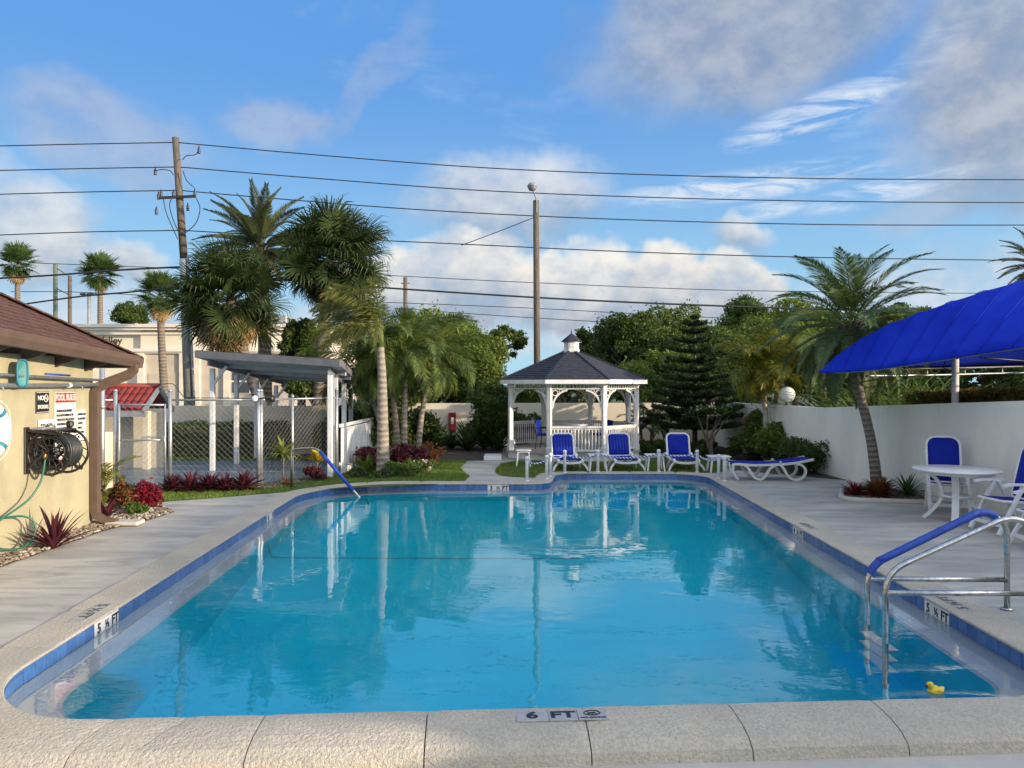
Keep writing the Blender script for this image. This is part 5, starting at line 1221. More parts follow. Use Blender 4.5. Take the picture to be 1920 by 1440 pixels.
def patio_chair(label, x, y, face, s=1.0):
    """face: direction the sitter looks (angle from +X)"""
    t = thing('patio_chair', label, 'chair', (x, y, -.005), face - R(-90) + R(0), 'folding high back chairs round the patio table'); t.scale = (s, s, s)
    for sx_ in (-1, 1):                                       # sitter looks along -Y
        X = sx_ * .27
        MB().ribbon([(X, -.30, .635), (X, -.20, .655), (X, .10, .65), (X, .24, .63)], .055, .03, (1, 0, 0)).build('armrest', W, t)
        MB().bar((X, -.02, .64), (X, -.36, .0), .035, .05, (1, 0, 0)).build('leg', W, t); MB().bar((X * .9, .02, .64), (X * .9, .34, .0), .035, .05, (1, 0, 0)).build('leg', W, t)
    MB().bar((-.25, .27, .14), (.25, .27, .14), .03, .05).build('stretcher', W, t); MB().bar((-.25, -.30, .12), (.25, -.30, .12), .03, .05).build('stretcher', W, t)
    sfn = lambda X, Y, h_: (X, -.28 + Y, .42 - .035 * Y / .5 + h_ + .02); so = rrect(.46, .50, .06)
    MB().tube([sfn(a, b, -.01) for a, b in so], .020, 6, closed=True).build('seat_frame', W, t); sling_panel([(a * .92, .02 + b * .92) for a, b in so], sfn, .02).build('seat', BS, t)
    ba = R(76); bfn = lambda X, Y, h_: (X, .20 + Y * math.cos(ba) + h_, .42 + Y * math.sin(ba)); bo = rrect(.48, .74, .14)
    bk = put('backrest', None, t); MB().tube([bfn(a, b, 0) for a, b in bo], .020, 8, closed=True, up=(0, 1, 0)).build('back_frame', W, bk); sling_panel([(a * .93, .02 + b * .95) for a, b in bo], bfn).build('back_sling', BS, bk)
    return t
patio_chair('tall blue backed patio chair standing behind the table against the wall', 7.42, 12.75, R(-112), 1.08)
patio_chair('blue and white patio chair in profile beside the table', 7.30, 10.95, R(184), 1.1); patio_chair('blue and white patio chair cut off by the picture edge beside handrails', 7.05, 9.75, R(172), 1.08)

# ---- globe lamp
gl = thing('globe_lamp', 'white globe garden lamp on a dark post among shrubs', 'lamp', (*P(1476, 740, 20.2).xy, 0))
MB().lathe([(.07, 0), (.05, .03), (.04, .1), (.035, 1.55), (.06, 1.6), (.06, 1.66)], (0, 0, 0), 12).build('lamp_post', M['green_pole'], gl); ball((0, 0, 1.865), .21, .21, .21, M['globe'], 'globe', gl, 24, 16)
# ---- red extinguisher cabinet on the back wall
fx = thing('extinguisher_cabinet', 'red fire extinguisher cabinet on the pale back wall', 'cabinet', (*P(848, 793, 26.9).xy, .78))
MB().box((0, 0, 0), (.26, .18, .68), bev=.015).build('case', M['red_dark'], fx); MB().box((.01, -.095, .05), (.10, .012, .24), bev=.003).build('door_label', M['sign_white'], fx); MB().box((0, -.096, -.20), (.20, .012, .16), bev=.003).build('door_panel', M['red'], fx)

# ================================================================== FAR BUILDING
fbld = thing('commercial_building', 'long cream and taupe commercial block with stepped white cornice', 'building', (-22, 46, 0))
def fl_(x, y, z): return Vector((x + 22, y - 46, z))
def fx_(px, d=45.0): return (px - 960) / F * d
def fz_(py, d=45.0): return H + (720 - py) / F * d
def slab(nm, px0, px1, py0, py1, y, th, m_):
    return MB().box(fl_((fx_(px0) + fx_(px1)) / 2, y + th / 2, (fz_(py0) + fz_(py1)) / 2), (abs(fx_(px1) - fx_(px0)), th, abs(fz_(py0) - fz_(py1)))).build(nm, m_, fbld)
slab('wall', 60, 268, 617, 795, 45.0, 8, M['bcream']); slab('wall', 268, 620, 617, 795, 44.8, 8, M['taupe'])
for y0, y1, pr in ((609, 615, .45), (615, 620, .30), (624, 628, .15), (654, 660, .22), (660, 663, .12)):
    slab('cornice', 58, 620, y0, y1, 44.75 - pr, pr + .04, M['bwhite'])
slab('frieze', 268, 620, 628, 654, 44.72, .09, M['bcream'])
for px in (268, 346, 372, 428, 500, 560): slab('pilaster', px - 5, px + 7, 663, 795, 44.62, .2, M['bcream'])
for px0, px1, py0, py1 in ((436, 474, 668, 738), (282, 336, 700, 780)):
    if px0 == 282: slab('wall_panel', px0, px1, py0, py1, 44.76, .05, M['taupe'])
    else:
        w_ = slab('window', px0, px1, py0, py1, 44.72, .1, M['bwhite']); c_ = fl_((fx_(px0) + fx_(px1)) / 2, 44.69, 0)
        for j in range(3):
            z0, z1 = fz_(py1) + (fz_(py0) - fz_(py1)) * (j + .08) / 3, fz_(py1) + (fz_(py0) - fz_(py1)) * (j + .92) / 3
            MB().box((c_.x, c_.y, (z0 + z1) / 2), ((fx_(px1) - fx_(px0)) * .84, .03, z1 - z0)).build('pane', M['glass_dark'], w_)
put('lettering', text_mesh('Valley', .60, M['black'], .02, 1.0, 'RIGHT'), fbld, fl_(fx_(231), 44.86, fz_(639)), (R(90), 0, 0))
MB().box(fl_(fx_(500), 47, fz_(612) + .4), (1.6, 1.4, .8), bev=.05).build('roof_unit', M['grey_metal'], fbld)

# ================================================================== POLES AND WIRES
up_ = thing('utility_pole', 'tall weathered utility pole with steel sleeve and crossarm', 'utility pole', P(357, 760, 30) * Vector((1, 1, 0)) if False else (P(357, 740, 30).x, 30, -.2))
o_ = Vector((P(357, 740, 30).x, 30, -.2))
pt_ = P(329, 258, 30); pm = P(345, 490, 30)
def uo(v): return Vector(v) - o_
MB().tube([uo(pm), uo(pt_)], [.15, .13], 14).build('pole', M['wood_pole'], up_); MB().tube([uo((o_.x, 30, -.2)), uo(pm), uo(pm + Vector((-.01, 0, .1)))], [.20, .175, .17], 14).build('steel_sleeve', M['galv'], up_)
MB().tube([uo((o_.x + .28, 29.85, -.2)), uo(pm + Vector((.22, -.15, .2)))], .05, 8).build('riser_pipe', M['grey_metal'], up_)
MB().bar(uo(P(300, 371, 29.8)), uo(P(367, 368, 29.8)), .09, .10).build('crossarm', M['dark'], up_)
def insul(px, py, nm='insulator'): MB().lathe([(.03, -.22), (.07, -.2), (.03, -.16), (.07, -.12), (.03, -.08), (.07, -.04), (.03, 0), (.02, .1)], uo(P(px, py, 29.8)), 8).build(nm, M['dark'], up_)
for px, py in ((297, 364), (302, 360), (325, 360), (365, 358), (291, 318), (373, 278), (293, 392), (352, 385)): insul(px, py)
for pts in (((342, 300), (350, 292), (366, 290), (373, 280)), ((325, 328), (318, 320), (303, 318), (292, 320)), ((306, 372), (312, 400), (326, 432), (333, 448)), ((322, 372), (318, 385), (324, 410), (336, 438)), ((368, 372), (375, 392), (366, 420), (340, 442)), ((343, 320), (350, 338), (364, 352))):
    MB().tube(spline([uo(P(x, y, 29.75)) for x, y in pts]), .018, 5).build('jumper_wire', M['wire'], up_)
def wire(label, pts, d, r=.022):
    w3 = [P(x, y, dd) for (x, y), dd in zip(pts, d if isinstance(d, (list, tuple)) else [d] * len(pts))]
    t = tag(MB().tube([p - w3[0] for p in spline(w3, 8)], r, 5).build('power_line', M['wire'], None, w3[0]), label, 'power line')
wire('topmost power line crossing the sky right of the utility pole', [(331, 267), (600, 291), (900, 314), (1200, 327), (1550, 335), (1960, 337)], 30); wire('topmost power line left of the utility pole', [(-60, 275), (160, 270), (331, 267)], 30)
wire('second power line from the top, right of utility pole', [(334, 313), (600, 335), (900, 357), (1250, 371), (1600, 378), (1960, 380)], 30); wire('second power line from the top, left of utility pole', [(-60, 321), (160, 316), (334, 313)], 30)
wire('third power line from the top, right of utility pole', [(337, 357), (500, 371), (800, 394), (1150, 411), (1550, 421), (1960, 422)], 30); wire('third power line from the top, left of utility pole', [(-60, 366), (160, 360), (337, 357)], 30)
wire('fourth power line from the top passing behind the palm crowns', [(343, 432), (540, 443), (850, 457), (1200, 473), (1550, 483), (1960, 489)], 30); wire('fourth power line from the top, left of utility pole', [(-60, 443), (160, 435), (343, 432)], 30)
wire('thick black cable running left from utility pole above the far palms', [(-60, 525), (100, 516), (230, 506), (352, 500)], 30, .04); wire('thick black cable dipping from utility pole to the brown roof', [(40, 571), (150, 556), (250, 547), (354, 535)], 30, .035)
wire('thick black cable sagging behind the street lamp pole', [(352, 505), (560, 527), (800, 545), (1100, 563), (1450, 577), (1960, 590)], 31, .04)
wire('thin grey wire above the thick cable behind street lamp', [(720, 516), (1000, 530), (1400, 545), (1960, 551)], 60, .03); wire('thin grey wire below the thick cable behind street lamp', [(700, 566), (1000, 578), (1350, 596), (1700, 603)], 60, .03)
wire('lowest thin wire crossing behind the gazebo cupola', [(740, 578), (1000, 596), (1300, 612), (1600, 622)], 60, .03); wire('thin wire low over the far commercial roof', [(60, 493), (300, 502), (540, 512)], 60, .03)
wire('thin wire between the two far left poles and hidden palms', [(20, 547), (150, 548), (400, 560)], 60, .028)
# street lamp pole
sp_ = thing('street_lamp', 'wooden street lamp pole with small white lamp head behind gazebo', 'street lamp', (P(1008, 680, 29).x, 29, -.2)); o2 = Vector((P(1008, 680, 29).x, 29, -.2))
MB().tube([Vector((0, 0, 0)), P(1005, 376, 29) - o2], [.135, .115], 14).build('pole', M['wood_pole'], sp_)
MB().tube(spline([P(1006, 400, 28.9) - o2, P(1006, 378, 28.85) - o2, P(1002, 364, 28.7) - o2, P(998, 356, 28.5) - o2]), .025, 8).build('arm', M['grey_metal'], sp_)
MB().lathe([(.0, .20), (.13, .17), (.19, .09), (.195, .04), (.18, .03), (.18, -.0), (.12, -.1), (.0, -.13)], P(998, 352, 28.4) - o2, 18).build('lamp_head', M['grey_metal'], sp_)
wire('guy wire running down left from the street lamp pole', [(1003, 407), (940, 432), (865, 460)], 29, .016)
def far_pole(label, x, y0, y1, d, r, m_, arms=()):
    b0 = P(x, y1, d); t = thing('distant_pole', label, 'pole', (b0.x, d, -.2)); MB().tube([(0, 0, 0), (0, 0, H + (720 - y0) / F * d + .2)], r, 10).build('shaft', m_, t)
    for (xa, ya, xb, yb) in arms: MB().tube([P(xa, ya, d) - Vector((b0.x, d, -.2)), P(xb, yb, d) - Vector((b0.x, d, -.2))], r * .25, 6).build('brace', m_, t)
far_pole('greenish distant pole with angled braces above the brown roof', 104, 495, 600, 62, .17, M['green_pole'], ((108, 504, 128, 517), (108, 542, 128, 552))); far_pole('grey distant pole beside the greenish braced pole', 131, 517, 605, 62, .15, M['wood_pole'])
far_pole('small distant pole above the palms left of street lamp', 760, 520, 590, 62, .17, M['wood_pole'], ((752, 531, 769, 531),))
bx = thing('parking_light', 'distant box headed parking light above the commercial roof', 'street lamp', (P(167, 600, 50).x, 50, -.2)); MB().tube([(0, 0, 0), (0, 0, H + 165 / F * 50 + .2)], .11, 8).build('pole', M['grey_metal'], bx)
for dx in (-.28, .28): MB().box((dx, 0, H + 168 / F * 50 + .2), (.45, .5, .14), bev=.03).build('lamp_head', M['dark'], bx)

# ================================================================== UNSEEN HOUSE behind the viewer's right shoulder, added to throw the evening shade
cl_ = thing('added_shade_house', 'low cream hip roofed house added out of view to cast shade', 'building', (16.6, 4.4, -.2))
MB().box((0, 0, 1.75), (8, 12, 3.5)).build('wall', M['stucco_cream'], cl_)
MB().add([(-4.6, -6.6, 3.5), (4.6, -6.6, 3.5), (4.6, 6.6, 3.5), (-4.6, 6.6, 3.5), (-1.6, -3.6, 4.75), (-1.6, 3.6, 4.75), (1.6, 3.6, 4.75), (1.6, -3.6, 4.75)], [[0, 1, 7, 4], [1, 2, 6, 7], [2, 3, 5, 6], [3, 0, 4, 5], [4, 7, 6, 5], [0, 3, 2, 1]]).build('roof', M['shingle_brown'], cl_)
for y_ in (-4, -1.5, 1.5, 4):
    w_ = MB().box((-4.02, y_, 1.8), (.06, 1.4, 1.3), bev=.01).build('window', M['white_paint'], cl_); MB().box((-4.06, y_, 1.8), (.02, 1.2, 1.1)).build('pane', M['glass_dark'], w_)

# ================================================================== VEGETATION
def frond_mesh(nm, m_, Ln=2.0, droop=1.2, n=34, ll_=.5, lw=.03, fwd=.75, vee=.25, plume=0.0, sag=.3, seed=0, start=.16, stem=.02, tipf=.35):
    """pinnate palm leaf along +X, curving down; leaflets are bent two-piece blades"""
    r_ = np.random.RandomState(seed); S = np.linspace(0, 1, 60); th = -droop * S ** 1.6
    X = np.concatenate([[0], np.cumsum(np.cos(th[:-1]) * Ln / 59)]); Z = np.concatenate([[0], np.cumsum(np.sin(th[:-1]) * Ln / 59)])
    V, Fc = [], []
    def tri(*p):
        o = len(V); V.extend(p); Fc.extend([(o + i, o + i + 1, o + i + 2) for i in range(0, 1)] if len(p) == 3 else [(o, o + 1, o + 3), (o, o + 3, o + 2), (o + 2, o + 3, o + 4)])
    for i in range(0, 59, 4):                                   # rachis
        j = min(59, i + 4); w0, w1 = stem * (1 - .85 * S[i]), stem * (1 - .85 * S[j]); a, b = np.array([X[i], 0, Z[i]]), np.array([X[j], 0, Z[j]])
        o = len(V); V.extend([a + (0, -w0, 0), a + (0, w0, 0), a + (0, 0, -w0), b + (0, -w1, 0), b + (0, w1, 0), b + (0, 0, -w1)]); Fc.extend([(o, o + 4, o + 1), (o, o + 3, o + 4), (o, o + 2, o + 5), (o, o + 5, o + 3), (o + 1, o + 4, o + 5), (o + 1, o + 5, o + 2)])
    for side in (-1, 1):
        for k in range(n):
            s = start + (1 - start) * (k + r_.uniform(-.3, .3) + .5) / n; s = min(max(s, start), 1); i = min(58, int(s * 59))
            p = np.array([X[i], 0, Z[i]]); t = np.array([math.cos(th[i]), 0, math.sin(th[i])]); up = np.array([-t[2], 0, t[0]])
            u = (s - start) / (1 - start); lng = ll_ * (tipf + (1 - tipf) * math.sin(math.pi * min(1, .18 + u * .95)) ** .8) * r_.uniform(.85, 1.1)
            ro = vee + r_.uniform(-.12, .12)
            if plume: ro = r_.uniform(-1.4, 1.4) * plume + vee
            sd_ = np.array([0, side, 0]) * math.cos(ro) + up * math.sin(ro); fw = fwd * (.7 + .6 * u)
            d = sd_ + t * fw; d /= np.linalg.norm(d); wv = np.cross(d, up * math.cos(ro) - np.array([0, side, 0]) * math.sin(ro)); nw = np.linalg.norm(wv); wv = wv / nw if nw > 1e-5 else t
            mid = p + d * lng * .5 + np.array([0, 0, -sag * lng * .12]); tip = p + d * lng * (1 - sag * .25) + np.array([0, 0, -sag * lng * .55]); wd = lw * r_.uniform(.8, 1.2) / 2
            tri(p - wv * wd * .5, p + wv * wd * .5, mid - wv * wd, mid + wv * wd, tip)
    return np_mesh(nm, np.array(V), np.array(Fc), m_)
def fan_mesh(nm, m_, pet=.7, Ln=.8, n=30, spread=150, droop=.5, wd=.05, seed=0, fold=.25):
    """costapalmate fan leaf: petiole along +X, segments split and drooping at the tips"""
    r_ = np.random.RandomState(seed); V, Fc = [], []; w0 = .016
    hub = np.array([pet, 0, -.04 * pet])
    V.extend([np.array([0, -w0 * 2, 0]), np.array([0, w0 * 2, 0]), np.array([0, 0, -w0]), hub + (0, -w0, 0), hub + (0, w0, 0), hub + (0, 0, -w0)]); Fc.extend([(0, 4, 1), (0, 3, 4), (0, 2, 5), (0, 5, 3), (1, 4, 5), (1, 5, 2)])
    for k in range(n):
        a = R(-spread + 2 * spread * (k + .5) / n + r_.uniform(-3, 3)); lg = Ln * (.72 + .28 * math.cos(a * .5)) * r_.uniform(.88, 1.08)
        cost = np.array([.22 * Ln * math.cos(a * .5), 0, 0]); d = np.array([math.cos(a), math.sin(a), fold * abs(math.sin(a))]); d /= np.linalg.norm(d)
        wv = np.array([-math.sin(a), math.cos(a), 0]); dr = droop * r_.uniform(.5, 1.4)
        b = hub + cost * .4; m1 = b + d * lg * .42; m2 = b + d * lg * .75 + (0, 0, -dr * lg * .12); tp = b + d * lg * (1 - dr * .2) + (0, 0, -dr * lg * .42)
        o = len(V); w_ = wd * r_.uniform(.8, 1.15) / 2
        V.extend([b - wv * w_ * .4, b + wv * w_ * .4, m1 - wv * w_, m1 + wv * w_, m2 - wv * w_ * .6, m2 + wv * w_ * .6, tp]); Fc.extend([(o, o + 1, o + 3), (o, o + 3, o + 2), (o + 2, o + 3, o + 5), (o + 2, o + 5, o + 4), (o + 4, o + 5, o + 6)])
    return np_mesh(nm, np.array(V), np.array(Fc), m_)
def palm(name, label, path, radii, bark, meshes, n, elev, group=None, seed=0, dead=None, ndead=0, dead_elev=(-75, -35), scale=(.85, 1.1), az_bias=None, shaft=None, boots=0, top_off=(0, 0, 0), n_trunk=12, roll=.35, jit=9):
    r_ = random.Random(seed); base = Vector(path[0]); t = thing(name, label, 'palm tree', base, 0, group)
    sp = spline([Vector(p) - base for p in path], 6); k = len(sp); rad = [float(np.interp(i / (k - 1), np.linspace(0, 1, len(radii)), radii)) for i in range(k)]
    MB().tube(sp, rad, n_trunk).build('trunk', bark, t); top = sp[-1] + Vector(top_off)
    if shaft: MB().tube([sp[-1] - Vector((0, 0, .03)), sp[-1] + Vector((0, 0, shaft * .5)), sp[-1] + Vector((0, 0, shaft))], [rad[-1] * 1.15, rad[-1] * 1.0, rad[-1] * .5], 10).build('crownshaft', L['areca'], t); top = sp[-1] + Vector((0, 0, shaft * .85))
    for i in range(n):
        f = (i + .5) / n; e = elev[1] + (elev[0] - elev[1]) * f ** .8 + r_.uniform(-jit, jit); a = i * 2.39996 + r_.uniform(-.25, .25) + seed
        if az_bias is not None and r_.random() < az_bias[1]: a = az_bias[0] + r_.gauss(0, .7)
        s_ = r_.uniform(*scale) * (.8 + .2 * math.sin(math.pi * min(1, f + .25)))
        o = put('frond', r_.choice(meshes), t, top + Vector((0, 0, .12 * (1 - f) - .06)), (r_.uniform(-roll, roll), R(-e), a)); o.scale = (s_, s_, s_)
    for i in range(ndead):
        e = r_.uniform(*dead_elev); a = r_.uniform(0, 6.283); s_ = r_.uniform(.8, 1.2); o = put('dead_frond', r_.choice(dead), t, top - Vector((0, 0, r_.uniform(.05, .3))), (r_.uniform(-.5, .5), R(-e), a)); o.scale = (s_, s_, s_)
    if boots:
        bt = MB()
        for i in range(boots):
            a = i * 2.4; z_ = -.05 - .55 * i / boots; p = top + Vector((math.cos(a) * rad[-1], math.sin(a) * rad[-1], z_)); bt.bar(p, p + Vector((math.cos(a) * .12, math.sin(a) * .12, .22)), .07, .03)
        bt.build('leaf_bases', M['bark'], t)
    return t
# ---- fan palms
fanS = [fan_mesh('frond', L['sabal'], 1.0, 1.05, 40, 150, .85, .05, s) for s in range(3)]; fanD = [fan_mesh('dead_frond', L['sabal_dead'], .8, .8, 24, 120, 1.1, .045, s + 9) for s in range(2)]
c_ = P(432, 565, 25.3); palm('sabal_palm', 'shaggy leaning cabbage palm beside the utility pole', [(-8.2, 25.3, -.2), (-8.5, 25.3, 1.4), (-9.0, 25.3, 2.9), (c_.x, 25.3, c_.z)], [.24, .20, .19, .17], M['sabal_bark'], fanS, 104, (-76, 84), 'tall palms behind the court', 1, fanD, 44, scale=(.85, 1.25), roll=1.0, jit=24)
c_ = P(625, 490, 26.5); palm('sabal_palm', 'dark dense cabbage palm with round crown above the court shelter', [(P(597, 740, 26.5).x, 26.5, -.2), (P(606, 620, 26.5).x, 26.5, 4.0), (c_.x, 26.5, c_.z)], [.26, .22, .18], M['sabal_bark'], fanS, 118, (-84, 86), 'tall palms behind the court', 2, fanD, 18, scale=(.9, 1.3), roll=1.0, jit=24)
fanW = [fan_mesh('frond', L['washing'], .85, .95, 28, 142, .5, .085, s + 20) for s in range(2)]; fanWD = [fan_mesh('dead_frond', L['sabal_dead'], .5, .8, 18, 80, .8, .06, s + 29) for s in range(2)]
for i, (x, y, d, yb, s_, lb) in enumerate(((33, 497, 58, 700, 1.15, 'distant fan palm at the photo edge above brown roof'), (188, 515, 58, 740, 1.2, 'distant fan palm behind the box headed parking light'), (300, 556, 42, 715, 1.02, 'fan palm with pale trunk in front of the commercial block'))):
    c_ = P(x, y, d); palm('fan_palm', lb, [(P(x + (12 if i == 2 else 2), yb, d).x, d, -.2), (c_.x + (.1 if i == 2 else 0), d, c_.z * .6), (c_.x, d, c_.z)], [.24, .2, .17], M['sabal_bark'], fanW, 40, (-48, 85), 'distant fan palms', 5 + i, fanWD, 10, (-85, -60), (s_ * .85, s_))
# ---- date palms
dat = [frond_mesh('frond', L['date'], 2.75, .70, 84, .46, .036, .9, .45, 0, .1, s + 40, .18, .03) for s in range(3)]
c_ = P(486, 466, 30); palm('date_palm', 'tall date palm with stiff feathery upright crown', [(P(497, 740, 30).x, 30, -.2), (P(496, 620, 30).x, 30, 4.2), (c_.x, 30, c_.z)], [.30, .26, .28], M['sabal_bark'], dat, 58, (-35, 86), None, 11, [frond_mesh('dead_frond', L['sabal_dead'], 1.7, 1.2, 30, .35, .03, .9, .3, 0, .4, 49, .2, .025)], 10, (-80, -40), (.85, 1.05), boots=26, roll=.5)
c_ = P(1950, 500, 36); palm('date_palm', 'dark date palm cut off by photo edge above the blue canopy', [(c_.x + .2, 36, -.2), (c_.x + .1, 36, 4), (c_.x, 36, c_.z)], [.28, .26, .26], M['sabal_bark'], dat, 34, (-30, 80), None, 13, scale=(.75, .9))
# ---- foxtail palm by the path
fox = [frond_mesh('frond', L['royal'], 1.95, 1.75, 130, .46, .022, .8, .0, 1.0, .75, s + 60, .14, .02) for s in range(3)]
palm('foxtail_palm', 'foxtail palm with smooth pale bulging trunk beside the path lawn', [(-3.05, 17.6, -.05), (-3.04, 17.6, .25), (-3.05, 17.62, 1.2), (-3.06, 17.6, 2.2), (-3.10, 17.6, 3.05)], [.200, .155, .130, .105, .080], M['royal_bark'], fox, 11, (15, 78), None, 17, shaft=.42, scale=(.9, 1.08), az_bias=(math.pi, .45), n_trunk=18)
# ---- clump of feather palms behind it
are = [frond_mesh('frond', L['areca'], 2.0, 1.6, 92, .52, .024, .8, .15, .45, .7, s + 70, .15, .02) for s in range(3)]
for i, (bx_, by_, lx, top_z, lb) in enumerate(((-2.95, 20.4, .05, 2.7, 'feather palm stem on the path side of the clump'), (-3.15, 20.7, -.35, 2.9, 'feather palm stem in the middle of the clump'), (-2.65, 20.9, .45, 2.75, 'feather palm stem leaning towards the red cabinet'), (-3.5, 20.9, -.7, 2.3, 'feather palm stem leaning towards the board fence'))):
    palm('feather_palm', lb, [(bx_, by_, -.05), (bx_ + lx * .3, by_, top_z * .5), (bx_ + lx, by_, top_z)], [.10, .075, .055], M['royal_bark'], are, 19, (-35, 82), 'clump of feather palms', 30 + i, shaft=.3, scale=(.85, 1.1))
# ---- leaning palm on the right
pyg = [frond_mesh('frond', L['pygmy'], 2.0, 1.05, 74, .42, .024, .85, .30, 0, .35, s + 80, .20, .018) for s in range(3)]
pd = [frond_mesh('dead_frond', L['sabal_dead'], .55, .8, 12, .2, .02, .9, .3, 0, .4, 88, .2, .02)]
pp = [(7.30, 14.9, -.02), P(1634, 830, 14.9), P(1614, 745, 14.9), P(1603, 690, 14.9), P(1596, 614, 14.9)]
palm('date_palm', 'curved slender palm leaning over its own mulched bed', pp, [.12, .092, .088, .088, .11], M['palm_bark'], pyg, 60, (-48, 86), None, 19, pd, 10, (-80, -40), (.88, 1.08), boots=34, n_trunk=16)
# ---- golden palms by the globe lamp
gol = [frond_mesh('frond', L['gold'], 1.4, 1.35, 90, .44, .022, .8, .1, .6, .6, s + 90, .14, .018) for s in range(3)]
for i, (x, lb) in enumerate(((1438, 'golden feather palm with thin white trunk nearer the conifer'), (1453, 'golden feather palm with thin white trunk nearer the globe lamp'))):
    b_ = P(x, 840, 21.0 + .3 * i); palm('golden_palm', lb, [(b_.x, b_.y, -.02), (b_.x - .03, b_.y, 1.2), (b_.x + (-.15 if i == 0 else .12), b_.y, 2.35)], [.10, .075, .06], mat('golden_trunk', (.50, .46, .40), (.36, .33, .28), 6, .8), gol, 20, (-35, 82), 'golden palms by the globe lamp', 40 + i, shaft=.35, scale=(.9, 1.15))
b_ = P(1560, 700, 20.5); palm('golden_palm', 'lime feather palm rising behind the wall next to leaning palm', [(8.6, 20.5, -.2), (8.6, 20.5, 1.4), (8.5, 20.5, 2.6)], [.10, .08, .06], M['palm_bark'], are, 14, (-20, 80), None, 47, shaft=.3)
# ---- small palm right of the gazebo, sapling by the pool house
sma = [frond_mesh('frond', L['strap'], .95, 1.3, 26, .36, .035, .8, .3, 0, .4, s + 100, .2, .015) for s in range(2)]
palm('young_palm', 'young dark palm between the gazebo and the conifer', [(P(1222, 800, 24).x, 24, 0), (P(1222, 800, 24).x, 24, .5), (P(1226, 790, 24).x, 24, .92)], [.06, .05, .045], M['palm_bark'], sma, 16, (-15, 78), None, 51)
palm('young_palm', 'young dark palm leaning behind the small palm by gazebo', [(P(1205, 800, 24.6).x, 24.6, 0), (P(1200, 800, 24.6).x, 24.6, .85)], [.05, .04], M['palm_bark'], sma, 11, (-10, 78), None, 52)
sap = [frond_mesh('frond', L['gold'], .85, 1.3, 22, .30, .030, .8, .3, 0, .4, s + 110, .2, .012) for s in range(2)]
palm('areca_sapling', 'yellow green palm sapling beyond the brown downspout', [(-6.95, 12.75, 0), (-6.95, 12.75, .35)], [.05, .03], M['palm_bark'], sap, 10, (5, 80), None, 55)

# ---- leaf clouds
def leaf_cloud(nm, pts, nrm, size, m_, r_, asp=.5, up=.4):
    n = len(pts); d = r_.normal(size=(n, 3)); d += nrm * .8; d[:, 2] -= .15; d /= np.linalg.norm(d, axis=1)[:, None]
    q = r_.normal(size=(n, 3)) + nrm * up; w_ = np.cross(d, q); w_ /= np.linalg.norm(w_, axis=1)[:, None] + 1e-9
    s = (size * r_.uniform(.6, 1.3, n))[:, None]; nn = np.cross(w_, d)
    V = np.stack([pts - d * s * .5, pts + w_ * s * asp * .5 + nn * s * .08, pts + d * s * .55 - nn * s * .1, pts - w_ * s * asp * .5 + nn * s * .08], 1)
    o = 4 * np.arange(n)[:, None]; Fc = np.concatenate([o + [0, 1, 2], o + [0, 2, 3]]); return np_mesh(nm, V.reshape(-1, 3), Fc, m_)
def clump_points(r_, n, rx, ry, rz, ncl, clr, low=-.75, shell=.55):
    """clumps scattered through an ellipsoid, leaves on the clumps' surfaces"""
    c_ = r_.normal(size=(ncl * 3, 3)); c_ /= np.linalg.norm(c_, axis=1)[:, None]; c_ = c_[c_[:, 2] > low][:ncl]; c_ *= r_.uniform(shell, 1.0, (len(c_), 1)) * np.array([rx, ry, rz])
    rr = clr * r_.uniform(.6, 1.35, len(c_)); k = r_.choice(len(c_), n, p=rr ** 2 / (rr ** 2).sum()); v = r_.normal(size=(n, 3)); v /= np.linalg.norm(v, axis=1)[:, None]
    far = np.where(r_.uniform(size=n) < .13, r_.uniform(1.15, 1.7, n), 1.0)
    p = c_[k] + v * (rr[k] * far * r_.uniform(.45, 1.0, n) ** .5)[:, None] * np.array([1, 1, .8]); return p, v
def tree(label, px, py, d, rx, rz, m_, seed, n=7000, leaf=.26, ncl=26, clr=.5, trunk=.16, group='trees beyond the walls', name='broadleaf_tree', low=-.75, shell=.55, gz=-.2, ry=None):
    n = int(n * 1.9); leaf *= .68; ncl = int(ncl * 1.5); clr *= .85
    r_ = np.random.RandomState(seed); c_ = P(px, py, d); t = thing(name, label, 'tree', (c_.x, d, gz), 0, group); rq = random.Random(seed)
    p, v = clump_points(r_, n, rx, ry or rx, rz, ncl, clr * min(rx, rz), low, shell); ctr = np.array([0, 0, c_.z - gz]); put('crown', leaf_cloud('crown', p + ctr, v, leaf, m_, r_), t)
    tk = MB(); hgt = c_.z - gz; fork = Vector((0, 0, max(.3, hgt - rz * .75))); tk.tube([(0, 0, 0), (.05, 0, fork.z * .5), fork], [trunk * 1.3, trunk, trunk * .8], 9)
    for i in range(6):
        a = i * 1.05 + rq.random(); e = Vector((math.cos(a) * rx * .7, math.sin(a) * rx * .7, hgt + rz * rq.uniform(-.2, .6))); tk.tube(spline([fork - Vector((0, 0, .1)), fork.lerp(e, .5) + Vector((0, 0, .15)), e], 4), [trunk * .6 * (1 - .09 * j) for j in range(9)], 6)
    tk.build('trunk', M['bark'], t); return t
tree('rounded mid green tree rising right of the feather palm clump', 815, 655, 31, 1.9, 1.45, L['tree_mid'], 1, 9000, .22, 34, .42)
tree('lime green shrubby tree beside the red cabinet wall', 885, 715, 29.5, 1.25, 1.05, L['tree_lime'], 2, 6500, .2, 26, .42)
tree('mid green tree just left of the gazebo roof', 880, 670, 33, 1.6, 1.3, L['tree_mid'], 3, 7000, .24, 28, .42)
tree('sparse dark tree showing sky through, near the street lamp pole', 935, 645, 37, 1.35, .85, L['tree_dark'], 4, 2600, .26, 16, .36, shell=.7)
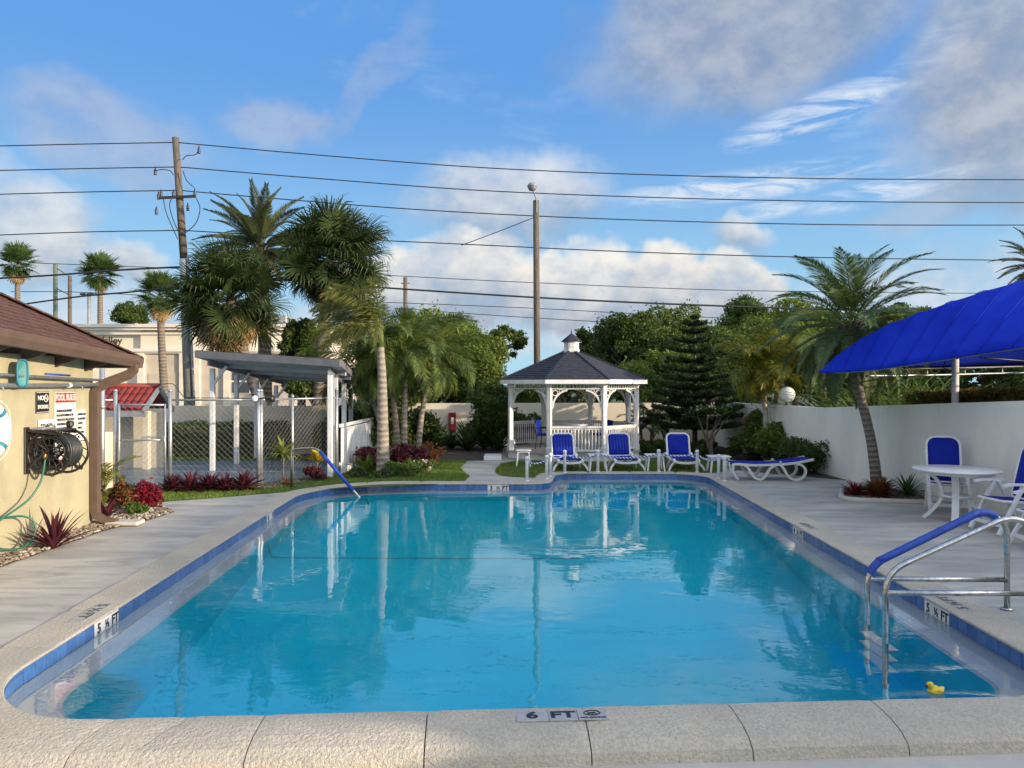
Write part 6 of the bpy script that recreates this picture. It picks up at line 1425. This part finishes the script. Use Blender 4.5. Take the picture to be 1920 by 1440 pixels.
tree('dark leafy tree behind the feather palm clump', 740, 710, 27.8, 1.6, 1.3, L['tree_dark'], 5, 7500, .22, 28, .42)
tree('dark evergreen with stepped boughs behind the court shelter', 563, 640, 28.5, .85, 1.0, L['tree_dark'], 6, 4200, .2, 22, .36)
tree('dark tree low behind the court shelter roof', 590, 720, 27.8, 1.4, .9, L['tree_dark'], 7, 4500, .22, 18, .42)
tree('rounded dark green tree above the commercial roof', 247, 592, 66, 1.55, 1.15, L['tree_dark'], 8, 4200, .3, 22, .4, .2)
tree('small dark tree directly behind the gazebo cupola', 1105, 650, 39, 1.3, .8, L['tree_dark'], 9, 3200, .28, 16, .4)
tree('broad dark tree just right of the gazebo roof', 1185, 665, 34, 1.9, 1.8, L['tree_dark'], 10, 9500, .26, 34, .38)
tree('tall broad tree with lighter top behind the conifer', 1262, 650, 38, 2.5, 1.75, L['tree_mid'], 11, 11000, .26, 40, .36)
tree('bright leafed tree low behind the gazebo rail on the conifer side', 1235, 705, 31, 1.4, 1.1, L['tree_lime'], 12, 5200, .22, 22, .42)
tree('dark tree filling the gap behind the conifer', 1335, 690, 31.5, 1.7, 1.5, L['tree_dark'], 13, 7000, .24, 26, .42)
tree('dark topped tree rising highest behind the golden palms', 1405, 605, 44, 1.7, 1.5, L['tree_dark'], 14, 6200, .3, 24, .42)
tree('mid green tree behind the golden palms', 1400, 665, 33, 1.7, 1.5, L['tree_mid'], 15, 7500, .24, 28, .42)
tree('broad mid green tree left of the leaning palm crown', 1490, 640, 37, 2.3, 1.75, L['tree_mid'], 16, 9500, .26, 34, .38)
tree('lime green tree behind the leaning palm trunk', 1550, 680, 27, 1.6, 1.5, L['tree_lime'], 17, 8000, .22, 30, .42)
tree('lime green tree right of the leaning palm crown', 1660, 655, 26, 1.8, 1.35, L['tree_lime'], 18, 8500, .22, 30, .42)
tree('mid green tree rising behind the blue canopy slope', 1715, 615, 38, 2.1, 1.15, L['tree_mid'], 19, 7000, .26, 26, .42)
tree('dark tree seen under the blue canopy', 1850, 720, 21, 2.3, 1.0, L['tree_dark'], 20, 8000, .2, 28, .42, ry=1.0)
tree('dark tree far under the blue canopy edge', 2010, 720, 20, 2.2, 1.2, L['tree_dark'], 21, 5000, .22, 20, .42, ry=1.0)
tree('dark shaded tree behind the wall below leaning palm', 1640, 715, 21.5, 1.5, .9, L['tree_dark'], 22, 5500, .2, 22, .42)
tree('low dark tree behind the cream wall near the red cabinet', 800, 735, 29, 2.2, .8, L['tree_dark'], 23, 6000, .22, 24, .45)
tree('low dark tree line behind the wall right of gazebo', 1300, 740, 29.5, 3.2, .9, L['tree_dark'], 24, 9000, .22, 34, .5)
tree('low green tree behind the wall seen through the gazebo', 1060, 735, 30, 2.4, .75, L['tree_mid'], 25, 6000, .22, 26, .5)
tree('tall tree outside the photo past the canopy', 2250, 560, 26, 2.6, 2.4, L['tree_mid'], 26, 6000, .3, 26, .42)

# ---- Norfolk pine
np_t = thing('norfolk_pine', 'dark layered conifer between the gazebo and golden palms', 'tree', (P(1303, 800, 24.2).x, 24.2, 0)); r_ = np.random.RandomState(77)
MB().tube([(0, 0, 0), (0, 0, 2), (0, 0, 4.4)], [.09, .06, .015], 9).build('trunk', M['bark'], np_t)
zs = [.85, 1.08, 1.32, 1.56, 1.82, 2.08, 2.36, 2.64, 2.94, 3.26, 3.58, 3.88, 4.12, 4.32]
for ti, z_ in enumerate(zs):
    f = ti / (len(zs) - 1); rad = 1.68 * (1 - f) ** .74 * (1.0 if ti > 0 else 1.05) + .12; V = []; N_ = []; nb = 8 if f < .8 else 6
    for k in range(nb):
        a = 2 * math.pi * k / nb + ti * .4 + r_.uniform(-.1, .1); rr = rad * r_.uniform(.85, 1.08); m2 = int(620 * (rr / 1.7) + 70); u = r_.uniform(.08, 1, m2) ** .8
        lat = r_.normal(size=m2) * .13 * (1.15 - u) * rr ** .5 * 1.6; zz = z_ + (-.10 + .24 * u ** 2.2) * rr * .6 + r_.normal(size=m2) * .022
        V.append(np.column_stack([math.cos(a) * u * rr - math.sin(a) * lat, math.sin(a) * u * rr + math.cos(a) * lat, zz])); N_.append(np.tile([math.cos(a) * .8, math.sin(a) * .8, .9], (m2, 1)))
    put('branch_tier', leaf_cloud('branch_tier', np.vstack(V), np.vstack(N_), .13, L['pine'], r_, .30), np_t)

# ---- strap-leaved plants
def strap_leaves(r_, n, ln, wd, arch, spread=(.25, 1.25), seg=4):
    out = []
    for i in range(n):
        a = i * 2.4 + r_.uniform(-.3, .3); e = r_.uniform(*spread); l_ = ln * r_.uniform(.65, 1.1); pts = []; p = np.zeros(3); th = e
        for s in range(seg + 1):
            pts.append(p.copy()); p = p + np.array([math.cos(a) * math.sin(th), math.sin(a) * math.sin(th), math.cos(th)]) * l_ / seg; th += arch / seg * r_.uniform(.6, 1.4)
        out.append((a, np.array(pts), wd * r_.uniform(.8, 1.2)))
    return out
def strap_geo(leaves, prof=(.45, .9, 1.0, .7, .03)):
    V, Fc = [], []
    for a, pts, wd in leaves:
        sd_ = np.array([-math.sin(a), math.cos(a), 0]); o = len(V); k = len(pts)
        for i, p in enumerate(pts): w_ = wd / 2 * prof[min(i, len(prof) - 1)]; V.extend([p - sd_ * w_, p + np.array([0, 0, -w_ * .5]), p + sd_ * w_])
        for i in range(k - 1):
            b = o + 3 * i; Fc.extend([(b, b + 1, b + 4), (b, b + 4, b + 3), (b + 1, b + 2, b + 5), (b + 1, b + 5, b + 4)])
    return np.array(V), np.array(Fc)
def strap_plant(label, base, n, ln, wd, m_, arch=.8, seed=0, spread=(.1, 1.2), parts=False, group=None, name='strap_plant', cat='plant', stem=0, clip=None):
    r_ = np.random.RandomState(seed); t = thing(name, label, cat, base, 0, group); lv = strap_leaves(r_, n, ln, wd, arch, spread); up = np.array([0, 0, stem])
    if clip: lv = [l_ for l_ in lv if not any(clip(*(p + np.array(base))) for p in l_[1])]
    if parts:
        for l_ in lv: V, Fc = strap_geo([l_]); put('leaf', np_mesh('leaf', V + up, Fc, m_, True), t)
    else: V, Fc = strap_geo(lv); put('foliage', np_mesh('foliage', V + up, Fc, m_, True), t)
    if stem: MB().tube([(0, 0, 0), (.01, 0, stem)], .018, 6).build('stem', M['bark'], t)
    return t
def bush(label, x, y, rx, rz, m_, seed, n=1500, leaf=.1, group=None, ncl=16, z=0, name='shrub', asp=.5, petals=None):
    r_ = np.random.RandomState(seed); t = thing(name, label, 'shrub', (x, y, z), 0, group); p, v = clump_points(r_, n, rx, rx, rz, ncl, .45 * min(rx, rz), -.5, .35)
    p[:, 2] = np.abs(p[:, 2] + rz * .85); put('foliage', leaf_cloud('foliage', p, v, leaf, m_, r_, asp), t); st_ = MB()
    for k in range(5): a = k * 1.3 + seed; st_.tube([(0, 0, -.02), (math.cos(a) * rx * .5, math.sin(a) * rx * .5, rz * 1.2)], [.018, .006], 5)
    st_.build('stem', M['bark'], t)
    if petals:
        pm_, k, sz = petals; q, v2 = clump_points(r_, k, rx, rx, rz, 12, .3 * rx, -.3, .8); q[:, 2] = np.abs(q[:, 2] + rz * .85)
        nf = 5; pts = np.repeat(q, nf, 0) + r_.normal(size=(k * nf, 3)) * sz * .3; put('flowers', leaf_cloud('flowers', pts, np.repeat(v2, nf, 0), sz, pm_, r_, .8), t)
    return t
# near pool house
strap_plant('spiky burgundy cordyline under the hose reel', (-5.98, 9.75, 0), 52, .58, .045, L['burgundy'], .45, 3, (.05, 1.25), True, name='cordyline')
bush('olive and rust croton bush beyond the downspout', -6.75, 12.85, .30, .24, L['rust'], 4, 1300, .09); bush('bright red leafed shrub at the tip of the house bed', -6.32, 12.95, .22, .22, L['red_leaf'], 5, 1300, .08)
strap_plant('burgundy striped plant tucked behind the brown downspout', (-6.52, 12.0, 0), 26, .42, .05, L['burgundy'], .5, 6, (.1, 1.2), True, name='cordyline')
bush('low green groundcover at the front of house bed', -6.25, 12.45, .30, .09, L['fern'], 7, 700, .06)
strap_plant('small pale plant against the yellow wall at the photo edge', (-6.2, 8.7, .0), 18, .22, .02, L['lime_strap'], .5, 8, (.1, 1.2))
for i, (x, y, lb) in enumerate(((-6.85, 15.05, 'burgundy cordyline at the gate end of its row'), (-6.48, 15.02, 'burgundy cordyline second in its row from the gate'), (-6.12, 15.08, 'burgundy cordyline in the middle of its row'), (-5.78, 15.05, 'burgundy cordyline fourth in its row from the gate'), (-5.42, 15.12, 'burgundy cordyline at the fence corner end of its row'))):
    t = strap_plant(lb, (x, y, 0), 84 + 14 * (i % 3), .40 + .05 * ((i * 2) % 3), .055, L['burgundy'], .75, 10 + i, (.05, 1.45), False, 'burgundy cordylines along the fence', 'cordyline')
    lv_ = strap_geo(strap_leaves(np.random.RandomState(410 + i), 26, .30, .045, .5, (1.0, 1.65))); put('withered_leaves', np_mesh('withered_leaves', lv_[0] + np.array([0, 0, .05]), lv_[1], L['dead_pink'], True), t)
b_ = MB()
t = strap_plant('lime striped dracaena beside the shallow handrail', (-4.92, 16.05, 0), 44, .48, .06, L['lime_strap'], 1.0, 21, (.1, 1.5), True, name='dracaena', stem=.62)
strap_plant('grass like tuft at the foot of the dracaena', (-4.75, 15.75, 0), 30, .32, .014, L['rust'], .6, 22)
strap_plant('yellow croton behind the blue handrail sleeve', (-4.38, 16.75, 0), 34, .30, .085, L['croton'], .7, 23, (.1, 1.3), True, name='croton', stem=.42); bush('dark red shrub under the yellow croton', -4.42, 16.6, .24, .17, L['burgundy'], 24, 700, .12)
# bed round the foxtail palm
bush('burgundy shrub behind the foxtail palm trunk', -2.62, 18.9, .52, .36, L['burgundy'], 31, 2600, .13); bush('burgundy shrub between foxtail palm and board fence', -3.55, 18.7, .34, .32, L['burgundy'], 32, 1500, .12)
strap_plant('light green fern clump beside the foxtail palm', (-3.5, 17.75, 0), 90, .55, .05, L['fern'], .9, 33, (.1, 1.3), name='fern'); bush('rust coloured shrub at the back of the palm bed', -2.15, 19.1, .36, .30, L['rust'], 34, 1500, .08)
bush('low green groundcover right of the foxtail trunk', -2.45, 17.45, .50, .20, L['fern'], 35, 2600, .07, asp=.3); bush('low green groundcover left of the foxtail trunk', -3.55, 17.25, .34, .13, L['strap'], 36, 1300, .07, asp=.3)
bush('low pink and white flowering plant at the bed edge', -2.15, 18.0, .26, .18, L['fern'], 37, 700, .06, petals=(L['petal_white'], 60, .05))
bush('low green edging plant before the foxtail trunk', -2.95, 17.12, .40, .11, L['strap'], 38, 1300, .06, asp=.3)
# dark planting by the back wall
for i, (px, lb) in enumerate(((815, 'dark strap leaved plant nearest the palm clump by the back wall'), (846, 'dark strap leaved plant under the red cabinet'), (878, 'dark strap leaved plant in the middle of back wall row'), (908, 'dark strap leaved plant next to the tall dark shrub'), (935, 'dark strap leaved plant at the gazebo corner'))):
    p_ = P(px, 800, 24.2 + (i % 2) * .6); strap_plant(lb, (p_.x, p_.y, 0), 64, 1.15 if i != 1 else .8, .085, L['strap'], .7, 50 + i, (.1, 1.1), False, 'dark strap plants along the back wall')
bush('tall dark shrub at the left of the gazebo posts', P(922, 800, 24.6).x, 24.6, .72, 1.25, L['tree_dark'], 58, 9000, .15, ncl=34)
bush('mid green bush filling the foot of the feather palm clump', P(712, 780, 21.6).x, 21.6, .75, .85, L['areca'], 158, 5000, .15, ncl=26)
bush('dark green bush between feather palms and red cabinet', P(778, 790, 23.4).x, 23.4, .62, .72, L['tree_dark'], 159, 5000, .15, ncl=26)
bush('dark bush behind the white board fence', P(672, 770, 22.8).x, 22.8, .7, .9, L['tree_dark'], 160, 4000, .15, ncl=22)
bush('dark shrub behind the gazebo entrance', P(985, 800, 25.6).x, 25.6, .5, .62, L['tree_dark'], 59, 2600, .14)
bush('dark low shrub between gazebo and plumeria', P(1215, 830, 23.2).x, 23.2, .55, .25, L['tree_dark'], 60, 2000, .12); bush('dark low shrub under the conifer', P(1300, 835, 23.0).x, 23.0, .8, .28, L['tree_dark'], 61, 2600, .12)
# plumeria
pl_ = thing('plumeria', 'forked plumeria with white blossoms beside the conifer', 'tree', (P(1337, 845, 21.6).x, 21.6, 0)); b_ = MB(); tips = []
for a, l_ in ((2.6, .5), (1.0, .45), (4.2, .45), (.1, .55), (5.3, .4)):
    e = Vector((math.cos(a) * l_, math.sin(a) * l_ * .6, 1.15 + l_ * .3)); b_.tube(spline([(0, 0, 0), (-.12 + e.x * .2, 0, .55), e], 5), [.055 - .004 * i for i in range(11)], 7); tips += [e, e + Vector((.12, .05, .1)), e + Vector((-.15, 0, .06))]
b_.build('trunk', M['bark'], pl_); V, Fc = [], []
for i, e in enumerate(tips):
    v_, f_ = strap_geo(strap_leaves(np.random.RandomState(200 + i), 13, .32, .085, .6, (.5, 1.6))); Fc.append(f_ + sum(len(q) for q in V)); V.append(v_ + np.array(e))
put('crown', np_mesh('crown', np.vstack(V), np.vstack(Fc), L['strap'], True), pl_)
r_ = np.random.RandomState(5); pts = np.repeat(np.array([tips[i] for i in (0, 3, 7, 11)]) + [0, -.1, .12], 12, 0) + r_.normal(size=(48, 3)) * .04; put('blossoms', leaf_cloud('blossoms', pts, np.tile([0, -.5, 1.0], (48, 1)), .08, L['petal_white'], r_, .8), pl_)
bush('hibiscus with red flowers around the golden palm trunks', P(1425, 780, 22.2).x, 22.2, .62, .78, L['tree_mid'], 63, 3800, .13, ncl=24, petals=(L['petal_red'], 16, .10)); bush('dark shrub below the red hibiscus', P(1400, 830, 21.2).x, 21.2, .6, .34, L['tree_dark'], 64, 2400, .13)
strap_plant('tall paddle leaved plant behind the globe lamp post', (P(1465, 820, 20.8).x, 20.8, 0), 26, 1.5, .14, L['strap'], .6, 65, (.05, .7), name='bird_of_paradise')
strap_plant('fountain of fine green grass before the globe lamp', (P(1497, 850, 18.9).x, 18.9, 0), 380, .95, .014, L['fern'], .9, 66, (.02, .6), name='fountain_grass'); bush('dark rounded shrub against the pale wall', P(1540, 850, 17.9).x - .15, 17.9, .48, .40, L['tree_dark'], 67, 2600, .09)
bush('leafy green shrub filling the wall end behind the flat lounger', P(1512, 840, 18.5).x, 18.5, .48, .46, L['hedge'], 268, 4200, .09, ncl=26)
bush('mid green shrub between the hibiscus and fountain grass', P(1462, 840, 20.4).x, 20.4, .55, .55, L['tree_mid'], 269, 4200, .11, ncl=26)
bush('dark green shrub at the foot of the globe lamp', P(1478, 850, 19.6).x, 19.6, .5, .36, L['tree_dark'], 68, 2600, .1)
# palm bed on the right
strap_plant('orange red croton cluster at the foot of leaning palm', (6.98, 14.2, 0), 110, .46, .07, L['rust'], .8, 71, (.05, 1.3), True, name='croton'); strap_plant('small red bromeliad cluster at the tip of mulched bed', (6.60, 14.35, 0), 60, .34, .055, L['red_leaf'], .8, 72, (.2, 1.35), True, name='bromeliad')
strap_plant('green strap plant between leaning palm and table', (7.55, 14.25, 0), 60, .52, .035, L['strap'], .7, 73, (.1, 1.1), True)
# beyond the right wall
for i, (px, d, s_, m_, lb) in enumerate(((1515, 20.8, 3.0, 'strap', 'spiky dark plant over the wall right behind globe lamp'), (1570, 18.0, 2.7, 'strap', 'low arching plant over the wall left of the leaning trunk'), (1625, 17.0, 2.9, 'lime_strap', 'pale spiky plant over the wall right behind leaning trunk'), (1685, 15.9, 2.6, 'lime_strap', 'golden spiky plant over the wall in the canopy shade'), (1725, 15.4, 2.7, 'fern', 'light green plant over the wall nearest the canopy post'), (1545, 20.0, 2.2, 'fern', 'tall fountain plant over the wall beside the globe lamp'), (1590, 18.6, 2.1, 'lime_strap', 'spiky pale plant over the wall left of leaning trunk'), (1660, 17.4, 2.05, 'strap', 'spiky dark plant over the wall right of leaning trunk'), (1705, 16.8, 2.2, 'fern', 'arching green plant over the wall under canopy tip'), (1745, 16.2, 2.0, 'lime_strap', 'yellow green plant over the wall beside the canopy post'))):
    p_ = P(px, 740, d); strap_plant(lb, (p_.x + .75, d, 0), 150, s_ * 1.18, .06, L[m_], 1.5, 80 + i, (.02, .62), name='fountain_plant', clip=lambda x, y, z: x < 7.62 - .12 * (y - 18) and z < 1.72 - .05 * (y - 18))
hg = thing('croton_hedge', 'rust and green clipped hedge top beyond the right wall', 'hedge', (8.9, 12.5, -.2)); r_ = np.random.RandomState(91); n = 14000
p_ = np.column_stack([r_.uniform(-.35, .45, n), r_.uniform(-4, 3.2, n), 2.3 - np.abs(r_.normal(size=n)) * .22]); p_[:, 0] -= p_[:, 1] * .115; p_[:, 2] -= p_[:, 1] * .035; put('foliage', leaf_cloud('foliage', p_, np.tile([0, 0, 1.0], (n, 1)), .09, L['mixed_hedge'], r_), hg); MB().box((.1, -.4, 1.0), (.5, 6.6, 1.9)).build('inner_branches', M['bark'], hg)
# clipped hedge in front of the left wall
def hedge(label, x0, x1, y0, y1, h_, m_, seed, dens=900):
    r_ = np.random.RandomState(seed); t = thing('clipped_hedge', label, 'hedge', ((x0 + x1) / 2, (y0 + y1) / 2, 0)); lx, ly = x1 - x0, y1 - y0; P_ = []; N_ = []
    for n_, ax in (((0, -1, 0), 'f'), ((0, 0, 1), 't'), ((1, 0, 0), 'r'), ((-1, 0, 0), 'l')):
        k = int(dens * (lx * h_ if ax == 'f' else lx * ly if ax == 't' else ly * h_)); u, v = r_.uniform(-.5, .5, k), r_.uniform(0, 1, k)
        q = {'f': np.column_stack([u * lx, np.full(k, -ly / 2), v * h_]), 't': np.column_stack([u * lx, (v - .5) * ly, np.full(k, h_)]), 'r': np.column_stack([np.full(k, lx / 2), u * ly, v * h_]), 'l': np.column_stack([np.full(k, -lx / 2), u * ly, v * h_])}[ax]
        P_.append(q + np.array(n_) * (r_.normal(size=(k, 1)) * .045 + .03 * np.sin(q[:, :1] * 5 + seed)) + r_.normal(size=(k, 3)) * .01); N_.append(np.tile(np.array(n_, float), (k, 1)))
    put('foliage', leaf_cloud('foliage', np.vstack(P_), np.vstack(N_), .085, m_, r_), t); MB().box((0, .0, h_ / 2 - .03), (lx - .16, ly - .16, h_ - .14)).build('inner_branches', M['bark'], t)
hedge('long clipped green hedge across the back of the court', -12.3, -6.65, 21.55, 22.35, .95, L['hedge'], 1); hedge('short clipped hedge piece seen through the court shelter', -5.75, -4.85, 21.7, 22.4, .92, L['hedge'], 2)
